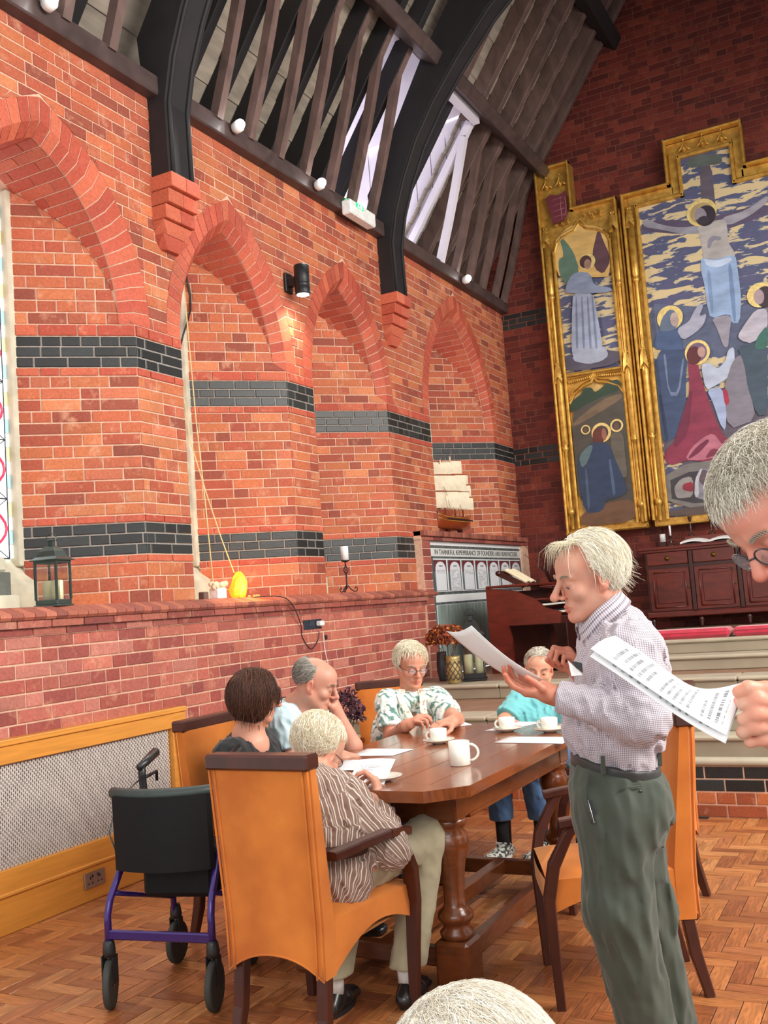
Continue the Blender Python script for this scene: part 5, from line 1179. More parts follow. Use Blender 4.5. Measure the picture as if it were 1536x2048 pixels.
for mi, (my, mh, sc_) in enumerate(((-.20, .84, 1.0), (.06, .90, 1.08), (.28, .70, .78))):
    MB().tube([(SX, SYc + my, SZ + .2), (SX, SYc + my, SZ + mh)], [.009, .004], 6).build('mast', M_hull, ship)
    zz = SZ + .30
    for sz_, hh in ((.17, .17), (.145, .16), (.11, .13)):
        w_ = sz_ * sc_; hh *= sc_
        ya = .6
        dY, dX = math.cos(ya), math.sin(ya)
        G2 = [[(SX + u * w_ * dX + .035 * math.sin(math.pi * v) * math.cos(u * 1.4) * dY + .01, SYc + my + u * w_ * dY - .035 * math.sin(math.pi * v) * math.cos(u * 1.4) * dX, zz + v * hh) for v in np.linspace(0, 1, 6)] for u in np.linspace(-1, 1, 7)]
        MB().sheet(G2, .002).build('sail', M_sail, ship)
        MB().tube([(SX - w_ * dX * 1.1, SYc + my - w_ * dY * 1.1, zz + hh + .004), (SX + w_ * dX * 1.1, SYc + my + w_ * dY * 1.1, zz + hh + .004)], .004, 5).build('yard', M_hull, ship)
        zz += hh + .015
    if mi < 2: MB().sheet([[(SX, SYc + my, SZ + mh - .07), (SX, SYc + my, SZ + mh - .02)], [(SX, SYc + my - .03, SZ + mh - .075), (SX, SYc + my - .03, SZ + mh - .03)], [(SX + .01, SYc + my - .06, SZ + mh - .07), (SX + .01, SYc + my - .06, SZ + mh - .025)]], .001).build('pennant', M_sail, ship)
b = MB()
for k in range(14): b.tube([(SX + .08 * (-1) ** k, SYc - .3 + k * .05, SZ + .22), (SX, SYc + (-.20, .06, .28)[min(2, k // 5)], SZ + .62)], .0018, 4)
b.build('rigging', M_hull, ship, kind='stuff')
# ---------------------------------------------------------------- table
M_tab_x = woodmat('polished_oak_top', srgb('7e4424'), .22, .5, (40, 3, 8), attr=None, ring=.3, bump=.06)
M_tabw = woodmat('turned_oak', srgb('6a3618'), .28, .4, (8, 8, 30), attr=None, ring=.3, bump=.06)
tb = thing('refectory_table', 'long polished oak refectory table with turned bulbous legs', 'table', (-2.01, 4.2, 0))
x0, x1, y0, y1, T = -2.50, -1.52, 3.30, 5.12, .775; ch = .13
def topoutline(e): return [(x0 - e, y0 + ch), (x0 + ch, y0 - e), (x1 - ch, y0 - e), (x1 + e, y0 + ch), (x1 + e, y1 - ch), (x1 - ch, y1 + e), (x0 + ch, y1 + e), (x0 - e, y1 - ch)]
def loop(levels):
    b = MB(); V = []; n = 8
    for e, z in levels: V += [(x, y, z) for x, y in topoutline(e)]
    F = [tuple(range(n - 1, -1, -1)), tuple(range((len(levels) - 1) * n, len(levels) * n))] + [(i * n + k, i * n + (k + 1) % n, (i + 1) * n + (k + 1) % n, (i + 1) * n + k) for i in range(len(levels) - 1) for k in range(n)]
    return b.add(V, F)
# planks of the top, framed by breadboard ends
nb = 6; pw = (x1 - x0) / nb
for k in range(nb):
    a, b_ = x0 + k * pw, x0 + (k + 1) * pw
    ya = y0 + .12 if 0 < k < nb - 1 else y0 + ch
    MB().box((a + .0008, y0 + .13, T - .042), (b_ - .0008, y1 - .13, T), .0015).build('top_plank', M_tab_x, tb)
M_tab_y = woodmat('polished_oak_end', srgb('7e4424'), .22, .5, (3, 40, 8), attr=None, ring=.3, bump=.06)
for s_, yy in ((1, y0), (-1, y1)):
    o = [(x0, yy + s_ * .13), (x0 + ch, yy), (x1 - ch, yy), (x1, yy + s_ * .13)]
    MB().prism([(x, y, T - .042) for x, y in o], (0, 0, .042)).build('end_board', M_tab_y, tb)
for a, b_ in (((x1 - .125, y0 + .345), (x1 - .125, y1 - .345)), ((x0 + .125, y0 + .345), (x0 + .125, y1 - .345)), ((x0 + .235, y0 + .235), (x1 - .235, y0 + .235)), ((x0 + .235, y1 - .235), (x1 - .235, y1 - .235))):
    MB().bar((*a, T - .10), (*b_, T - .10), .03, .11, bev=.003).bar((*a, T - .155), (*b_, T - .155), .04, .018, bev=.004).build('apron', M_tabw, tb)
legp = [(.05, .17), (.062, .18), (.066, .20), (.05, .215), (.056, .235), (.07, .25), (.068, .27), (.05, .285), (.042, .30), (.040, .34), (.045, .40), (.055, .46), (.068, .50), (.074, .53), (.070, .56), (.055, .58), (.066, .595), (.072, .61), (.066, .625)]
for lx in (x0 + .17, x1 - .17):
    for ly in (y0 + .28, y1 - .28):
        lg_ = MB().lathe(legp, (lx, ly, 0), 24).build('leg', M_tabw, tb)
        MB().box((lx - .07, ly - .07, 0), (lx + .07, ly + .07, .175), .012).build('foot_block', M_tabw, lg_); MB().box((lx - .065, ly - .065, .62), (lx + .065, ly + .065, .735), .006).build('head_block', M_tabw, lg_)
for ly in (y0 + .28, y1 - .28): MB().bar((x0 + .23, ly, .10), (x1 - .23, ly, .10), .05, .07, bev=.005).build('stretcher', M_tabw, tb)
MB().bar(((x0 + x1) / 2, y0 + .3, .10), ((x0 + x1) / 2, y1 - .3, .10), .06, .07, bev=.005).build('stretcher', M_tabw, tb)
MB().bar((x1 - .17, y0 + .35, .10), (x1 - .17, y1 - .35, .10), .05, .07, bev=.005).build('stretcher', M_tabw, tb)

# crockery
M_china = mat('cream_china', srgb('e8e8dc'), .18, var=.02, bump=0, coat=.5)
def cup(x, y, z, label, hang, saucer=True, r=.042, h=.062, mug=False):
    if saucer:
        s_ = thing('saucer', label.replace('teacup', 'saucer under the teacup'), 'saucer', (x, y, z), 'white tea saucers on the table')
        MB().lathe([(.03, 0), (.034, .004), (.062, .012), (.076, .020), (.077, .022), (.06, .015), (.03, .008), (.002, .007)], (x, y, z), 32).build('dish', M_china, s_)
        z += .008
    t = thing('coffee_mug' if mug else 'teacup', label, 'mug' if mug else 'cup', (x, y, z))
    if mug: p = [(r * .9, 0), (r, .004), (r, h), (r * .93, h), (r * .92, .01), (.001, .008)]
    else: p = [(r * .55, 0), (r * .6, .005), (r * .82, .012), (r * .95, h * .4), (r, h), (r * .94, h), (r * .88, h * .4), (r * .6, .014), (.001, .01)]
    MB().lathe(p, (x, y, z), 32).build('body', M_china, t)
    a = math.radians(hang); d = A(math.cos(a), math.sin(a), 0); hr = h * (.34 if mug else .28)
    MB().tube([A(x, y, z + h * .52) + d * (r * .97 + hr * math.sin(t_) * 1.05) + A(0, 0, hr * math.cos(t_)) for t_ in np.linspace(0.05, math.pi - .05, 12)], .0055, 8).build('handle', M_china, t)
    MB().lathe([(.002, h * .8), (r * .9, h * .8)], (x, y, z), 24, cap=False).build('tea', mat('milky_tea', srgb('6e3c20'), .15), t)
q = pz(919, 1531, T); cup(q[0], q[1] + .01, T, 'tall white coffee mug near the front corner of the table', 15, False, .044, .098, True)
q = pz(878, 1487, T); cup(q[0], q[1], T, 'white teacup on a saucer behind the tall mug', 195)
q = pz(1015, 1463, T); cup(q[0], q[1], T, 'white teacup on a sheet of paper at the far end', 200)
q = pz(1100, 1464, T); cup(q[0], q[1], T, 'white teacup beside the standing man at the table edge', 190)
q = pz(766, 1562, T); s_ = thing('saucer', 'empty white saucer half hidden behind the held sheet', 'saucer', (q[0], q[1], T), 'white tea saucers on the table')
MB().lathe([(.03, 0), (.034, .004), (.062, .012), (.076, .020), (.077, .022), (.06, .015), (.03, .008), (.002, .007)], (q[0], q[1], T), 32).build('dish', M_china, s_)

def printmat(name, nl=36, right=.8, top=.12):
    m, nt, b = newmat(name); L = nt.links.new
    at = N(nt, 'ShaderNodeAttribute', attribute_name='pat'); sp = N(nt, 'ShaderNodeSeparateXYZ'); L(at.outputs['Vector'], sp.inputs[0])
    def M_(op, a, b_=None, c=None):
        n = N(nt, 'ShaderNodeMath', operation=op)
        for i, v in enumerate((a, b_, c)):
            if v is None: continue
            if isinstance(v, (int, float)): n.inputs[i].default_value = v
            else: L(v, n.inputs[i])
        return n.outputs[0]
    u, v = sp.outputs[0], sp.outputs[1]
    li = M_('FLOOR', M_('MULTIPLY', v, nl)); fr = M_('FRACT', M_('MULTIPLY', v, nl))
    wn = N(nt, 'ShaderNodeTexWhiteNoise', noise_dimensions='1D'); L(li, wn.inputs['W'])
    end = M_('ADD', M_('MULTIPLY', wn.outputs['Value'], .35), right - .35)
    nz = N(nt, 'ShaderNodeTexNoise', noise_dimensions='2D'); nz.inputs['Scale'].default_value = 1; nz.inputs['Detail'].default_value = 1
    cb_ = N(nt, 'ShaderNodeCombineXYZ'); L(M_('MULTIPLY', u, 60), cb_.inputs[0]); L(M_('MULTIPLY', li, 7.3), cb_.inputs[1]); L(cb_.outputs[0], nz.inputs[0])
    on = M_('MULTIPLY', M_('LESS_THAN', fr, .42), M_('GREATER_THAN', nz.outputs[0], .42))
    on = M_('MULTIPLY', on, M_('MULTIPLY', M_('GREATER_THAN', u, .12), M_('LESS_THAN', u, end)))
    on = M_('MULTIPLY', on, M_('MULTIPLY', M_('GREATER_THAN', v, .07), M_('LESS_THAN', v, 1 - top)))
    wn2 = N(nt, 'ShaderNodeTexWhiteNoise', noise_dimensions='1D'); L(M_('ADD', li, 31.7), wn2.inputs['W']); on = M_('MULTIPLY', on, M_('GREATER_THAN', wn2.outputs['Value'], .12))
    mx = N(nt, 'ShaderNodeMix', data_type='RGBA'); mx.inputs[6].default_value = (.82, .83, .84, 1); mx.inputs[7].default_value = (.25, .26, .29, 1); L(on, mx.inputs[0]); L(mx.outputs[2], b.inputs['Base Color'])
    b.inputs['Roughness'].default_value = .7; return m
M_print = printmat('printed_sheet'); M_print2 = printmat('large_print_sheet', 19, .9, .05)
def paper_grid(G, name, label, m, nu=14, nv=10, th=.0006):
    """G: 4 corners [bl, br, tr, tl] + bulge function"""
    G = np.array(G); a, b = G.shape[:2]; V = G.reshape(-1, 3)
    F = np.array([(i * b + j, (i + 1) * b + j, (i + 1) * b + j + 1, i * b + j + 1) for i in range(a - 1) for j in range(b - 1)])
    pat = np.array([(i / (a - 1), j / (b - 1), 0) for i in range(a) for j in range(b)])
    o = mesh_np(name, V, F, m, pat=pat, smooth=True, loc=V.mean(0)); sm = o.modifiers.new('thickness', 'SOLIDIFY'); sm.thickness = th; sm.offset = -1
    if label: tag(o, label, 'paper')
    return o
def flat_paper(pxs, z, label):
    P_ = [pz(*p, z) for p in pxs]
    n = 6; G = [[(P_[0] * (1 - u) + P_[1] * u) * (1 - v) + (P_[3] * (1 - u) + P_[2] * u) * v + A(0, 0, .0015 * math.sin(3 * u) * math.sin(3 * v)) for v in np.linspace(0, 1, n)] for u in np.linspace(0, 1, n)]
    return paper_grid(G, 'sheet_of_paper', label, M_print)
flat_paper([(700, 1512), (785, 1511), (828, 1498), (735, 1497)], T + .002, 'printed sheet on the table by the hand of the man in pale blue')
flat_paper([(845, 1447), (870, 1459), (944, 1449), (925, 1443)], T + .002, 'printed sheet in front of the woman with glasses')
flat_paper([(970, 1461), (1010, 1461), (1085, 1444), (1035, 1443)], T + .0012, 'printed sheet under the teacup of the woman in turquoise')
flat_paper([(988, 1485), (1126, 1487), (1140, 1474), (1020, 1473)], T + .002, 'printed sheet lying near the right edge of the table')
flat_paper([(672, 1540), (760, 1541), (790, 1519), (690, 1520)], T + .004, 'printed sheet on the table beyond the man in the striped shirt')

# ---------------------------------------------------------------- chairs
def suede():
    m, nt, b = newmat('tan_suede'); L = nt.links.new
    tc = N(nt, 'ShaderNodeNewGeometry'); n1 = N(nt, 'ShaderNodeTexNoise'); n1.inputs['Scale'].default_value = 5; n1.inputs['Detail'].default_value = 5; n2 = N(nt, 'ShaderNodeTexNoise'); n2.inputs['Scale'].default_value = 90; n2.inputs['Detail'].default_value = 3
    L(tc.outputs['Position'], n1.inputs[0]); L(tc.outputs['Position'], n2.inputs[0])
    cr = N(nt, 'ShaderNodeValToRGB'); cr.color_ramp.elements[0].position = .3; cr.color_ramp.elements[0].color = (*srgb('b8601a'), 1); cr.color_ramp.elements[1].position = .7; cr.color_ramp.elements[1].color = (*srgb('d87e2c'), 1)
    L(n1.outputs[0], cr.inputs[0]); L(cr.outputs[0], b.inputs['Base Color']); b.inputs['Roughness'].default_value = .85; b.inputs['Sheen Weight'].default_value = .35; b.inputs['Sheen Tint'].default_value = (1, .7, .4, 1)
    bp = N(nt, 'ShaderNodeBump'); bp.inputs['Strength'].default_value = .15; bp.inputs['Distance'].default_value = .002; L(n2.outputs[0], bp.inputs['Height']); L(bp.outputs[0], b.inputs['Normal']); return m
M_suede = suede(); M_chw = woodmat('dark_mahogany_chair_wood', srgb('421a0e'), .38, .15, (12, 12, 6), attr=None, ring=.25, bump=.05)
def tmb(mb, M): mb.V = [tuple(M @ Vector(v)) for v in mb.V]; return mb
def armchair(cx, cy, rot, label, w=.47):
    t = thing('dining_armchair', label, 'chair', (cx, cy, 0), 'tan high-backed armchairs round the table'); M = Matrix.Translation((cx, cy, 0)) @ rot_z(rot)
    h = w / 2
    # back: closed slab with arched bottom edge, rounded sides
    nu, nv = 15, 12; yb = lambda z: -.235 - .05 * max(0, (z - .45)) / .5 ; th = lambda z: .085 - .03 * max(0, (z - .45) / .5)
    G = []; us = np.linspace(-1, 1, nu)
    def bz(u): return .27 + .065 * (1 - abs(u) ** 2.2)
    hh = lambda z: h * (.82 + .06 * min(1, max(0, (z - .3) / .6)))
    def ring(u):
        zb = bz(u); out = []
        for v in np.linspace(0, 1, nv):
            z = zb + (.945 - zb) * v; rr = .012 * (1 - min(1, (1 - abs(u)) / .08)) ** 2
            out.append((u * hh(z), yb(z) - th(z) / 2 + rr, z))
        for v in np.linspace(1, 0, nv):
            z = zb + (.945 - zb) * v; z = max(z, zb); rr = .012 * (1 - min(1, (1 - abs(u)) / .08)) ** 2
            out.append((u * hh(z), yb(z) + th(z) / 2 + .012 * (1 - u * u) - rr, z))
        return out
    G = [ring(u) for u in us]; m_ = 2 * nv; V = [p for g in G for p in g]
    F = [(i * m_ + k, (i + 1) * m_ + k, (i + 1) * m_ + (k + 1) % m_, i * m_ + (k + 1) % m_) for i in range(nu - 1) for k in range(m_)]
    F += [(k, k + 1, m_ - 2 - k, m_ - 1 - k) for k in range(nv - 1)] + [((nu - 1) * m_ + k, (nu - 1) * m_ + m_ - 1 - k, (nu - 1) * m_ + m_ - 2 - k, (nu - 1) * m_ + k + 1) for k in range(nv - 1)]
    mb = MB().add(V, F, True); bk_ = tmb(mb, M).build('backrest', M_suede, t)
    es = bk_.modifiers.new('edge', 'EDGE_SPLIT'); es.split_angle = math.radians(50)
    b = MB()
    for s_ in (-1, 1):
        for dx in (.0, -.022): b.tube([(s_ * (hh(z) + dx - .004), yb(z) - th(z) / 2 - .001, z) for z in np.linspace(.275, .94, 12)], .0042, 6)
    b.tube([(u * hh(bz(u)), yb(bz(u)) - th(.3) / 2, bz(u)) for u in us], .0035, 6); tmb(b, M).build('piping', M_suede, bk_, kind='stuff')
    zt = .965
    tmb(MB().box((-h * .89 - .004, yb(.95) - .042, .94), (h * .89 + .004, yb(.95) + .033, .992), .008), M).build('top_rail', M_chw, t)
    # seat
    nu, nv = 9, 9; V = []; F = []
    yf, ybk = .255, -.21
    def sw(v): return h * (.82 + .19 * v)
    def side_z(v): return .27 + .085 * math.sin(math.pi * min(1, v * .92 + .02)) + .035 * v
    top = [[(u * sw(v) * (1 - .0), ybk + (yf - ybk) * v, .455 + .025 * (1 - u ** 4) * (1 - (2 * v - 1) ** 6) - .01 * abs(u) ** 6) for v in np.linspace(0, 1, nv)] for u in np.linspace(-1, 1, nu)]
    b = MB().sheet(top)
    for s_ in (-1, 1): b.sheet([[(s_ * sw(v), ybk + (yf - ybk) * v, side_z(v) + (.445 - side_z(v)) * k) for k in (0, .5, 1)] for v in np.linspace(0, 1, 14)])
    b.sheet([[(u * sw(1), yf + .012 * (1 - u * u), .345 + .03 * (1 - u * u) + (.445 - .345 - .03 * (1 - u * u)) * k) for k in (0, .5, 1)] for u in np.linspace(-1, 1, 9)])
    b.add([(-h * .8, ybk, .34), (h * .8, ybk, .34), (h * .95, yf, .36), (-h * .95, yf, .36)], [(0, 1, 2, 3)])
    tmb(b, M).build('seat', M_suede, t)
    # legs: rear pair splayed, front pair rising into the arm supports
    for s_ in (-1, 1):
        hr = h * .84; b = MB().bar((s_ * (hr - .03), -.235, .30), (s_ * (hr - .028), -.255, .14), .042, .042, up=(0, 1, 0), bev=.004).bar((s_ * (hr - .028), -.255, .145), (s_ * (hr - .022), -.29, 0), .042, .042, up=(0, 1, 0), bev=.004, w2=.034, h2=.034)
        tmb(b, M).build('leg', M_chw, t)
        pts = [(s_ * (h - .012), .238, 0), (s_ * (h - .004), .245, .22), (s_ * (h + .006), .25, .38), (s_ * (h + .018), .225, .50), (s_ * (h + .024), .17, .60), (s_ * (h + .024), .125, .655)]
        ww = [.034, .044, .05, .05, .042, .036]
        b = MB()
        for k in range(5): b.bar(pts[k], A(*pts[k + 1]) + nrm(A(*pts[k + 1]) - A(*pts[k])) * .006, ww[k], ww[k] * (.8 if k else .9), up=(0, 1, .2), bev=.004, w2=ww[k + 1], h2=ww[k + 1] * .8)
        tmb(b, M).build('leg', M_chw, t)
        pa = [(s_ * (h * .86), -.20, .645), (s_ * (h * .93 + .01), -.10, .655), (s_ * (h + .03), .05, .665), (s_ * (h + .026), .19, .645)]
        b = MB()
        for k in range(3): b.bar(pa[k], A(*pa[k + 1]) + nrm(A(*pa[k + 1]) - A(*pa[k])) * .004, .045 if k < 2 else .055, .03, bev=.005, w2=.055, h2=.03)
        tmb(b, M).build('armrest', M_chw, t)
    return t
armchair(-1.985, 3.085, -2, 'tan suede armchair with its back to the camera, nearest the table corner')
armchair(-2.79, 3.89, -90, 'tan suede armchair under the dark-haired woman beside the radiator cover')
armchair(-2.90, 4.50, -90, 'tan suede armchair under the man in the pale blue polo')
armchair(-2.83, 5.36, 212, 'tan suede armchair behind the woman with glasses and leaf-print top')
armchair(-1.135, 3.77, 115, 'empty tan suede armchair behind the standing man')
armchair(-1.30, 4.72, 92, 'empty tan suede armchair at the right side of the table, mostly hidden')
# slim metal chair under the woman in turquoise
mc = thing('metal_chair', 'slim metal-legged chair under the woman in turquoise', 'chair', (-1.98, 5.62, 0))
for s_ in (-1, 1):
    MB().tube([(-1.98 + s_ * .2, 5.40, 0), (-1.98 + s_ * .19, 5.42, .43)], .011, 8).build('leg', M_blkm, mc); MB().tube([(-1.98 + s_ * .2, 5.84, 0), (-1.98 + s_ * .19, 5.80, .43), (-1.98 + s_ * .19, 5.86, .80)], .011, 8).build('leg', M_blkm, mc)
MB().box((-2.2, 5.38, .42), (-1.76, 5.82, .46), .015).build('seat', M_blk, mc); MB().box((-2.18, 5.83, .58), (-1.78, 5.87, .86), .012).build('backrest', M_blk, mc)

# ---------------------------------------------------------------- rollator
M_pur = mat('metallic_violet_paint', srgb('3a2470'), .25, metal=.4, coat=.5, var=.05, bump=0); M_rub_ = mat('grey_rubber_tyre', srgb('3a3c38'), .7); M_vinyl = mat('black_vinyl', (.008, .008, .009), .65, var=.1, spec=.2); M_pad = mat('padded_black_foam', srgb('2e3836'), .5)
ro = thing('rollator', 'folding violet-framed rollator with black seat bag by the radiator cover', 'walker', (-2.74, 3.25, 0))
RM = Matrix.Translation((-2.735, 3.26, 0)) @ rot_z(14)
def R_(x, y, z): return tuple(RM @ Vector((x, y, z)))
for s_ in (-1, 1):
    # rear (near) leg with side tube
    f = MB().tube([R_(s_ * .215, -.235, .20), R_(s_ * .215, -.235, .345), R_(s_ * .212, -.215, .40), R_(s_ * .195, -.05, .60), R_(s_ * .19, .0, .66)], .0145, 10).tube([R_(s_ * .20, -.12, .515), R_(s_ * .16, -.12, .515)], .009, 8)
    f.tube([R_(s_ * .212, -.20, .42), R_(s_ * .17, .235, .28)], .010, 8).tube([R_(s_ * .19, .0, .64), R_(s_ * .17, .235, .28), R_(s_ * .17, .24, .19)], .013, 8)
    f.build('side_frame', M_pur, ro)
    hn = MB().tube([R_(s_ * .19, -.0, .62), R_(s_ * .19, .06, .76), R_(s_ * .19, .05, .82), R_(s_ * .19, .05, .87)], .016, 8).build('handle_post', M_blkm, ro)
    MB().tube([R_(s_ * .19, .03, .86), R_(s_ * .19, .09, .875), R_(s_ * .19, .18, .90)], [.015, .019, .021], 10).build('grip', M_blk, hn)
    MB().tube([R_(s_ * .19, .05, .81), R_(s_ * .19, .12, .815), R_(s_ * .19, .18, .82), R_(s_ * .19, .18, .78)], .007, 6).build('brake_lever', M_blkm, hn)
    MB().tube([R_(s_ * .20, .05, .81), R_(s_ * .27, -.02, .74), R_(s_ * .28, -.08, .62), R_(s_ * .22, -.12, .53)], .003, 6).build('brake_cable', M_blk, ro)
    for yy, r_ in ((-.235, .092), (.25, .088)):
        o = A(*R_(s_ * (.215 if yy < 0 else .17), yy, r_)); ax = np.array((RM.to_3x3() @ Vector((1, 0, 0)))[:]); ax = nrm(ax + A(0, .35 if s_ < 0 else .12, 0) if yy < 0 else ax)
        whl = MB().lathe([(r_ * .80, -.012), (r_ * .95, -.013), (r_, -.006), (r_, .006), (r_ * .95, .013), (r_ * .80, .012)], o, 28, ax).build('wheel', M_rub_, ro)
        MB().lathe([(.018, -.014), (.022, -.01), (r_ * .5, -.004), (r_ * .82, -.010), (r_ * .82, .010), (r_ * .5, .004), (.022, .01), (.018, .014)], o, 20, ax).build('hub', M_blk, whl)
        b = MB()
        for e in (-1, 1): b.bar(o + ax * .02 * e, o + ax * .02 * e + A(0, 0, r_ + .015), .006, .03, up=(0, 1, 0), bev=.001)
        b.lathe([(.024, 0), (.026, .02), (.022, .05), (.018, .06)], o + A(0, 0, r_ + .01), 12).build('fork', M_blk, ro)
MB().bar(R_(-.215, -.235, .275), R_(.215, -.235, .262), .022, .036, bev=.005).build('cross_bar', M_pur, ro)
G = [[R_(u * .20, -.19 - .05 * (1 - u * u) + .01 * v, .785 - .285 * v) for v in np.linspace(0, 1, 8)] for u in np.linspace(-1, 1, 12)]
MB().sheet(G, -.025).build('bag_front', M_vinyl, ro)
MB().tube([R_(-.235, -.09, .77)] + [R_(u * .235, -.13 - .085 * (1 - u * u), .792) for u in np.linspace(-.9, .9, 13)] + [R_(.235, -.09, .78), R_(.24, 0, .76)], [.014] + [.023] * 13 + [.016, .013], 12).build('backrest_pad', M_pad, ro)
MB().box((-.19, -.17, .515), (.19, .12, .56), .012, M=RM).build('seat', M_vinyl, ro)
b = MB().box((-.125, -.12, .375), (.18, .10, .515), .02, M=RM); b.build('shopping_basket', M_vinyl, ro)
b = MB()
for x in (-.10, .0, .12): b.sphere(R_(x, -.128, .49), .006, 8, 6)
b.build('silver_studs', mat('chrome', (.6, .6, .6), .2, metal=1), ro, kind='stuff')

# purple dried flowers standing between the men and the woman with glasses
q = pd(688, 1440, 5.45)
vase(q[0], q[1], 0, .09, q[2] - .12 , 'dark patterned floor vase against the wall behind the table', mat('dark_glaze', srgb('2c3038'), .3), True)
blooms(q[0], q[1], q[2] - .12, .12, .30, 380, ['3a1c2c', '54283c', '2c141c', '6a3440'], 'dark purple dried flower heads behind the man in pale blue', .02, 5)
# ---------------------------------------------------------------- implicit surfaces for people and cloth
def smin(a, b, k):
    h = np.maximum(k - np.abs(a - b), 0) / k; return np.minimum(a, b) - h * h * k * .25
def smax(a, b, k): return -smin(-a, -b, k)
_nw = np.random.default_rng(3).normal(size=(7, 3)); _nw /= np.linalg.norm(_nw, axis=1)[:, None]; _np = np.random.default_rng(4).uniform(0, 6.28, 7)
def noise3(P, f):
    q = P + .25 / f * np.sin(P[..., [1, 2, 0]] * f * 1.7 + 1.3); o = 0
    for i in range(7): o = o + np.sin(q @ _nw[i] * f * (1 + .18 * i) + _np[i])
    return o / 7 * 2
class Fld:
    def __init__(s): s.P = []; s.post = []
    def cap(s, a, b, ra, rb=None, k=.02, lab=0, side=None, rs=None, op='u'):
        """tapered capsule; with side (unit) and rs=(rsa, rsb) the section is flattened: rs across 'side', ra/rb in depth"""
        a = A(*a); b = A(*b); rb = ra if rb is None else rb; s.P.append(dict(t='c', a=a, b=b, ra=ra, rb=rb, k=k, lab=lab, side=None if side is None else nrm(side), rs=rs, op=op, m=max(ra, rb, *(rs or (0,))))); return s
    def ell(s, c, r, R=None, k=.02, lab=0, op='u'):
        r = A(*r) if hasattr(r, '__len__') else A(r, r, r); s.P.append(dict(t='e', a=A(*c), b=A(*c), r=r, R=np.eye(3) if R is None else np.asarray(R), k=k, lab=lab, op=op, m=r.max())); return s
    def dist(s, p, X):
        if p['t'] == 'e':
            q = (X - p['a']) @ p['R'].T; k0 = np.linalg.norm(q / p['r'], axis=-1); k1 = np.linalg.norm(q / p['r'] ** 2, axis=-1); return k0 * (k0 - 1) / np.maximum(k1, 1e-6)
        ba = p['b'] - p['a']; L2 = max(ba @ ba, 1e-10); w = X - p['a']; t = np.clip(w @ ba / L2, 0, 1); q = w - t[..., None] * ba
        if p['side'] is None: return np.linalg.norm(q, axis=-1) - (p['ra'] + (p['rb'] - p['ra']) * t)
        sd = nrm(p['side'] - ba * (p['side'] @ ba) / L2); qs = q @ sd; qn = np.sqrt(np.maximum((q * q).sum(-1) - qs * qs, 0))
        rs = p['rs'][0] + (p['rs'][1] - p['rs'][0]) * t; rn = p['ra'] + (p['rb'] - p['ra']) * t
        k0 = np.sqrt((qs / rs) ** 2 + (qn / rn) ** 2); k1 = np.sqrt((qs / rs ** 2) ** 2 + (qn / rn ** 2) ** 2); return k0 * (k0 - 1) / np.maximum(k1, 1e-6)
    def mesh(s, h, disp=None, clip=None):
        U = [p for p in s.P if p['op'] == 'u']; lo = np.min([np.minimum(p['a'], p['b']) - p['m'] for p in U], 0) - 3 * h; hi = np.max([np.maximum(p['a'], p['b']) + p['m'] for p in U], 0) + 3 * h
        if clip is not None: lo = np.maximum(lo, clip[0]); hi = np.minimum(hi, clip[1])
        n = np.maximum(((hi - lo) / h).astype(int) + 1, 4); D = np.full(n, .08, np.float32); ax = [lo[i] + h * np.arange(n[i]) for i in range(3)]
        for p in s.P:
            m = p['m'] + p['k'] + .03; l = np.minimum(p['a'], p['b']) - m; u = np.maximum(p['a'], p['b']) + m
            i0 = np.clip(((l - lo) / h).astype(int), 0, n - 1); i1 = np.clip(((u - lo) / h).astype(int) + 1, 1, n)
            if np.any(i1 <= i0): continue
            sl = tuple(slice(a, b) for a, b in zip(i0, i1)); X = np.stack(np.meshgrid(*[ax[i][sl[i]] for i in range(3)], indexing='ij'), -1); d = s.dist(p, X)
            D[sl] = smin(D[sl], d, p['k']) if p['op'] == 'u' else smax(D[sl], -d, p['k'])
        if disp or s.post:
            near = np.abs(D) < .05; idx = np.argwhere(near); X = lo + idx * h; d = D[near]
            if disp: d = d + disp(X)
            for c, nv, rad in s.post:   # plane cuts: remove the side nv points to, within rad of c
                w = X - c; dd = w @ nv; rr = np.linalg.norm(w - dd[:, None] * nv, axis=1); sel = (rr < rad) & (np.abs(dd) < rad); d = np.where(sel, np.maximum(d, dd), d)
            D[near] = d
            # far interior/exterior of cuts
            for c, nv, rad in s.post:
                i0 = np.clip(((c - rad - lo) / h).astype(int), 0, n - 1); i1 = np.clip(((c + rad - lo) / h).astype(int) + 1, 1, n); sl = tuple(slice(a, b) for a, b in zip(i0, i1))
                X = np.stack(np.meshgrid(*[ax[i][sl[i]] for i in range(3)], indexing='ij'), -1); w = X - c; dd = w @ nv; rr = np.linalg.norm(w - dd[..., None] * nv, axis=-1)
                D[sl] = np.where((rr < rad) & (np.abs(dd) < rad), np.maximum(D[sl], dd), D[sl])
        # surface nets
        I = D < 0; c = [(a, b, g) for a in (0, 1) for b in (0, 1) for g in (0, 1)]
        sh = lambda a, o: a[o[0]:n[0] - 1 + o[0], o[1]:n[1] - 1 + o[1], o[2]:n[2] - 1 + o[2]]
        cnt = sum(sh(I, o).astype(np.int8) for o in c); act = (cnt > 0) & (cnt < 8); cid = np.full(act.shape, -1, np.int32); ci = np.argwhere(act); cid[act] = np.arange(len(ci))
        vals = {o: sh(D, o)[act] for o in c}; S = np.zeros((len(ci), 3)); W = np.zeros(len(ci))
        for o in c:
            for k in range(3):
                if o[k]: continue
                o2 = tuple(1 if j == k else o[j] for j in range(3)); a, b = vals[o], vals[o2]; cr = (a < 0) != (b < 0); t = np.where(cr, a / np.where(cr, a - b, 1), 0)
                p = np.zeros((len(ci), 3)); p += o; p[:, k] += t; S += p * cr[:, None]; W += cr
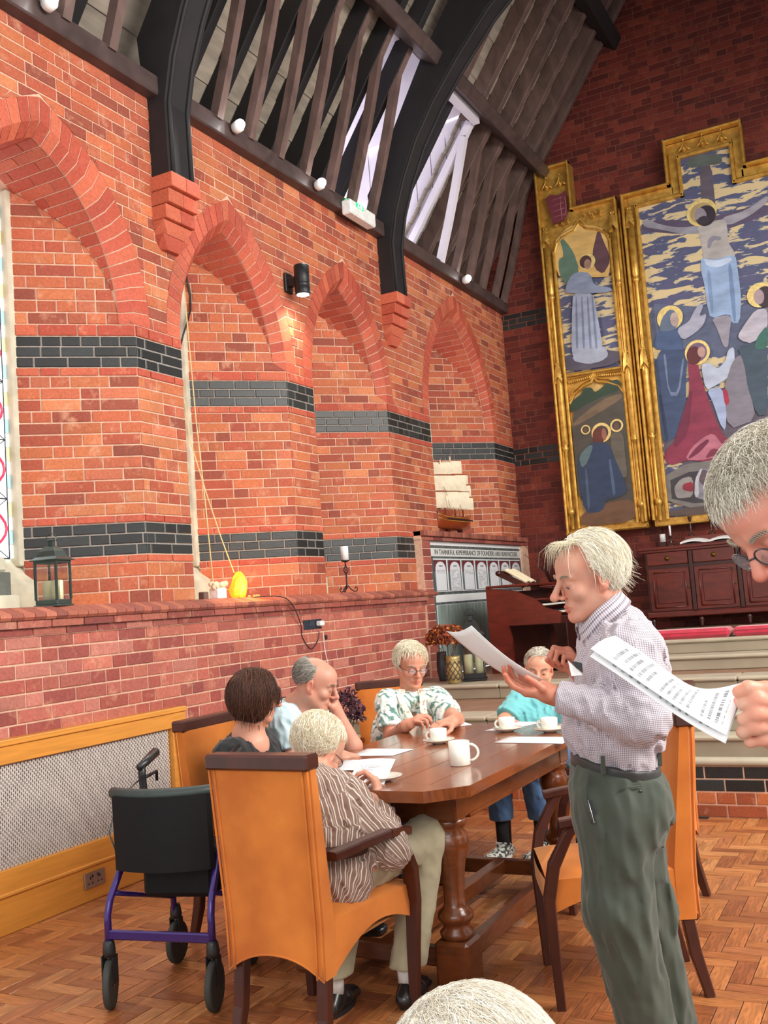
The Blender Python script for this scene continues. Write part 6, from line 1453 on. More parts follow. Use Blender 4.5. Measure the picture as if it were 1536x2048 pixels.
        V = lo + (ci + S / W[:, None]) * h; F = []
        for k in range(3):
            a_, b_ = (k + 1) % 3, (k + 2) % 3; s0 = [slice(1, n[j] - 1) for j in range(3)]; s0[k] = slice(0, n[k] - 1); s1 = list(s0); s1[k] = slice(1, n[k])
            A0, B0 = I[tuple(s0)], I[tuple(s1)]; cr = A0 != B0; ij = np.argwhere(cr); 
            off = np.ones(3, int); off[k] = 0; ij = ij + off; fl = A0[cr]
            def at(da, db): q = ij.copy(); q[:, a_] -= da; q[:, b_] -= db; return cid[q[:, 0], q[:, 1], q[:, 2]]
            q = np.stack([at(1, 1), at(0, 1), at(0, 0), at(1, 0)], 1); q[~fl] = q[~fl][:, ::-1]; F.append(q)
        F = np.concatenate(F); F = F[(F >= 0).all(1)]; return V, F
    def label(s, V):
        d = np.stack([s.dist(p, V) for p in s.P if p['op'] == 'u'], 1); U = [p for p in s.P if p['op'] == 'u']; j = d.argmin(1); return j, U, d
def relax(V, F, it=2):
    E = np.concatenate([F[:, [0, 1]], F[:, [1, 2]], F[:, [2, 3]], F[:, [3, 0]]]); 
    for _ in range(it):
        S = np.zeros_like(V); W = np.zeros(len(V))
        for k in range(3): S[:, k] = np.bincount(E[:, 0], V[E[:, 1], k], len(V)) + np.bincount(E[:, 1], V[E[:, 0], k], len(V))
        W = np.bincount(E[:, 0], minlength=len(V)) + np.bincount(E[:, 1], minlength=len(V)); V = V * .45 + S / np.maximum(W, 1)[:, None] * .55
    return V

def skinmat():
    m, nt, b = newmat('skin'); L = nt.links.new
    at = N(nt, 'ShaderNodeAttribute', attribute_name='Col'); tc = N(nt, 'ShaderNodeNewGeometry'); n1 = N(nt, 'ShaderNodeTexNoise'); n1.inputs['Scale'].default_value = 28; n1.inputs['Detail'].default_value = 4; L(tc.outputs['Position'], n1.inputs[0])
    n2 = N(nt, 'ShaderNodeTexNoise'); n2.inputs['Scale'].default_value = 160; n2.inputs['Detail'].default_value = 3; L(tc.outputs['Position'], n2.inputs[0])
    cr = N(nt, 'ShaderNodeValToRGB'); cr.color_ramp.elements[0].position = .3; cr.color_ramp.elements[0].color = (1.04, .88, .84, 1); cr.color_ramp.elements[1].position = .7; cr.color_ramp.elements[1].color = (.98, 1.04, 1.04, 1); L(n1.outputs[0], cr.inputs[0])
    mx = N(nt, 'ShaderNodeMix', data_type='RGBA', blend_type='MULTIPLY'); mx.inputs[0].default_value = 1; L(at.outputs['Color'], mx.inputs[6]); L(cr.outputs[0], mx.inputs[7]); L(mx.outputs[2], b.inputs['Base Color'])
    b.inputs['Roughness'].default_value = .5; b.inputs['Subsurface Weight'].default_value = .15; b.inputs['Subsurface Radius'].default_value = (.01, .004, .002); b.inputs['Subsurface Scale'].default_value = 1
    bp = N(nt, 'ShaderNodeBump'); bp.inputs['Strength'].default_value = .18; bp.inputs['Distance'].default_value = .0015; L(n2.outputs[0], bp.inputs['Height']); L(bp.outputs[0], b.inputs['Normal']); return m
M_skin = skinmat()
M_hair = mat('hair_strand', (1, 1, 1), .55, attr='Col', var=.08, bump=0, scale=(60,) * 3)
M_eyew = mat('eye_white', (.75, .72, .68), .2, var=0, bump=0); M_iris = mat('iris', (.05, .06, .07), .2, var=0, bump=0)

def frame_of(Fd, Ud):
    Fd = nrm(Fd); Rt = nrm(np.cross(Fd, Ud)); U = np.cross(Rt, Fd); return np.array([Rt, Fd, U])   # rows: right, forward, up
SK_LIPS, SK_BLUSH = 3, 4
def add_head(f, c, B, s=1.0, neck=None, jaw=1.0, nose=1.0, smile=0):
    """head features; c: point between the eyes' level and the ears, B rows right/forward/up"""
    P = lambda r, fw, u: c + (A(r, fw, u) * s) @ B
    f.ell(P(0, -.014, .034), A(.074, .094, .080) * s, B, .02).ell(P(0, .030, -.028), A(.058, .060, .082) * s, B, .03)
    f.ell(P(0, .050, .045), A(.055, .042, .042) * s, B, .03)
    for e in (-1, 1):
        f.cap(P(e * .052, .000, -.055), P(e * .022, .066, -.098), .020 * s * jaw, .017 * s, .03); f.ell(P(e * .040, .062, -.030), A(.022, .020, .020) * s, B, .02)
        f.cap(P(e * .012, .088, .020), P(e * .042, .074, .018), .009 * s, .008 * s, .014)
    f.ell(P(0, .079, -.101), A(.020, .017, .017) * s, B, .02)
    for e in (-1, 1): f.ell(P(e * .031, .098, -.002), .0165 * s, None, .012, op='s')
    for e in (-1, 1):
        f.ell(P(e * .031, .0745, .0005), A(.0158, .0142, .0130) * s, B, .004, 5)      # closed/lowered upper lid
        f.cap(P(e * .020, .080, -.014), P(e * .042, .076, -.013), .0045 * s, .004 * s, .008)
    f.cap(P(0, .090, .012), P(0, .1155 * nose, -.028), .0085 * s, .0110 * s, .010); f.ell(P(0, .1155 * nose, -.032), A(.012, .0125, .0105) * s, B, .008, SK_BLUSH)
    for e in (-1, 1): f.ell(P(e * .0125, .101, -.037), A(.0075, .011, .0075) * s, B, .006, SK_BLUSH)
    for e in (-1, 1): f.ell(P(e * .006, .106, -.0440), A(.004, .005, .004) * s, B, .003, op='s')
    f.ell(P(0, .079, -.067), A(.028, .016, .018) * s, B, .015)
    for e in (-1, 1):
        f.cap(P(0, .0965, -.0650), P(e * .022, .0855, -.0690 + smile * .004), .0052 * s, .0032 * s, .004, SK_LIPS); f.cap(P(0, .0950, -.0762), P(e * .020, .0845, -.0715 + smile * .004), .0058 * s, .0032 * s, .004, SK_LIPS)
    f.cap(P(-.021, .0960, -.0706), P(.021, .0960, -.0706), .0018 * s, .0018 * s, .003, op='s')
    for e in (-1, 1):
        Be = B.copy(); tl = .35; Be = np.array([nrm(B[0] + e * .35 * B[1] * -1), nrm(B[1] * 1 + B[0] * e * .35), B[2]])
        f.ell(P(e * .077, -.010, -.008), A(.0085, .019, .031) * s, Be, .008, SK_BLUSH); f.ell(P(e * .074, .000, -.034), A(.006, .009, .010) * s, B, .008, SK_BLUSH)
        f.ell(P(e * .085, -.006, -.004), A(.007, .010, .018) * s, Be, .005, op='s')
    if neck is not None:
        f.cap(P(0, -.022, -.045), neck, .053 * s, .058 * s, .03); f.cap(P(0, .018, -.085), neck + B[1] * .02, .030 * s, .045 * s, .04)
def add_hand(f, wr, d, n, s=1.0, side=1, curl=(.5, .55, .6, .65), spread=.06, thumb=(.4, .4), fore=None, thr=None):
    """wr wrist point, d finger direction, n palm normal (palm faces n), side: +1 thumb on cross(d, n) side"""
    d = nrm(d); n = nrm(n - d * (n @ d)); t = np.cross(d, n) * side
    P = lambda a, b, c: wr + (d * a + t * b + n * c) * s
    f.cap(P(0, 0, 0), P(.03, .0, 0), .020 * s, .021 * s, .02, side=t, rs=(.027 * s, .034 * s))
    f.cap(P(.035, .012, 0), P(.088, .022, -.002), .0135 * s, .0125 * s, .018); f.cap(P(.035, -.004, 0), P(.092, .004, -.003), .0135 * s, .012 * s, .018); f.cap(P(.035, -.016, .0), P(.086, -.014, -.002), .0135 * s, .0115 * s, .018); f.cap(P(.035, -.022, .002), P(.076, -.030, 0), .0125 * s, .010 * s, .018)
    f.ell(P(.030, .022, .010), A(.017, .017, .017) * s, None, .02); f.ell(P(.035, -.020, .010), A(.015,) * 3 * s if False else A(.015, .015, .015) * s, None, .02)
    for i, (b0, L, r) in enumerate(((.024, (.042, .026, .021), .0092), (.004, (.047, .029, .022), .0094), (-.015, (.043, .027, .021), .0088), (-.032, (.033, .021, .018), .0078))):
        p = P((.088, .093, .087, .076)[i], b0, -.002); a = 0; sp = (1.5 - i) * spread; c = curl[i]
        for j, l in enumerate(L):
            a += c * (.75, 1.15, .8)[j]; dr = (d * math.cos(a) + n * math.sin(a)) + t * sp * (1 if j == 0 else .6); q = p + nrm(dr) * l * s
            f.cap(p, q, r * s * (1, .95, .88)[j], r * s * (.95, .88, .75)[j], .003 if j else .006, 6 if j == 2 else 0); p = q
    t0 = P(.022, .026, .008); a1, a2 = thumb
    d1 = nrm(d * .75 + t * .8 * (1 - a1) + n * (.25 + a1)); t1 = t0 + d1 * .038 * s; d2 = nrm(d * (1.0) + t * .45 * (1 - a2) - t * .3 * a2 + n * (.2 + .6 * a2)); t2 = t1 + d2 * .032 * s; t3 = t2 + nrm(d2 + d * .2) * .025 * s
    f.cap(t0, t1, .0145 * s, .0112 * s, .014); f.cap(t1, t2, .0112 * s, .0102 * s, .006); f.cap(t2, t3, .0102 * s, .0085 * s, .004, 6)
    if fore is not None: f.cap(fore, wr, (thr or .040) * s, .0255 * s, .02); f.cap(wr - nrm(wr - fore) * .02, wr + d * .02 * s, .024 * s, .022 * s, .02)

def hair(root, c, B, s, style, n=1400, length=.08, cols=('e8e4d8', 'd8d2c0', 'f4f0e6'), w=.0011, comb=None, grav=.5, lift=.04, allow=None, outer=(1.06, 1.06, 1.08), oc=(0, -.016, .036), frizz=.25, seed=1, cap_noise=.02, curlf=0.0, label=None):
    r = np.random.default_rng(seed); rad = A(.076, .096, .082) * s; oc_ = c + (A(*oc) * s) @ B; orad = rad * A(*outer)
    # cap
    nu, nv = 84, 56; th = np.linspace(0, math.pi, nv)[:, None]; ph = np.linspace(0, 2 * math.pi, nu + 1)[None, :-1]
    Dl = np.stack([np.sin(th) * np.sin(ph), np.sin(th) * np.cos(ph), np.cos(th) * np.ones_like(ph)], -1)
    al = allow(Dl); al = np.clip(al * 6 + .5, 0, 1)[..., None]
    nz_ = noise3(Dl * 1.0, 16)[..., None] * cap_noise + noise3(Dl * A(1, 1, .35), 60)[..., None] * cap_noise * .6
    L_ = Dl * orad * (1 + nz_) * al + Dl * (A(.070, .088, .076) * s * .90) * (1 - al); V = oc_ + L_.reshape(-1, 3) @ B
    F = np.array([(i * nu + k, (i + 1) * nu + k, (i + 1) * nu + (k + 1) % nu, i * nu + (k + 1) % nu) for i in range(nv - 1) for k in range(nu)])
    base = np.mean([srgb(h) for h in cols], 0); cc = base * (1 + r.normal(size=(len(V), 1)) * .04)
    h_ = mesh_np('hair', V, F, M_hair, root, smooth=True, col=np.clip(cc * 1.0, 0, 1))
    if label: h_['label'] = label
    # strands
    U = r.normal(size=(n * 3, 3)); U /= np.linalg.norm(U, axis=1)[:, None]; U = U[allow(U) > 0][:n]; n = len(U)
    q = U * 1.0; comb = (lambda u: np.stack([u[:, 0] * .6, -u[:, 1] * 0 - .2, -np.ones(len(u))], 1)) if comb is None else comb
    K = 8; ln = length * r.uniform(.55, 1.15, n); up_w = B @ A(0, 0, -1)   # gravity in the head frame
    P = U * orad * (1.0 + .01); T = comb(U) + r.normal(size=(n, 3)) * frizz; liftv = 1 + lift * r.uniform(0, 1, n) ** 2; pts = [P.copy()]; ph_ = r.uniform(0, 6.28, n); ax_ = r.normal(size=(n, 3))
    for k in range(K - 1):
        g = grav * (k / K); D_ = T * (1 - .0 * k) + up_w * g * 1.6
        if curlf: D_ = D_ + ax_ * curlf * np.sin(ph_ + k * 1.3)[:, None]
        Nn = P / orad ** 2; Nn /= np.linalg.norm(Nn, axis=1)[:, None]
        rho = np.linalg.norm(P / orad, axis=1); ins = rho < liftv * 1.08
        D_ = np.where(ins[:, None], D_ - Nn * (D_ * Nn).sum(1)[:, None], D_); D_ /= np.maximum(np.linalg.norm(D_, axis=1), 1e-6)[:, None]
        P = P + D_ * (ln / (K - 1))[:, None]; rho = np.linalg.norm(P / orad, axis=1); m = liftv * (1 + .004 * k); P = np.where((rho < m)[:, None], P * (m / rho)[:, None], P); pts.append(P.copy())
    Pw = np.stack(pts, 1) @ B + oc_   # n,K,3
    T_ = np.gradient(Pw, axis=1); T_ /= np.maximum(np.linalg.norm(T_, axis=2), 1e-9)[..., None]; a = np.cross(T_, A(.3, .5, .8)); a /= np.maximum(np.linalg.norm(a, axis=2), 1e-6)[..., None]; b = np.cross(T_, a)
    ww = w * np.linspace(1, .35, K)[None, :, None] * r.uniform(.7, 1.3, (n, 1, 1)); R3 = [Pw + (a * math.cos(t) + b * math.sin(t)) * ww for t in (0, 2.094, 4.189)]
    V = np.stack(R3, 2).reshape(-1, 3); base_i = (np.arange(n) * K * 3)[:, None, None]; kk = (np.arange(K - 1) * 3)[None, :, None]; j = np.arange(3)[None, None, :]
    i0 = base_i + kk + j; i1 = base_i + kk + (j + 1) % 3; F = np.stack([i0, i1, i1 + 3, i0 + 3], -1).reshape(-1, 4)
    pal_ = np.array([srgb(h) for h in cols]); cs = np.clip(pal_[r.integers(len(pal_), size=n)] * r.uniform(.95, 1.2, (n, 1)), 0, 1); col = np.repeat(cs, K * 3, 0)
    mesh_np('hair_strands', V, F, M_hair, h_, smooth=True, col=col, kind='stuff'); return h_

def brows(root, c, B, s, col, th=.0028):
    for e in (-1, 1):
        b = MB()
        for k in range(26):
            t = k / 25; p = c + (A(e * (.014 + .034 * t), .0955 - .016 * t * t, .0215 + .006 * math.sin(t * 2.6)) * s) @ B; q = p + (A(e * .008, .003, .002 - .003 * (k % 3)) * s) @ B
            b.tube([p, q], .0014, 4)
        b.build('eyebrow', mat('brow_' + col, srgb(col), .8), root, kind='stuff')
def lashes_and_eyes(root, c, B, s, openness=.3):
    for e in (-1, 1):
        o = c + (A(e * .031, .0752, -.0042) * s) @ B; MB().sphere(o, .0120 * s, 12, 8).build('eye', M_eyew, root); MB().sphere(o + (A(0, .0068, -.0045) * s) @ B, .0060 * s, 10, 6).build('iris', M_iris, root)
        b = MB().tube([c + (A(e * x, .0895 - abs(x - .031) * .28, -.0075 - abs(x - .031) * .10) * s) @ B for x in np.linspace(.019, .044, 6)], .0010, 4); b.build('lash_line', mat('lash_brown', (.08, .05, .04), .8), root)
M_lens = mat('spectacle_glass', (.85, .9, .92), .05, var=0, bump=0); M_lens.node_tree.nodes['Principled BSDF'].inputs['Alpha'].default_value = .16
def glasses(root, c, B, s, m, r=.021, half=False, drop=0, temple=True, lab=None):
    b = MB(); cy = -.004 - drop
    for e in (-1, 1):
        b.tube([c + (A(e * .033 + r * math.cos(t) * 1.12, .1075 - abs(r * math.cos(t) * e + .033) * .12, cy + r * math.sin(t) * .82) * s) @ B for t in np.linspace(0, 2 * math.pi, 17)[:-1]], .0016, 6, closed=True)
        if temple: b.tube([c + (A(*p) * s) @ B for p in ((e * (.033 + r * 1.1), .099, cy + .004), (e * .078, .06, cy + .006), (e * .084, -.004, cy + .012), (e * .080, -.025, cy - .010))], .0018, 6)
    b.tube([c + (A(x, .108 + .004 * (1 - abs(x) / .012), cy + .006) * s) @ B for x in (-.012, 0, .012)], .0016, 6)
    g = b.build('glasses', m, root)
    if lab: g['label'] = lab
    b = MB()
    for e in (-1, 1): b.lathe([(.001, 0), (r * .98 * s, .0003)], c + (A(e * .033, .1045, cy) * s) @ B, 18, B[1], cap=False)
    b.build('lens', M_lens, g)

def fabric(name, fn, rough=.85, bump=.25, bscale=350, sheen=.15):
    """fn(nt, u, v, pos) -> color output socket"""
    m, nt, b = newmat(name); L = nt.links.new; at = N(nt, 'ShaderNodeAttribute', attribute_name='pat'); sp = N(nt, 'ShaderNodeSeparateXYZ'); L(at.outputs['Vector'], sp.inputs[0]); geo = N(nt, 'ShaderNodeNewGeometry')
    L(fn(nt, sp.outputs[0], sp.outputs[1], geo.outputs['Position']), b.inputs['Base Color']); b.inputs['Roughness'].default_value = rough; b.inputs['Sheen Weight'].default_value = sheen
    n = N(nt, 'ShaderNodeTexNoise'); n.inputs['Scale'].default_value = bscale; L(geo.outputs['Position'], n.inputs[0]); bp = N(nt, 'ShaderNodeBump'); bp.inputs['Strength'].default_value = bump; bp.inputs['Distance'].default_value = .0008; L(n.outputs[0], bp.inputs['Height']); L(bp.outputs[0], b.inputs['Normal']); return m
def mth(nt, op, a, b_=None, c=None):
    n = N(nt, 'ShaderNodeMath', operation=op)
    for i, v in enumerate((a, b_, c)):
        if v is None: continue
        if isinstance(v, (int, float)): n.inputs[i].default_value = v
        else: nt.links.new(v, n.inputs[i])
    return n.outputs[0]
def mixc(nt, fac, c0, c1, bt='MIX'):
    n = N(nt, 'ShaderNodeMix', data_type='RGBA', blend_type=bt); L = nt.links.new
    if isinstance(fac, (int, float)): n.inputs[0].default_value = fac
    else: L(fac, n.inputs[0])
    for i, c in ((6, c0), (7, c1)):
        if isinstance(c, tuple): n.inputs[i].default_value = (*c, 1)
        else: L(c, n.inputs[i])
    return n.outputs[2]
def f_plain(h, var=.06):
    def fn(nt, u, v, pos):
        n = N(nt, 'ShaderNodeTexNoise'); n.inputs['Scale'].default_value = 12; nt.links.new(pos, n.inputs[0]); c = srgb(h); return mixc(nt, n.outputs[0], tuple(x * (1 - var * 2) for x in c), tuple(min(1, x * (1 + var * 2)) for x in c))
    return fn
def f_stripe(nt, u, v, pos):   # taupe with off-white double stripes
    fr = mth(nt, 'FRACT', mth(nt, 'MULTIPLY', u, 55)); a = mth(nt, 'MULTIPLY', mth(nt, 'GREATER_THAN', fr, .06), mth(nt, 'LESS_THAN', fr, .26)); fr2 = mth(nt, 'FRACT', mth(nt, 'MULTIPLY', u, 55 / 2)); b = mth(nt, 'MULTIPLY', mth(nt, 'GREATER_THAN', fr2, .30), mth(nt, 'LESS_THAN', fr2, .33))
    return mixc(nt, mth(nt, 'MAXIMUM', a, b), srgb('84685a'), srgb('dcd0c4'))
def f_check(nt, u, v, pos):   # fine grey-lilac gingham
    a = mth(nt, 'LESS_THAN', mth(nt, 'FRACT', mth(nt, 'MULTIPLY', u, 190)), .38); b = mth(nt, 'LESS_THAN', mth(nt, 'FRACT', mth(nt, 'MULTIPLY', v, 190)), .38)
    return mixc(nt, mth(nt, 'MULTIPLY', mth(nt, 'ADD', a, b), .5), srgb('cfc6cc'), srgb('5c5364'))
def f_leaf(nt, u, v, pos):
    L = nt.links.new; vo = N(nt, 'ShaderNodeTexVoronoi'); vo.inputs['Scale'].default_value = 9; L(pos, vo.inputs[0]); wv = N(nt, 'ShaderNodeTexWave', wave_type='RINGS'); wv.inputs['Scale'].default_value = 11; wv.inputs['Distortion'].default_value = 9; wv.inputs['Detail'].default_value = 3; L(pos, wv.inputs[0])
    n = N(nt, 'ShaderNodeTexNoise'); n.inputs['Scale'].default_value = 17; n.inputs['Detail'].default_value = 3; L(pos, n.inputs[0])
    m_ = mth(nt, 'MULTIPLY', mth(nt, 'GREATER_THAN', wv.outputs[1] if len(wv.outputs) > 1 else wv.outputs[0], .62), mth(nt, 'GREATER_THAN', n.outputs[0], .47)); c = mixc(nt, m_, srgb('e4ece6'), srgb('6a9488')); return mixc(nt, mth(nt, 'GREATER_THAN', n.outputs[0], .66), c, srgb('9cc0b4'))
def f_denim(nt, u, v, pos):
    n = N(nt, 'ShaderNodeTexNoise'); n.inputs['Scale'].default_value = 9; n.inputs['Detail'].default_value = 5; nt.links.new(pos, n.inputs[0]); return mixc(nt, n.outputs[0], srgb('24406c'), srgb('5c86b4'))
CLOTH = {}
def cl(name, fn=None, **k):
    if name not in CLOTH: CLOTH[name] = fabric(name, fn, **k)
    return CLOTH[name]

def wr(amp, fr, seed=0, stretch=(1, 1, 1)):
    o = A(seed * 3.1, seed * 1.7, seed * .9); st = A(*stretch)
    def fn(X):
        n = noise3((X + o) * st, fr); r = 1 - np.abs(n) * 1.6; n2 = noise3((X + o * 2) * st, fr * 2.1); return -amp * np.clip(r, -.4, 1) * .7 + amp * .35 * n2
    return fn
def cloth_mesh(root, name, f, h, m, disp=None, rel=1, side_ref=None, label=None, seam_dir=None):
    V, F = f.mesh(h, disp); V = relax(V, F, rel); j, U, d = f.label(V); pat = np.zeros((len(V), 3), np.float32)
    for i, p in enumerate(U):
        sel = j == i
        if not sel.any(): continue
        ba = p['b'] - p['a']; Ln = np.linalg.norm(ba); ax = ba / Ln if Ln > 1e-4 else A(0, 0, 1); ref = A(*(side_ref if side_ref is not None else (1, 0, 0))); e1 = ref - ax * (ref @ ax)
        if np.linalg.norm(e1) < .2: e1 = np.cross(ax, A(0, 0, 1))
        e1 = nrm(e1); e2 = np.cross(ax, e1); w = V[sel] - p['a']; ang = np.arctan2(w @ e2, w @ e1); rr = p['m'] * .9; pat[sel, 0] = ang * rr + 3; pat[sel, 1] = w @ ax + 3
    o = mesh_np(name, V, F, m, root, smooth=True, pat=pat)
    if label: o['label'] = label
    return o
def skin_part(f, h, base, rel=1):
    base_ = np.array(srgb(base)) * A(.86, .84, .82)
    V, F = f.mesh(h); V = relax(V, F, rel); j, U, d = f.label(V); labs = np.array([p['lab'] for p in U]); l = labs[j]; b = base_; col = np.tile(b, (len(V), 1))
    blush = np.clip(1 - d[:, labs == SK_BLUSH].min(1) / .014, 0, 1)[:, None] if (labs == SK_BLUSH).any() else 0
    col = col * (1 - blush) + col * A(1.05, .84, .81) * blush
    col[l == SK_LIPS] = b * A(.88, .55, .52)
    tip = l == 6; col[tip] = b * A(1.06, .84, .80); return V, F, col
def join(parts):
    V = []; F = []; Cc = []; n = 0
    for v, f, c in parts: V.append(v); F.append(f + n); Cc.append(c); n += len(v)
    return np.vstack(V), np.vstack(F), np.vstack(Cc)
def person(name_label, loc): return thing('person', name_label, 'person', loc)
# ---------------------------------------------------------------- the people
R_, U_, F_ = RV, UV_, FV
SKIN1, SKIN2, SKIN3 = 'd6a088', 'cc8e74', 'e0b09a'
def collar(root, name, nb, up, fw, m, r=.068, h=.035, flap=.045, gap=.35, op=.0):
    up = nrm(up); fw = nrm(fw - up * (fw @ up)); rt = np.cross(fw, up); G = []
    for a in np.linspace(gap, 2 * math.pi - gap, 30):
        d = fw * math.cos(a) + rt * math.sin(a); fr = max(0, math.cos(a)) ** 2; ex = 1 + op * fr
        G.append([nb + d * r * ex * .99 - up * .01, nb + d * r * .98 * ex + up * (h * .6 - .02 * fr), nb + d * r * .97 * ex + up * (h - .03 * fr), nb + d * (r * ex + .006) + up * (h + .002 - .03 * fr), nb + d * (r * ex + .013) + up * (h - .012 - .03 * fr), nb + d * (r * ex + .020 + .012 * fr) + up * (h - flap - .045 * fr)])
    G = np.array(G); a, b = G.shape[:2]; V = G.reshape(-1, 3); F = np.array([(i * b + j, (i + 1) * b + j, (i + 1) * b + j + 1, i * b + j + 1) for i in range(a - 1) for j in range(b - 1)])
    pat = np.array([(i * .012, j * .012, 0) for i in range(a) for j in range(b)]); o = mesh_np(name, V, F, m, root, smooth=True, pat=pat); s_ = o.modifiers.new('thickness', 'SOLIDIFY'); s_.thickness = .003; return o
def shoe(root, ank, toe_dir, m, L=.27, z0=None, sole=None, w=.048, name='shoe'):
    t = nrm(A(toe_dir[0], toe_dir[1], 0)); z = ank[2] if z0 is None else z0; f = Fld(); h0 = A(ank[0], ank[1], z); sd = A(-t[1], t[0], 0)
    f.cap(h0 - t * .05 + A(0, 0, .032), h0 + t * .06 + A(0, 0, .030), .032, .030, .02, side=sd, rs=(w * .72, w * .80)).cap(h0 + t * .05 + A(0, 0, .028), h0 + t * (L - .10) + A(0, 0, .024), .030, .024, .02, side=sd, rs=(w * .85, w * .9)).cap(h0 - t * .02 + A(0, 0, .05), h0 + t * .02 + A(0, 0, .085), .036, .034, .02)
    f.post.append((h0 + A(0, 0, .004), A(0, 0, -1.), .4)); f.post.append((h0 + A(0, 0, .092), A(0, 0, 1.), .06)); V, F = f.mesh(.007); V = relax(V, F, 1)
    o = mesh_np(name, V, F, m, root, smooth=True, pat=np.zeros((len(V), 3)))
    mb = MB(); n = 20; P_ = [h0 + t * (.045 + (L * .5 - .012) * math.cos(a)) * 1.0 + sd * w * .92 * math.sin(a) * (1 + .12 * math.cos(a)) for a in np.linspace(0, 2 * math.pi, n + 1)[:-1]]
    mb.prism([p + A(0, 0, .001) for p in P_], (0, 0, .016)); mb.build('sole', sole or M_blk, o); return o
def torso(f, pel, bel, che, nb, shL, shR, w=(.165, .165, .175), dp=(.12, .125, .12), shr=.062, k=.05, trap=.05):
    sd = nrm(shR - shL); f.cap(pel, bel, dp[0], dp[1], k, side=sd, rs=(w[0], w[1])).cap(bel, che, dp[1], dp[2], k, side=sd, rs=(w[1], w[2])).cap(shL, shR, shr, shr, .06).cap(che + (nb - che) * .3, nb - (nb - che) * .08, .09, trap, .06)
    return f
M_shoe_b = mat('black_leather', (.012, .012, .012), .3, coat=.3, var=.1); M_sock = mat('white_sock', (.72, .72, .70), .9); M_sockb = mat('black_sock', (.015, .015, .017), .9)

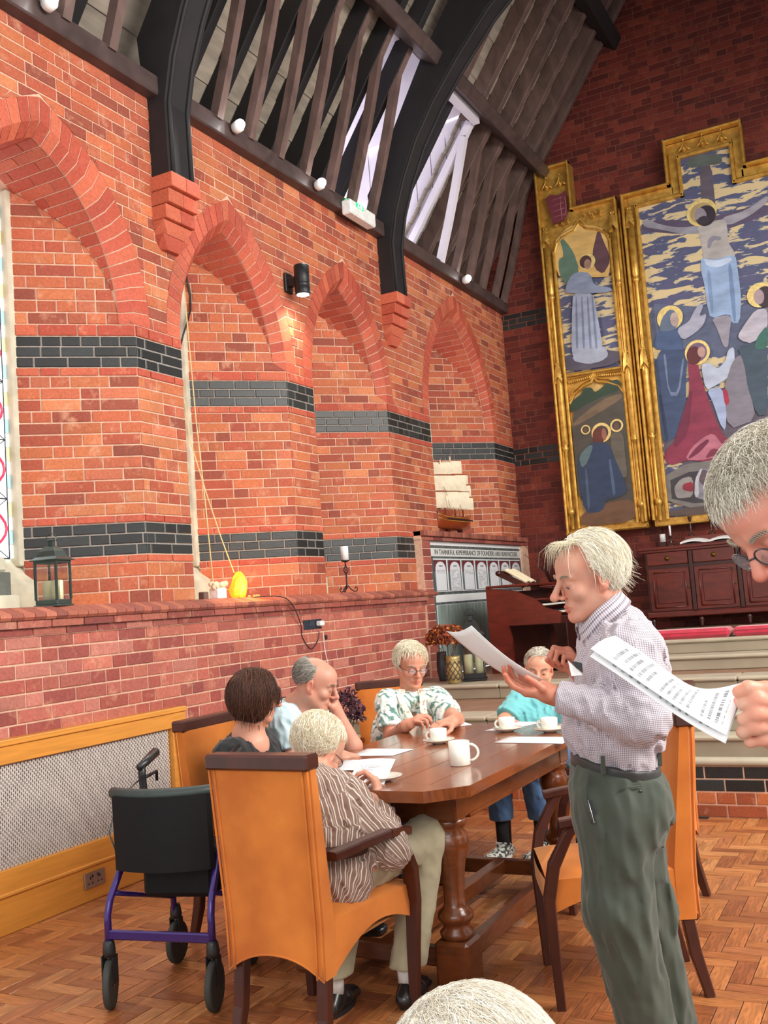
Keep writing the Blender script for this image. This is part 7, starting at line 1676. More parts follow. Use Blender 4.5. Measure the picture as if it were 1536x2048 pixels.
# 1 ---- standing man in grey checked shirt
def standing_man():
    g = lambda x, y, d: pd(x, y, d)
    root = person('standing man with white hair, grey checked shirt and dark green trousers reading a sheet', (*g(1290, 2100, 3.1)[:2], 0))
    s = 1.06; B = frame_of(-R_ * .93 - U_ * .26 - F_ * .16, U_ * .95 - R_ * .26); c = g(1180, 1153, 3.12); nb = g(1222, 1246, 3.14)
    shL, shR = g(1262, 1300, 2.97), g(1212, 1292, 3.30); che, bel, pel = g(1240, 1335, 3.13), g(1236, 1435, 3.13), g(1232, 1530, 3.12)
    f = Fld(); add_head(f, c, B, s, neck=g(1225, 1262, 3.14), jaw=1.08, nose=1.06); parts = [skin_part(f, .0034, 'd09a84')]
    eL, wL = g(1290, 1438, 2.90), g(1112, 1392, 3.00); eR, wR = g(1200, 1410, 3.40), g(1163, 1352, 3.22)
    f = Fld(); add_hand(f, wL, -R_ * .92 + U_ * .22 + F_ * .1, U_ * .9 + R_ * .3 - F_ * .35, 1.02, -1, (.35, .4, .45, .5), .05, (.5, .5), fore=wL + (eL - wL) * .45); parts.append(skin_part(f, .0032, 'cc8870'))
    f = Fld(); add_hand(f, wR, -R_ * .45 + U_ * .8 - F_ * .1, -R_ * .85 - U_ * .3 - F_ * .1, 1.02, -1, (1.1, 1.2, 1.25, 1.3), .02, (.7, .8), fore=wR + (eR - wR) * .45); parts.append(skin_part(f, .0032, 'cc8870'))
    f = Fld(); torso(f, g(1235, 1560, 3.12), bel, che, nb, shL, shR, (.13, .13, .14), (.09, .09, .09), .045).cap(shL, eL, .045, .04).cap(eL, wL, .038, .026).cap(shR, eR, .045, .04).cap(eR, wR, .038, .026)
    hL, kL, aL, hR, kR, aR = g(1230, 1625, 3.04), g(1238, 1815, 3.02), g(1302, 2085, 3.04), g(1248, 1620, 3.22), g(1288, 1810, 3.20), g(1345, 2075, 3.18)
    f.cap(hL, kL, .085, .06).cap(kL, aL, .055, .04).cap(hR, kR, .085, .06).cap(kR, aR, .055, .04); parts.append(skin_part(f, .014, 'cc8870')); V, F, Cc = join(parts); mesh_np('body', V, F, M_skin, root, smooth=True, col=Cc)
    m = cl('grey_gingham_cotton', f_check, rough=.8)
    f = Fld(); sd = nrm(shR - shL); torso(f, pel, bel, che, nb, shL, shR, (.160, .17, .178), (.118, .132, .128), .074, .06, .062); f.ell(g(1205, 1450, 3.12), A(.115, .155, .09), np.array([R_, F_, U_]), .05).ell(g(1262, 1335, 3.13), A(.095, .15, .14), np.array([R_, F_, U_]), .06).cap(g(1225, 1262, 3.13), g(1208, 1232, 3.13), .085, .072, .05)
    f.post.append((g(1228, 1526, 3.12), nrm(-U_ - R_ * .12), .30)); dsp = wr(.012, 58, 1, (1, 1, .75))
    f.cap(shL, eL, .080, .064, .05, 1).cap(eL, wL + (eL - wL) * .10, .064, .043, .035, 2).cap(shR, eR, .075, .06, .05, 1).cap(eR, wR + (eR - wR) * .12, .06, .042, .035, 2)
    f.cap(wL + (eL - wL) * .14, wL + (eL - wL) * .05, .040, .040, .01, 3); f.post.append((wL + (eL - wL) * .02, nrm(wL - eL), .07)); f.post.append((wR + (eR - wR) * .03, nrm(wR - eR), .07))
    cloth_mesh(root, 'shirt', f, .0075, m, dsp, 1, side_ref=F_)
    collar(root, 'shirt_collar', g(1203, 1226, 3.13), U_ * .80 - R_ * .60, -R_ * .8 - U_ * .6, m, .076, .034, .055, .28, .18)
        # breast pocket with a folded card
    mt = cl('dark_green_grey_wool', f_plain('3f463c', .12), rough=.9, bump=.4)
    f = Fld(); f.cap(g(1228, 1540, 3.12), g(1234, 1610, 3.12), .128, .136, .05, side=sd, rs=(.166, .172)).cap(g(1232, 1600, 3.05), kL, .124, .094, .05).cap(kL, aL + A(0, 0, -.02), .094, .086, .05).cap(g(1240, 1600, 3.2), kR, .120, .088, .05).cap(kR, aR + A(0, 0, -.02), .086, .082, .05).ell(g(1278, 1600, 3.13), A(.07, .15, .11), np.array([R_, F_, U_]), .08)
    f.post.append((g(1232, 1528, 3.12), nrm(U_ + R_ * .12), .28)); f.post.append((aL + A(0, 0, -.055), A(0, 0, -1.), .12)); f.post.append((aR + A(0, 0, -.055), A(0, 0, -1.), .12))
    tr = cloth_mesh(root, 'trousers', f, .008, mt, wr(.011, 50, 3, (1, 1, .42)), 1)
    # belt, loops, back pocket, phone in the side pocket
    f = Fld(); f.cap(g(1229, 1518, 3.12), g(1231, 1538, 3.12), .134, .134, .01, side=sd, rs=(.173, .173)); nu_ = nrm(U_ + R_ * .12); f.post.append((g(1230, 1513, 3.12), nu_, .3)); f.post.append((g(1230, 1540, 3.12), -nu_, .3)); V, F = f.mesh(.006); V = relax(V, F, 1); mesh_np('belt', V, F, mat('black_belt_leather', (.025, .024, .022), .45), root, smooth=True)
    for x, y in ((1205, 1526), (1318, 1510)): MB().bar(g(x, y - 14, 2.947 if x < 1300 else 3.02), g(x + 2, y + 22, 2.947 if x < 1300 else 3.02), .012, .008, up=F_).build('belt_loop', mt, tr)
    MB().prism([g(1136, 1321, 3.0), g(1166, 1350, 2.975), g(1143, 1352, 2.985)], F_ * .002).build('pocket_card', M_paper, root); MB().prism([g(1142, 1322, 2.99), g(1164, 1326, 2.97), g(1166, 1346, 2.965), g(1150, 1334, 2.98)], F_ * .002).build('card_clip', M_blk, root)
    # side pocket gaping open with the phone in it, welted back pocket with a button
    ph = MB().bar(g(1180, 1602, 2.965), g(1193, 1645, 2.955), .032, .008, up=F_, bev=.002).build('phone_in_pocket', M_blk, root)
    MB().tube([g(1176, 1600, 2.958), g(1188, 1645, 2.946), g(1193, 1643, 2.946)], .0016, 5).build('phone_edge', mat('chrome', (.6, .6, .6), .2, metal=1), ph)
    MB().tube([g(1178, 1546, 2.97), g(1172, 1572, 2.965), g(1170, 1600, 2.96), g(1184, 1640, 2.95)], .004, 6).build('pocket_edge', mt, tr)
    MB().tube([g(1240, 1578, 2.930), g(1272, 1573, 2.940), g(1305, 1566, 2.975)], .0022, 6).tube([g(1240, 1581, 2.930), g(1272, 1576, 2.940), g(1305, 1569, 2.975)], .0022, 6).build('welt_pocket', mt, tr)
    MB().lathe([(.006, 0), (.006, .003)], g(1280, 1583, 2.945), 12, -F_).build('pocket_button', M_blk, tr)
    for a, dr in ((aL, 0), (aR, 1)): shoe(root, A(a[0], a[1], 0), -R_, M_shoe_b)
    allow = lambda D: np.where(D[..., 1] > .36, D[..., 2] - (.80 + .5 * (D[..., 1] - .36)), np.where(np.abs(D[..., 0]) > .50, D[..., 2] + .30 + .65 * np.clip(-D[..., 1], 0, 1) - .7 * np.clip(D[..., 1], 0, 1), D[..., 2] + .62)) 
    hair(root, c, B, s, '', 4200, .115, ('f2ead8', 'e4dcc8', 'fff8ea', 'ccc2aa'), .0010, comb=lambda u: np.stack([u[:, 0] * .9, -.35 - .8 * np.clip(u[:, 1] + .3, 0, 1), -.75 * np.ones(len(u))], 1), grav=.35, lift=.10, allow=allow, outer=(1.12, 1.12, 1.16), seed=11, frizz=.3)
    # wispy fringe blown forward
    r = np.random.default_rng(5); b = MB()
    for k in range(120):
        a_ = r.uniform(-.05, .045); p0 = c + (A(a_, r.uniform(.02, .06), r.uniform(.108, .118)) * s) @ B; dl = r.uniform(.3, 1.1); j = r.normal(size=3) * .006; b.tube([p0, p0 + A(a_ * .1, .030 * dl, .006) @ B + j * .3, p0 + A(a_ * .2, .055 * dl, -.008 * dl) @ B + j, p0 + A(a_ * .3, .068 * dl, -.05 * dl) @ B + j * 2], [.0008, .0007, .0005, .0003], 3)
    b.build('fringe_wisps', mat('wisp_hair', srgb('d8d0b4'), .6), root, kind='stuff')
    brows(root, c, B, s, '9c8e78'); lashes_and_eyes(root, c, B, s)
    # the sheet he reads
    P_ = {k: g(*v) for k, v in dict(A=(893, 1262, 3.13), B=(943, 1251, 2.98), C=(1086, 1358, 2.97), D=(1052, 1372, 3.10)).items()}
    G = [[(P_['A'] * (1 - u) + P_['B'] * u) * (1 - v) + (P_['D'] * (1 - u) + P_['C'] * u) * v - U_ * .014 * math.sin(math.pi * v) - U_ * .010 * math.sin(math.pi * u) * (1 - v) for v in np.linspace(0, 1, 14)] for u in np.linspace(1, 0, 8)]
    paper_grid(G, 'sheet_of_paper', 'sheet held up by the standing man, seen from its blank back', M_paper).data.flip_normals()
standing_man()

def seated(label, pel, fwd, c, B, s, skin, nb, shL, shR, arms, top, topmat, short, bottom, disp=None, girth=1.0, neckv=None, legs=None, shoes=None, socks=None, neckr=None, trouser_name='trousers', top_name='shirt', jaw=1, nose=1, side_ref=None, hand_skin=None, legsk=False, res=.0075, wamp=.008, taps=.05):
    root = person(label, (pel[0], pel[1], 0)); fwd = nrm(A(fwd[0], fwd[1], 0)); hs = hand_skin or skin
    f = Fld(); add_head(f, c, B, s, neck=neckv if neckv is not None else nb, jaw=jaw, nose=nose); f.cap(nb - A(0, 0, .0), nb - A(0, 0, .05) + fwd * .02, .06 * s, .085 * s, .04); parts = [skin_part(f, .0036, skin)]
    for (sh, el, wr_, hd, hn, side, curl, th) in arms:
        f = Fld(); add_hand(f, wr_, hd, hn, s * .98, side, curl, .06, th, fore=el); f.cap(el, wr_, .040 * s, .027 * s, .02)
        if short: f.cap(sh + (el - sh) * .4, el, .046 * s, .040 * s, .02)
        parts.append(skin_part(f, .0036, hs))
    bel = pel + (nb - pel) * .38 + fwd * .02 * girth; che = pel + (nb - pel) * .74
    sdv = nrm(shR - shL); hp = A(fwd[1], -fwd[0], 0)
    lg = legs or [(pel - hp * .09, pel - hp * .10 + fwd * .42 - A(0, 0, .02), pel - hp * .10 + fwd * .40 + A(0, 0, .09 - pel[2])), (pel + hp * .09, pel + hp * .10 + fwd * .42 - A(0, 0, .02), pel + hp * .10 + fwd * .40 + A(0, 0, .09 - pel[2]))]
    f = Fld(); torso(f, pel, bel, che, nb, shL, shR, (.13, .13, .135), (.09, .09, .09), .045)
    for h_, k_, a_ in lg: f.cap(h_, k_, .075, .052).cap(k_, a_, .048, .034)
    for a in arms: f.cap(a[0], a[1], .04, .036)
    parts.append(skin_part(f, .014, skin)); V, F, Cc = join(parts); mesh_np('body', V, F, M_skin, root, smooth=True, col=Cc)
    f = Fld(); torso(f, pel - A(0, 0, .03), bel, che, nb, shL, shR, (.172 * girth, .172 * girth, .165), (.122 * girth, .13 * girth, .12), .064, .06, taps)
    for (sh, el, wr_, hd, hn, side, curl, th) in arms:
        if short:
            e = sh + (el - sh) * short; f.cap(sh, e + (e - sh) * .15, .066, .070, .045, 1); f.post.append((e, nrm(el - sh), .09))
        else: f.cap(sh, el, .070, .058, .045, 1).cap(el, wr_ + (el - wr_) * .08, .058, .040, .03, 2); f.post.append((wr_ + (el - wr_) * .04, nrm(wr_ - el), .07))
    cloth_mesh(root, top_name, f, res, topmat, disp or wr(wamp * 1.1, 62, 2), 1, side_ref=side_ref)
    f = Fld(); f.cap(pel - A(0, 0, .02), pel + fwd * .04 - A(0, 0, .03), .085 * girth, .085 * girth, .04, side=hp, rs=(.145 * girth, .145 * girth))
    for h_, k_, a_ in lg:
        f.cap(h_ + fwd * .07 - A(0, 0, .015), k_, .080, .074, .04).cap(k_, a_, .072, .066, .04); f.post.append((a_ + A(0, 0, .01), A(0, 0, -1.), .1))
    cloth_mesh(root, trouser_name, f, .009, bottom, wr(.006, 55, 5), 1)
    for i, (h_, k_, a_) in enumerate(lg):
        if socks: MB().tube([A(a_[0], a_[1], a_[2] + .04), A(a_[0], a_[1], .07)], [.038, .036], 12).build('sock', socks, root)
        if shoes: shoe(root, A(a_[0], a_[1], 0), shoes[1] if len(shoes) > 1 else fwd, shoes[0], .25, sole=shoes[2] if len(shoes) > 2 else None)
    return root

# 2 ---- man in taupe striped shirt, back to the camera, nearest chair
g = pd
c = g(634, 1500, 3.80); B = frame_of(R_ * .50 + F_ * .60 - U_ * .50, U_ * .80 + R_ * .30 + F_ * .3)
shL, shR = g(560, 1590, 3.70), g(690, 1600, 3.62); nb = g(622, 1560, 3.70); pel = A(-1.95, 3.05, .54); elR, wrR = g(786, 1700, 3.52), g(762, 1612, 3.72); elL, wrL = g(590, 1680, 3.95), g(700, 1600, 3.95)
kR, aR = A(-1.76, 3.52, .56), A(-1.80, 3.36, .12); kL, aL = A(-2.05, 3.50, .55), A(-2.02, 3.20, .12)
M_str = cl('taupe_striped_cotton', f_stripe, rough=.8); M_khaki = cl('khaki_cotton', f_plain('a8a084', .1), rough=.85)
r2 = seated('seated man seen from behind with cream white hair and taupe striped shirt', pel, (-.0, 1), c, B, 1.08, 'd8a48c', nb, shL, shR,
    [(shR, elR, wrR, -R_ * .2 + U_ * .75 + F_ * .35, -R_ * .8 + F_ * .2, 1, (.8, .9, 1.0, 1.0), (.5, .6)), (shL, elL, wrL, R_ * .6 + U_ * .4 + F_ * .3, -U_ * .2 + R_ * .3 + F_ * .5, -1, (.8, .9, 1.0, 1.0), (.5, .6))],
    None, M_str, 0, M_khaki, None, 1.08, neckv=g(625, 1555, 3.72), legs=[(pel - A(.09, 0, 0), kL, aL), (pel + A(.09, 0, 0), kR, aR)], shoes=(M_shoe_b, (-.15, 1)), socks=M_sock, side_ref=F_, wamp=.010, taps=.058)
collar(r2, 'shirt_collar', g(624, 1556, 3.71), U_ * .8 + R_ * .35 + F_ * .25, R_ * .6 + F_ * .5 - U_ * .5, M_str, .072, .03, .045, .35)
allow_full = lambda D: np.where(D[..., 1] > .15, D[..., 2] - .50 - .2 * D[..., 1], np.where(np.abs(D[..., 0]) > .6, D[..., 2] + .12 + .8 * np.clip(-D[..., 1], 0, 1), D[..., 2] + .62))
hair(r2, c, B, 1.08, '', 4200, .055, ('f6ecd4', 'eadcc0', 'fff8e8', 'dccfae'), .0010, comb=lambda u: np.stack([u[:, 0] * .3 + .35, -.5 * np.ones(len(u)), -.75 + .3 * u[:, 2]], 1), grav=.35, lift=.10, allow=allow_full, outer=(1.10, 1.09, 1.10), seed=21, frizz=.35, curlf=.5)
glasses(r2, c, B, 1.0, mat('dark_spectacle_frame', (.03, .03, .035), .3)); brows(r2, c, B, 1.0, 'b0a088')
f = Fld(); sdv = nrm(shR - shL)
f.cap(pel + A(0, -.01, .075), pel + A(0, -.01, .085), .125, .125, .01, side=sdv, rs=(.185, .185)); f.post.append((pel + A(0, 0, .105), A(0, 0, 1.), .3)); f.post.append((pel + A(0, 0, .068), A(0, 0, -1.), .3)); V, F = f.mesh(.007); mesh_np('belt', relax(V, F, 1), F, mat('brown_belt_leather', srgb('3c1c14'), .5), r2, smooth=True)
P_ = [g(664, 1618, 3.74), g(741, 1628, 3.74), g(791, 1518, 3.90), g(720, 1519, 3.90)]
G = [[(P_[0] * (1 - u) + P_[1] * u) * (1 - v) + (P_[3] * (1 - u) + P_[2] * u) * v + F_ * .015 * math.sin(math.pi * u) for v in np.linspace(0, 1, 12)] for u in np.linspace(0, 1, 10)]
paper_grid(G, 'sheet_of_paper', 'printed sheet held by the man in the striped shirt', M_print)

# 3 ---- dark-haired woman in black
c = g(514, 1388, 4.42); B = frame_of(R_ * .86 + F_ * .42 - U_ * .22, U_); nb = g(492, 1470, 4.45); pel = A(-2.80, 3.86, .57); shR, shL = g(462, 1512, 4.28), g(530, 1505, 4.62)
M_blkc = cl('black_jersey', f_plain('151719', .2), rough=.9)
r3 = seated('seated woman with dark brown bobbed hair, glasses and black top', pel, (1, .1), c, B, .98, 'dca48c', nb, shL, shR,
    [(shR, g(510, 1620, 4.25), g(600, 1590, 4.30), R_, -U_, -1, (.3, .3, .3, .3), (.2, .2)), (shL, g(570, 1600, 4.6), g(640, 1560, 4.55), R_, -U_, 1, (.3, .3, .3, .3), (.2, .2))],
    None, M_blkc, 0, M_blkc, None, .98, neckv=g(496, 1478, 4.44), taps=.02, shoes=(M_shoe_b,))
al = lambda D: np.where(D[..., 1] > .50, D[..., 2] - .60, D[..., 2] + .84 - .45 * np.clip(D[..., 1], 0, 1))
hair(r3, c, B, .98, '', 5200, .125, ('5a3626', '482a1c', '6c4432', '3c241a', '50301f'), .0011, comb=lambda u: np.stack([u[:, 0] * .25, .18 * np.ones(len(u)), -1.0 * np.ones(len(u))], 1), grav=.3, lift=.07, allow=al, outer=(1.28, 1.20, 1.42), oc=(0, -.020, -.004), seed=31, frizz=.16, cap_noise=.02, curlf=.15)
glasses(r3, c, B, .98, mat('dark_spectacle_frame', (.03, .03, .035), .3)); brows(r3, c, B, .98, '3a2018'); lashes_and_eyes(r3, c, B, .98)

# 4 ---- man in pale blue polo, chin on hand
c = g(630, 1366, 4.80); B = frame_of(R_ * .95 - F_ * .12 - U_ * .30, U_ + R_ * .2); nb = g(592, 1412, 4.86); pel = A(-2.86, 4.48, .57); shR, shL = g(568, 1440, 4.68), g(608, 1425, 5.02)
M_polo = cl('pale_blue_pique', f_plain('bcd4dc', .05), rough=.85)
r4 = seated('seated balding man in pale blue polo shirt resting his chin on his hand', pel, (1, 0), c, B, 1.02, 'd09a84', nb, shL, shR,
    [(shR, g(590, 1535, 4.62), g(676, 1512, 4.60), R_ * 1 - U_ * .1, -U_, -1, (.35, .4, .4, .4), (.2, .2)), (shL, g(706, 1492, 4.85), g(672, 1424, 4.83), -R_ * .12 + U_ * .95, -R_ * .9, 1, (.9, 1.0, 1.0, 1.1), (.3, .4))],
    None, M_polo, .62, cl('navy_cotton', f_plain('23304c', .1)), None, 1.05, neckv=g(592, 1424, 4.86), nose=1.02, shoes=(M_shoe_b,), taps=.045)
collar(r4, 'polo_collar', g(592, 1418, 4.86), U_ * .9 + R_ * .3, R_, M_polo, .070, .026, .05, .5)
al = lambda D: np.minimum(np.where(D[..., 1] > .15, -1.0, .15 - D[..., 1]), np.minimum(.66 - D[..., 2] - .3 * D[..., 1], D[..., 2] + .20 + .7 * np.clip(-D[..., 1], 0, 1)))
hair(r4, c, B, 1.02, '', 2200, .040, ('9c968c', '6c665e', 'c0bab0', '84807a'), .0010, comb=lambda u: np.stack([u[:, 0] * .2, -.8 * np.ones(len(u)), -.6 * np.ones(len(u))], 1), grav=.2, lift=.05, allow=al, outer=(1.04, 1.05, 1.04), seed=41, frizz=.2)
brows(r4, c, B, 1.02, '8c7868'); lashes_and_eyes(r4, c, B, 1.02)

# 5 ---- woman with glasses and leaf print
c = g(822, 1330, 5.72); B = frame_of(-F_ * .86 + R_ * .34 - U_ * .16, U_); nb = g(818, 1394, 5.78); pel = A(-2.78, 5.34, .57); shR, shL = g(777, 1405, 5.70), g(873, 1400, 5.72)
M_leaf = cl('leaf_print_cotton', f_leaf, rough=.8)
r5 = seated('seated elderly woman with glasses, cream scarf and white and green leaf-print top', pel, (.55, -.83), c, B, 1.0, 'd89a80', nb, shL, shR,
    [(shR, g(782, 1478, 5.58), g(812, 1452, 5.30), R_ * .65 + U_ * .5 - F_ * .3, R_ * .5 - U_ * .6, 1, (.7, .8, .9, .9), (.6, .6)), (shL, g(912, 1440, 5.50), g(905, 1444, 5.20), -R_ * .75 - F_ * .55, -U_, 1, (.5, .5, .5, .5), (.3, .3))],
    None, M_leaf, .72, cl('cream_linen', f_plain('d8d4c4', .06)), None, 1.10, neckv=g(820, 1400, 5.76), taps=.03, shoes=(mat('tan_sandal', srgb('7a5a44'), .6),))
al = lambda D: np.where(D[..., 1] > .25, D[..., 2] - .56 - .15 * D[..., 1] + .0 * D[..., 0], np.where(np.abs(D[..., 0]) > .4, D[..., 2] + .52 - .6 * np.clip(D[..., 1], 0, 1), D[..., 2] + .75))
hair(r5, c, B, 1.0, '', 1700, .075, ('eee4cc', 'dcd2b6', 'faf2de', 'c6bc9e'), .0014, comb=lambda u: np.stack([u[:, 0] * .9, u[:, 1] * .4, -.9 * np.ones(len(u))], 1), grav=.3, lift=.12, allow=al, outer=(1.20, 1.16, 1.16), seed=51, frizz=.3, curlf=.6)
glasses(r5, c, B, 1.0, mat('brown_spectacle_frame', srgb('5c3430'), .3)); brows(r5, c, B, 1.0, 'b8a890'); lashes_and_eyes(r5, c, B, 1.0)
M_scarf = cl('cream_floral_ribbon', lambda nt, u, v, pos: (lambda n: (nt.links.new(pos, n.inputs[0]), mixc(nt, mth(nt, 'GREATER_THAN', n.outputs[0], .6), srgb('ece4d0'), srgb('b89880')))[1])(N(nt, 'ShaderNodeTexNoise', Scale=45.0)))
for s_, pts in ((-1, [(806, 1378, 5.70), (800, 1390, 5.64), (808, 1412, 5.60), (822, 1438, 5.575), (832, 1465, 5.57)]), (1, [(842, 1378, 5.70), (846, 1392, 5.64), (846, 1412, 5.60), (850, 1438, 5.575), (854, 1465, 5.57)])):
    b = MB(); P_ = [g(*p) for p in pts]; b.sheet([[p - R_ * .019, p - F_ * .006, p + R_ * .019] for p in P_], .002); b.build('scarf', M_scarf, r5)
MB().tube([g(*p) for p in ((822, 1388, 5.69), (824, 1405, 5.64), (829, 1420, 5.615), (834, 1405, 5.64), (838, 1388, 5.69))], .0018, 5).build('necklace', mat('thin_gold_chain', srgb('a07838'), .3, metal=.9), r5)
wrp = g(805, 1456, 5.36); MB().lathe([(.030, -.008), (.033, -.006), (.033, .006), (.030, .008)], wrp, 18, nrm(g(812, 1452, 5.30) - g(782, 1478, 5.58))).build('black_bracelet', M_blk, r5)

# 6 ---- woman in turquoise
c = g(1078, 1338, 5.86); B = frame_of(-F_ * .90 - R_ * .18 - U_ * .10, U_); nb = g(1088, 1392, 5.92); pel = A(-1.98, 5.62, .57); shR, shL = g(1040, 1404, 5.84), g(1128, 1404, 5.86)
M_turq = cl('turquoise_cotton', f_plain('6cb8bc', .08), rough=.8)
r6 = seated('seated grey-haired woman in turquoise top and blue jeans at the far end', pel, (0, -1), c, B, .98, 'e0a488', nb, shL, shR,
    [(shR, g(1008, 1444, 5.70), g(1040, 1456, 5.40), R_ * .6 - F_ * .6, -U_, 1, (.4, .4, .4, .4), (.3, .3)), (shL, g(1150, 1450, 5.60), g(1124, 1462, 5.15), -R_ * .6 - F_ * .5, -U_, -1, (.5, .5, .5, .5), (.3, .3))],
    None, M_turq, .80, cl('blue_denim', f_denim), None, 1.0, neckv=g(1088, 1398, 5.91), taps=.03, trouser_name='jeans',
    legs=[(pel - A(.09, 0, .0), A(-2.17, 5.30, .52), A(-2.20, 5.36, .20)), (pel + A(.09, 0, 0), A(-1.98, 5.32, .52), A(-1.99, 5.42, .20))], shoes=(cl('floral_canvas', lambda nt, u, v, pos: (lambda n: (nt.links.new(pos, n.inputs[0]), mixc(nt, mth(nt, 'GREATER_THAN', n.outputs[0], .5), srgb('c8c8c0'), srgb('3c4444')))[1])(N(nt, 'ShaderNodeTexNoise', Scale=55.0))), (-.25, -1), mat('white_rubber_sole', (.7, .7, .68), .6)), socks=M_sockb)
al = lambda D: np.where(D[..., 1] > .25, D[..., 2] - .58 - .1 * D[..., 1], np.where(np.abs(D[..., 0]) > .4, D[..., 2] + .35 - .7 * np.clip(D[..., 1], 0, 1), D[..., 2] + .62))
hair(r6, c, B, .98, '', 1500, .09, ('c8c0b0', 'b0a898', 'dcd6c8', '948c80'), .0012, comb=lambda u: np.stack([u[:, 0] * .9, -.5 * np.ones(len(u)), -.5 * np.ones(len(u))], 1), grav=.3, lift=.06, allow=al, outer=(1.10, 1.09, 1.10), seed=61, frizz=.15)
brows(r6, c, B, .98, '8c7c6c'); lashes_and_eyes(r6, c, B, .98)

# 7 ---- man leaning in at the right edge
g = pd
root = person('man at the right edge with thick grey hair and glasses, head bowed over a sheet', (*g(1720, 1500, 1.75)[:2], 0))
s = 1.04; c = g(1572, 1018, 1.68); B = frame_of(-R_ * .62 - U_ * .70 - F_ * .25, U_ * .75 - R_ * .62); nb = g(1690, 1110, 1.78); f = Fld(); add_head(f, c, B, s, neck=g(1670, 1100, 1.77)); parts = [skin_part(f, .0028, 'd49480')]
wrL, elL = g(1640, 1448, 1.54), g(1820, 1530, 1.64)
f = Fld(); palm = g(1592, 1436, 1.52)
f.ell(palm, A(.048, .030, .050), np.array([R_, F_, U_]), .02).ell(g(1560, 1420, 1.50), A(.036, .026, .036), np.array([R_, F_, U_]), .02).ell(g(1560, 1470, 1.50), A(.034, .024, .026), np.array([R_, F_, U_]), .02).cap(elL, g(1630, 1446, 1.53), .042, .030, .03)
for chain, r_ in ((((1585, 1400, 1.49), (1532, 1380, 1.475), (1497, 1376, 1.47), (1478, 1384, 1.475)), .0118), (((1566, 1410, 1.475), (1516, 1400, 1.462), (1487, 1408, 1.472), (1478, 1402, 1.50)), .0100), (((1570, 1434, 1.475), (1514, 1428, 1.458), (1488, 1440, 1.472), (1498, 1446, 1.50)), .0102), (((1572, 1458, 1.48), (1514, 1454, 1.462), (1486, 1464, 1.475), (1500, 1468, 1.505)), .0100), (((1574, 1480, 1.49), (1528, 1478, 1.472), (1500, 1484, 1.482), (1512, 1484, 1.51)), .0088)):
    q_ = [g(*p) for p in chain]
    for k_, (a_, b_) in enumerate(zip(q_[:-1], q_[1:])): f.cap(a_, b_, r_ * (1.05, 1, .95)[k_], r_ * (1, .95, .85)[k_], .007 if k_ == 0 else .0035, 6 if k_ == 2 else 0)
    f.ell(q_[1], r_ * 1.10, None, .006, SK_BLUSH)
parts.append(skin_part(f, .0022, 'dca890'))
shL, shR = g(1740, 1190, 1.60), g(1700, 1170, 2.0); che, bel, pel = g(1790, 1330, 1.82), g(1850, 1500, 1.85), g(1880, 1700, 1.85)
f = Fld(); torso(f, pel, bel, che, nb, shL, shR, (.13, .13, .14), (.09, .09, .09), .045).cap(shL, elL, .045, .04); hp_ = nrm(A(FV[0], FV[1], 0))
lg = [(pel + hp_ * e * .09, A(*(pel + hp_ * e * .10)[:2], .48), A(*(pel + hp_ * e * .10)[:2], .09)) for e in (-1, 1)]
for h_, k_, a_ in lg: f.cap(h_, k_, .08, .055).cap(k_, a_, .05, .038)
parts.append(skin_part(f, .016, 'd49480')); V, F, Cc = join(parts); mesh_np('body', V, F, M_skin, root, smooth=True, col=Cc)
f = Fld(); torso(f, pel, bel, che, nb, shL, shR, (.165, .165, .175), (.115, .12, .12), .07); elR = g(1720, 1480, 1.98); f.cap(shL, elL, .065, .055, .04).cap(elL, wrL + (elL - wrL) * .25, .055, .043, .03).cap(shR, elR, .065, .055, .04); f.post.append((wrL + (elL - wrL) * .2, nrm(wrL - elL), .08)); cloth_mesh(root, 'pullover', f, .01, cl('charcoal_wool', f_plain('34373c', .1)), wr(.006, 14, 8), 1)
f = Fld(); f.cap(pel, pel - A(0, 0, .06), .12, .11, .04, side=hp_, rs=(.165, .165))
for h_, k_, a_ in lg: f.cap(h_, k_, .095, .072, .05).cap(k_, a_, .07, .06, .04)
cloth_mesh(root, 'trousers', f, .012, cl('navy_cotton', f_plain('23304c', .1)), wr(.005, 11, 9), 1)
for h_, k_, a_ in lg: shoe(root, A(a_[0], a_[1], 0), -R_, M_shoe_b)
al = lambda D: np.where(D[..., 1] > .35, D[..., 2] - .58 + .05 * D[..., 1], np.where(np.abs(D[..., 0]) > .55, D[..., 2] + .10 - .95 * np.clip(D[..., 1], -.3, 1), D[..., 2] + .60))
hair(root, c, B, s, '', 9000, .045, ('ccc4b0', 'b4ac9a', 'e2dccc', '9c9484', 'f0eadc'), .00055, comb=lambda u: np.stack([u[:, 0] * .5, .35 + .3 * u[:, 1], -.65 * np.ones(len(u))], 1), grav=.35, lift=.14, allow=al, outer=(1.12, 1.11, 1.14), seed=71, frizz=.35, curlf=.5, cap_noise=.03)
glasses(root, c, B, s, mat('dark_spectacle_frame', (.03, .03, .035), .3), drop=.004); brows(root, c, B, s, '9a8e7c'); lashes_and_eyes(root, c, B, s)
top = [(1231, 1271, 1.63), (1285, 1305, 1.61), (1340, 1345, 1.59), (1385, 1372, 1.56), (1430, 1377, 1.54), (1497, 1362, 1.52)]; bot = [(1181, 1297, 1.58), (1240, 1336, 1.56), (1300, 1377, 1.53), (1350, 1411, 1.50), (1405, 1445, 1.475), (1453, 1471, 1.46)]
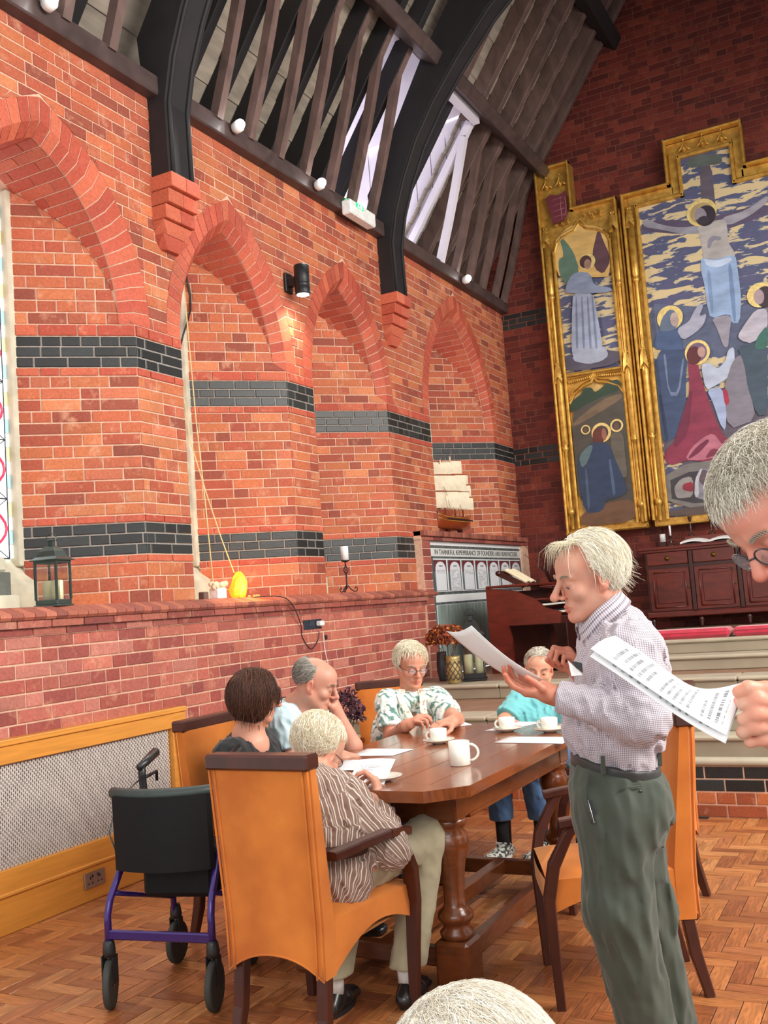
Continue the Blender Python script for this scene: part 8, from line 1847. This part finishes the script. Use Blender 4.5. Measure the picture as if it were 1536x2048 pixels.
def resample(P_, n):
    P_ = np.array([g(*p) for p in P_]); t = np.linspace(0, len(P_) - 1, n); out = []
    for x in t:
        i = min(int(x), len(P_) - 2); u = x - i; p0, p1, p2, p3 = P_[max(i - 1, 0)], P_[i], P_[i + 1], P_[min(i + 2, len(P_) - 1)]; out.append(.5 * (2 * p1 + (p2 - p0) * u + (2 * p0 - 5 * p1 + 4 * p2 - p3) * u * u + (3 * p1 - p0 - 3 * p2 + p3) * u ** 3))
    return np.array(out)
tp, bt = resample(top, 22), resample(bot, 22)
for k, (off, lab) in enumerate(((0, 'large-print sheet held by the man at the right edge'), (.004, 'second sheet just beneath the large-print sheet at the right'))):
    dn = (-U_ * 1.0 + F_ * .3) * off; G = [[tp[j] * u + bt[j] * (1 - u) + dn * (1 + 2.2 * (1 - u)) + U_ * .004 * math.sin(math.pi * u) for j in range(22)] for u in np.linspace(0, 1, 10)]
    paper_grid([row[::-1] for row in G], 'sheet_of_paper', lab, M_print2, th=.0005)

# 8 ---- white-haired head at the bottom edge
root = person('person in the foreground at the bottom edge, only the top of a white-haired head showing', (*g(955, 2300, .9)[:2], 0))
c = g(955, 2300, .86); B = frame_of(F_ * .8 + R_ * .1 - U_ * .45, U_); nb = g(955, 2560, .88); f = Fld(); add_head(f, c, B, 1.0, neck=nb); parts = [skin_part(f, .005, 'd8a890')]
pel = A(nb[0] + .02, nb[1] - .18, .50); shL, shR = nb - R_ * .18 - A(0, 0, .06), nb + R_ * .18 - A(0, 0, .06); f = Fld(); torso(f, pel, pel + (nb - pel) * .4, pel + (nb - pel) * .75, nb, shL, shR, (.13, .13, .14), (.09, .09, .09), .045)
fw_ = nrm(A(FV[0], FV[1], 0)); rw_ = A(fw_[1], -fw_[0], 0)
lg = [(pel + rw_ * e * .09, pel + rw_ * e * .1 + fw_ * .38, A(*(pel + rw_ * e * .1 + fw_ * .38)[:2], .1)) for e in (-1, 1)]
for h_, k_, a_ in lg: f.cap(h_, k_, .075, .055).cap(k_, a_, .05, .038)
parts.append(skin_part(f, .016, 'd8a890')); V, F, Cc = join(parts); mesh_np('body', V, F, M_skin, root, smooth=True, col=Cc)
f = Fld(); torso(f, pel, pel + (nb - pel) * .4, pel + (nb - pel) * .75, nb, shL, shR, (.165, .165, .17), (.115, .12, .115), .065)
for sh, e in ((shL, -1), (shR, 1)): el = sh + A(0, 0, -.24) + rw_ * e * .03 + fw_ * .04; f.cap(sh, el, .06, .052, .04).cap(el, el + fw_ * .2 - rw_ * e * .08, .052, .042, .03)
cloth_mesh(root, 'cardigan', f, .012, cl('slate_blue_knit', f_plain('5c7890', .1)), wr(.005, 14, 12), 1)
f = Fld(); f.cap(pel, pel + fw_ * .05, .11, .11, .04, side=rw_, rs=(.17, .17))
for h_, k_, a_ in lg: f.cap(h_, k_, .09, .07, .05).cap(k_, a_, .068, .058, .04)
cloth_mesh(root, 'skirt', f, .014, cl('navy_cotton', f_plain('23304c', .1)), None, 1)
st_ = thing('stool', 'plain dark stool under the person at the bottom edge', 'stool', (pel[0], pel[1], 0)); MB().box((pel[0] - .2, pel[1] - .2, .36), (pel[0] + .2, pel[1] + .2, .395), .01).build('seat', M_chw, st_)
for sx in (-1, 1):
    for sy in (-1, 1): MB().bar((pel[0] + sx * .17, pel[1] + sy * .17, 0), (pel[0] + sx * .16, pel[1] + sy * .16, .36), .03, .03).build('leg', M_chw, st_)
al = lambda D: D[..., 2] + .35 - .55 * np.clip(D[..., 1], 0, 1)
hair(root, c, B, 1.0, '', 14000, .05, ('f2ecdc', 'e4dccc', 'fffaf0', 'd4cab6'), .00038, comb=lambda u: np.stack([u[:, 0] * .9 + .7, -.3 + u[:, 1] * .3, -.2 * np.ones(len(u))], 1), grav=.15, lift=.035, allow=al, outer=(1.12, 1.10, 1.12), seed=81, frizz=.22, curlf=.25)
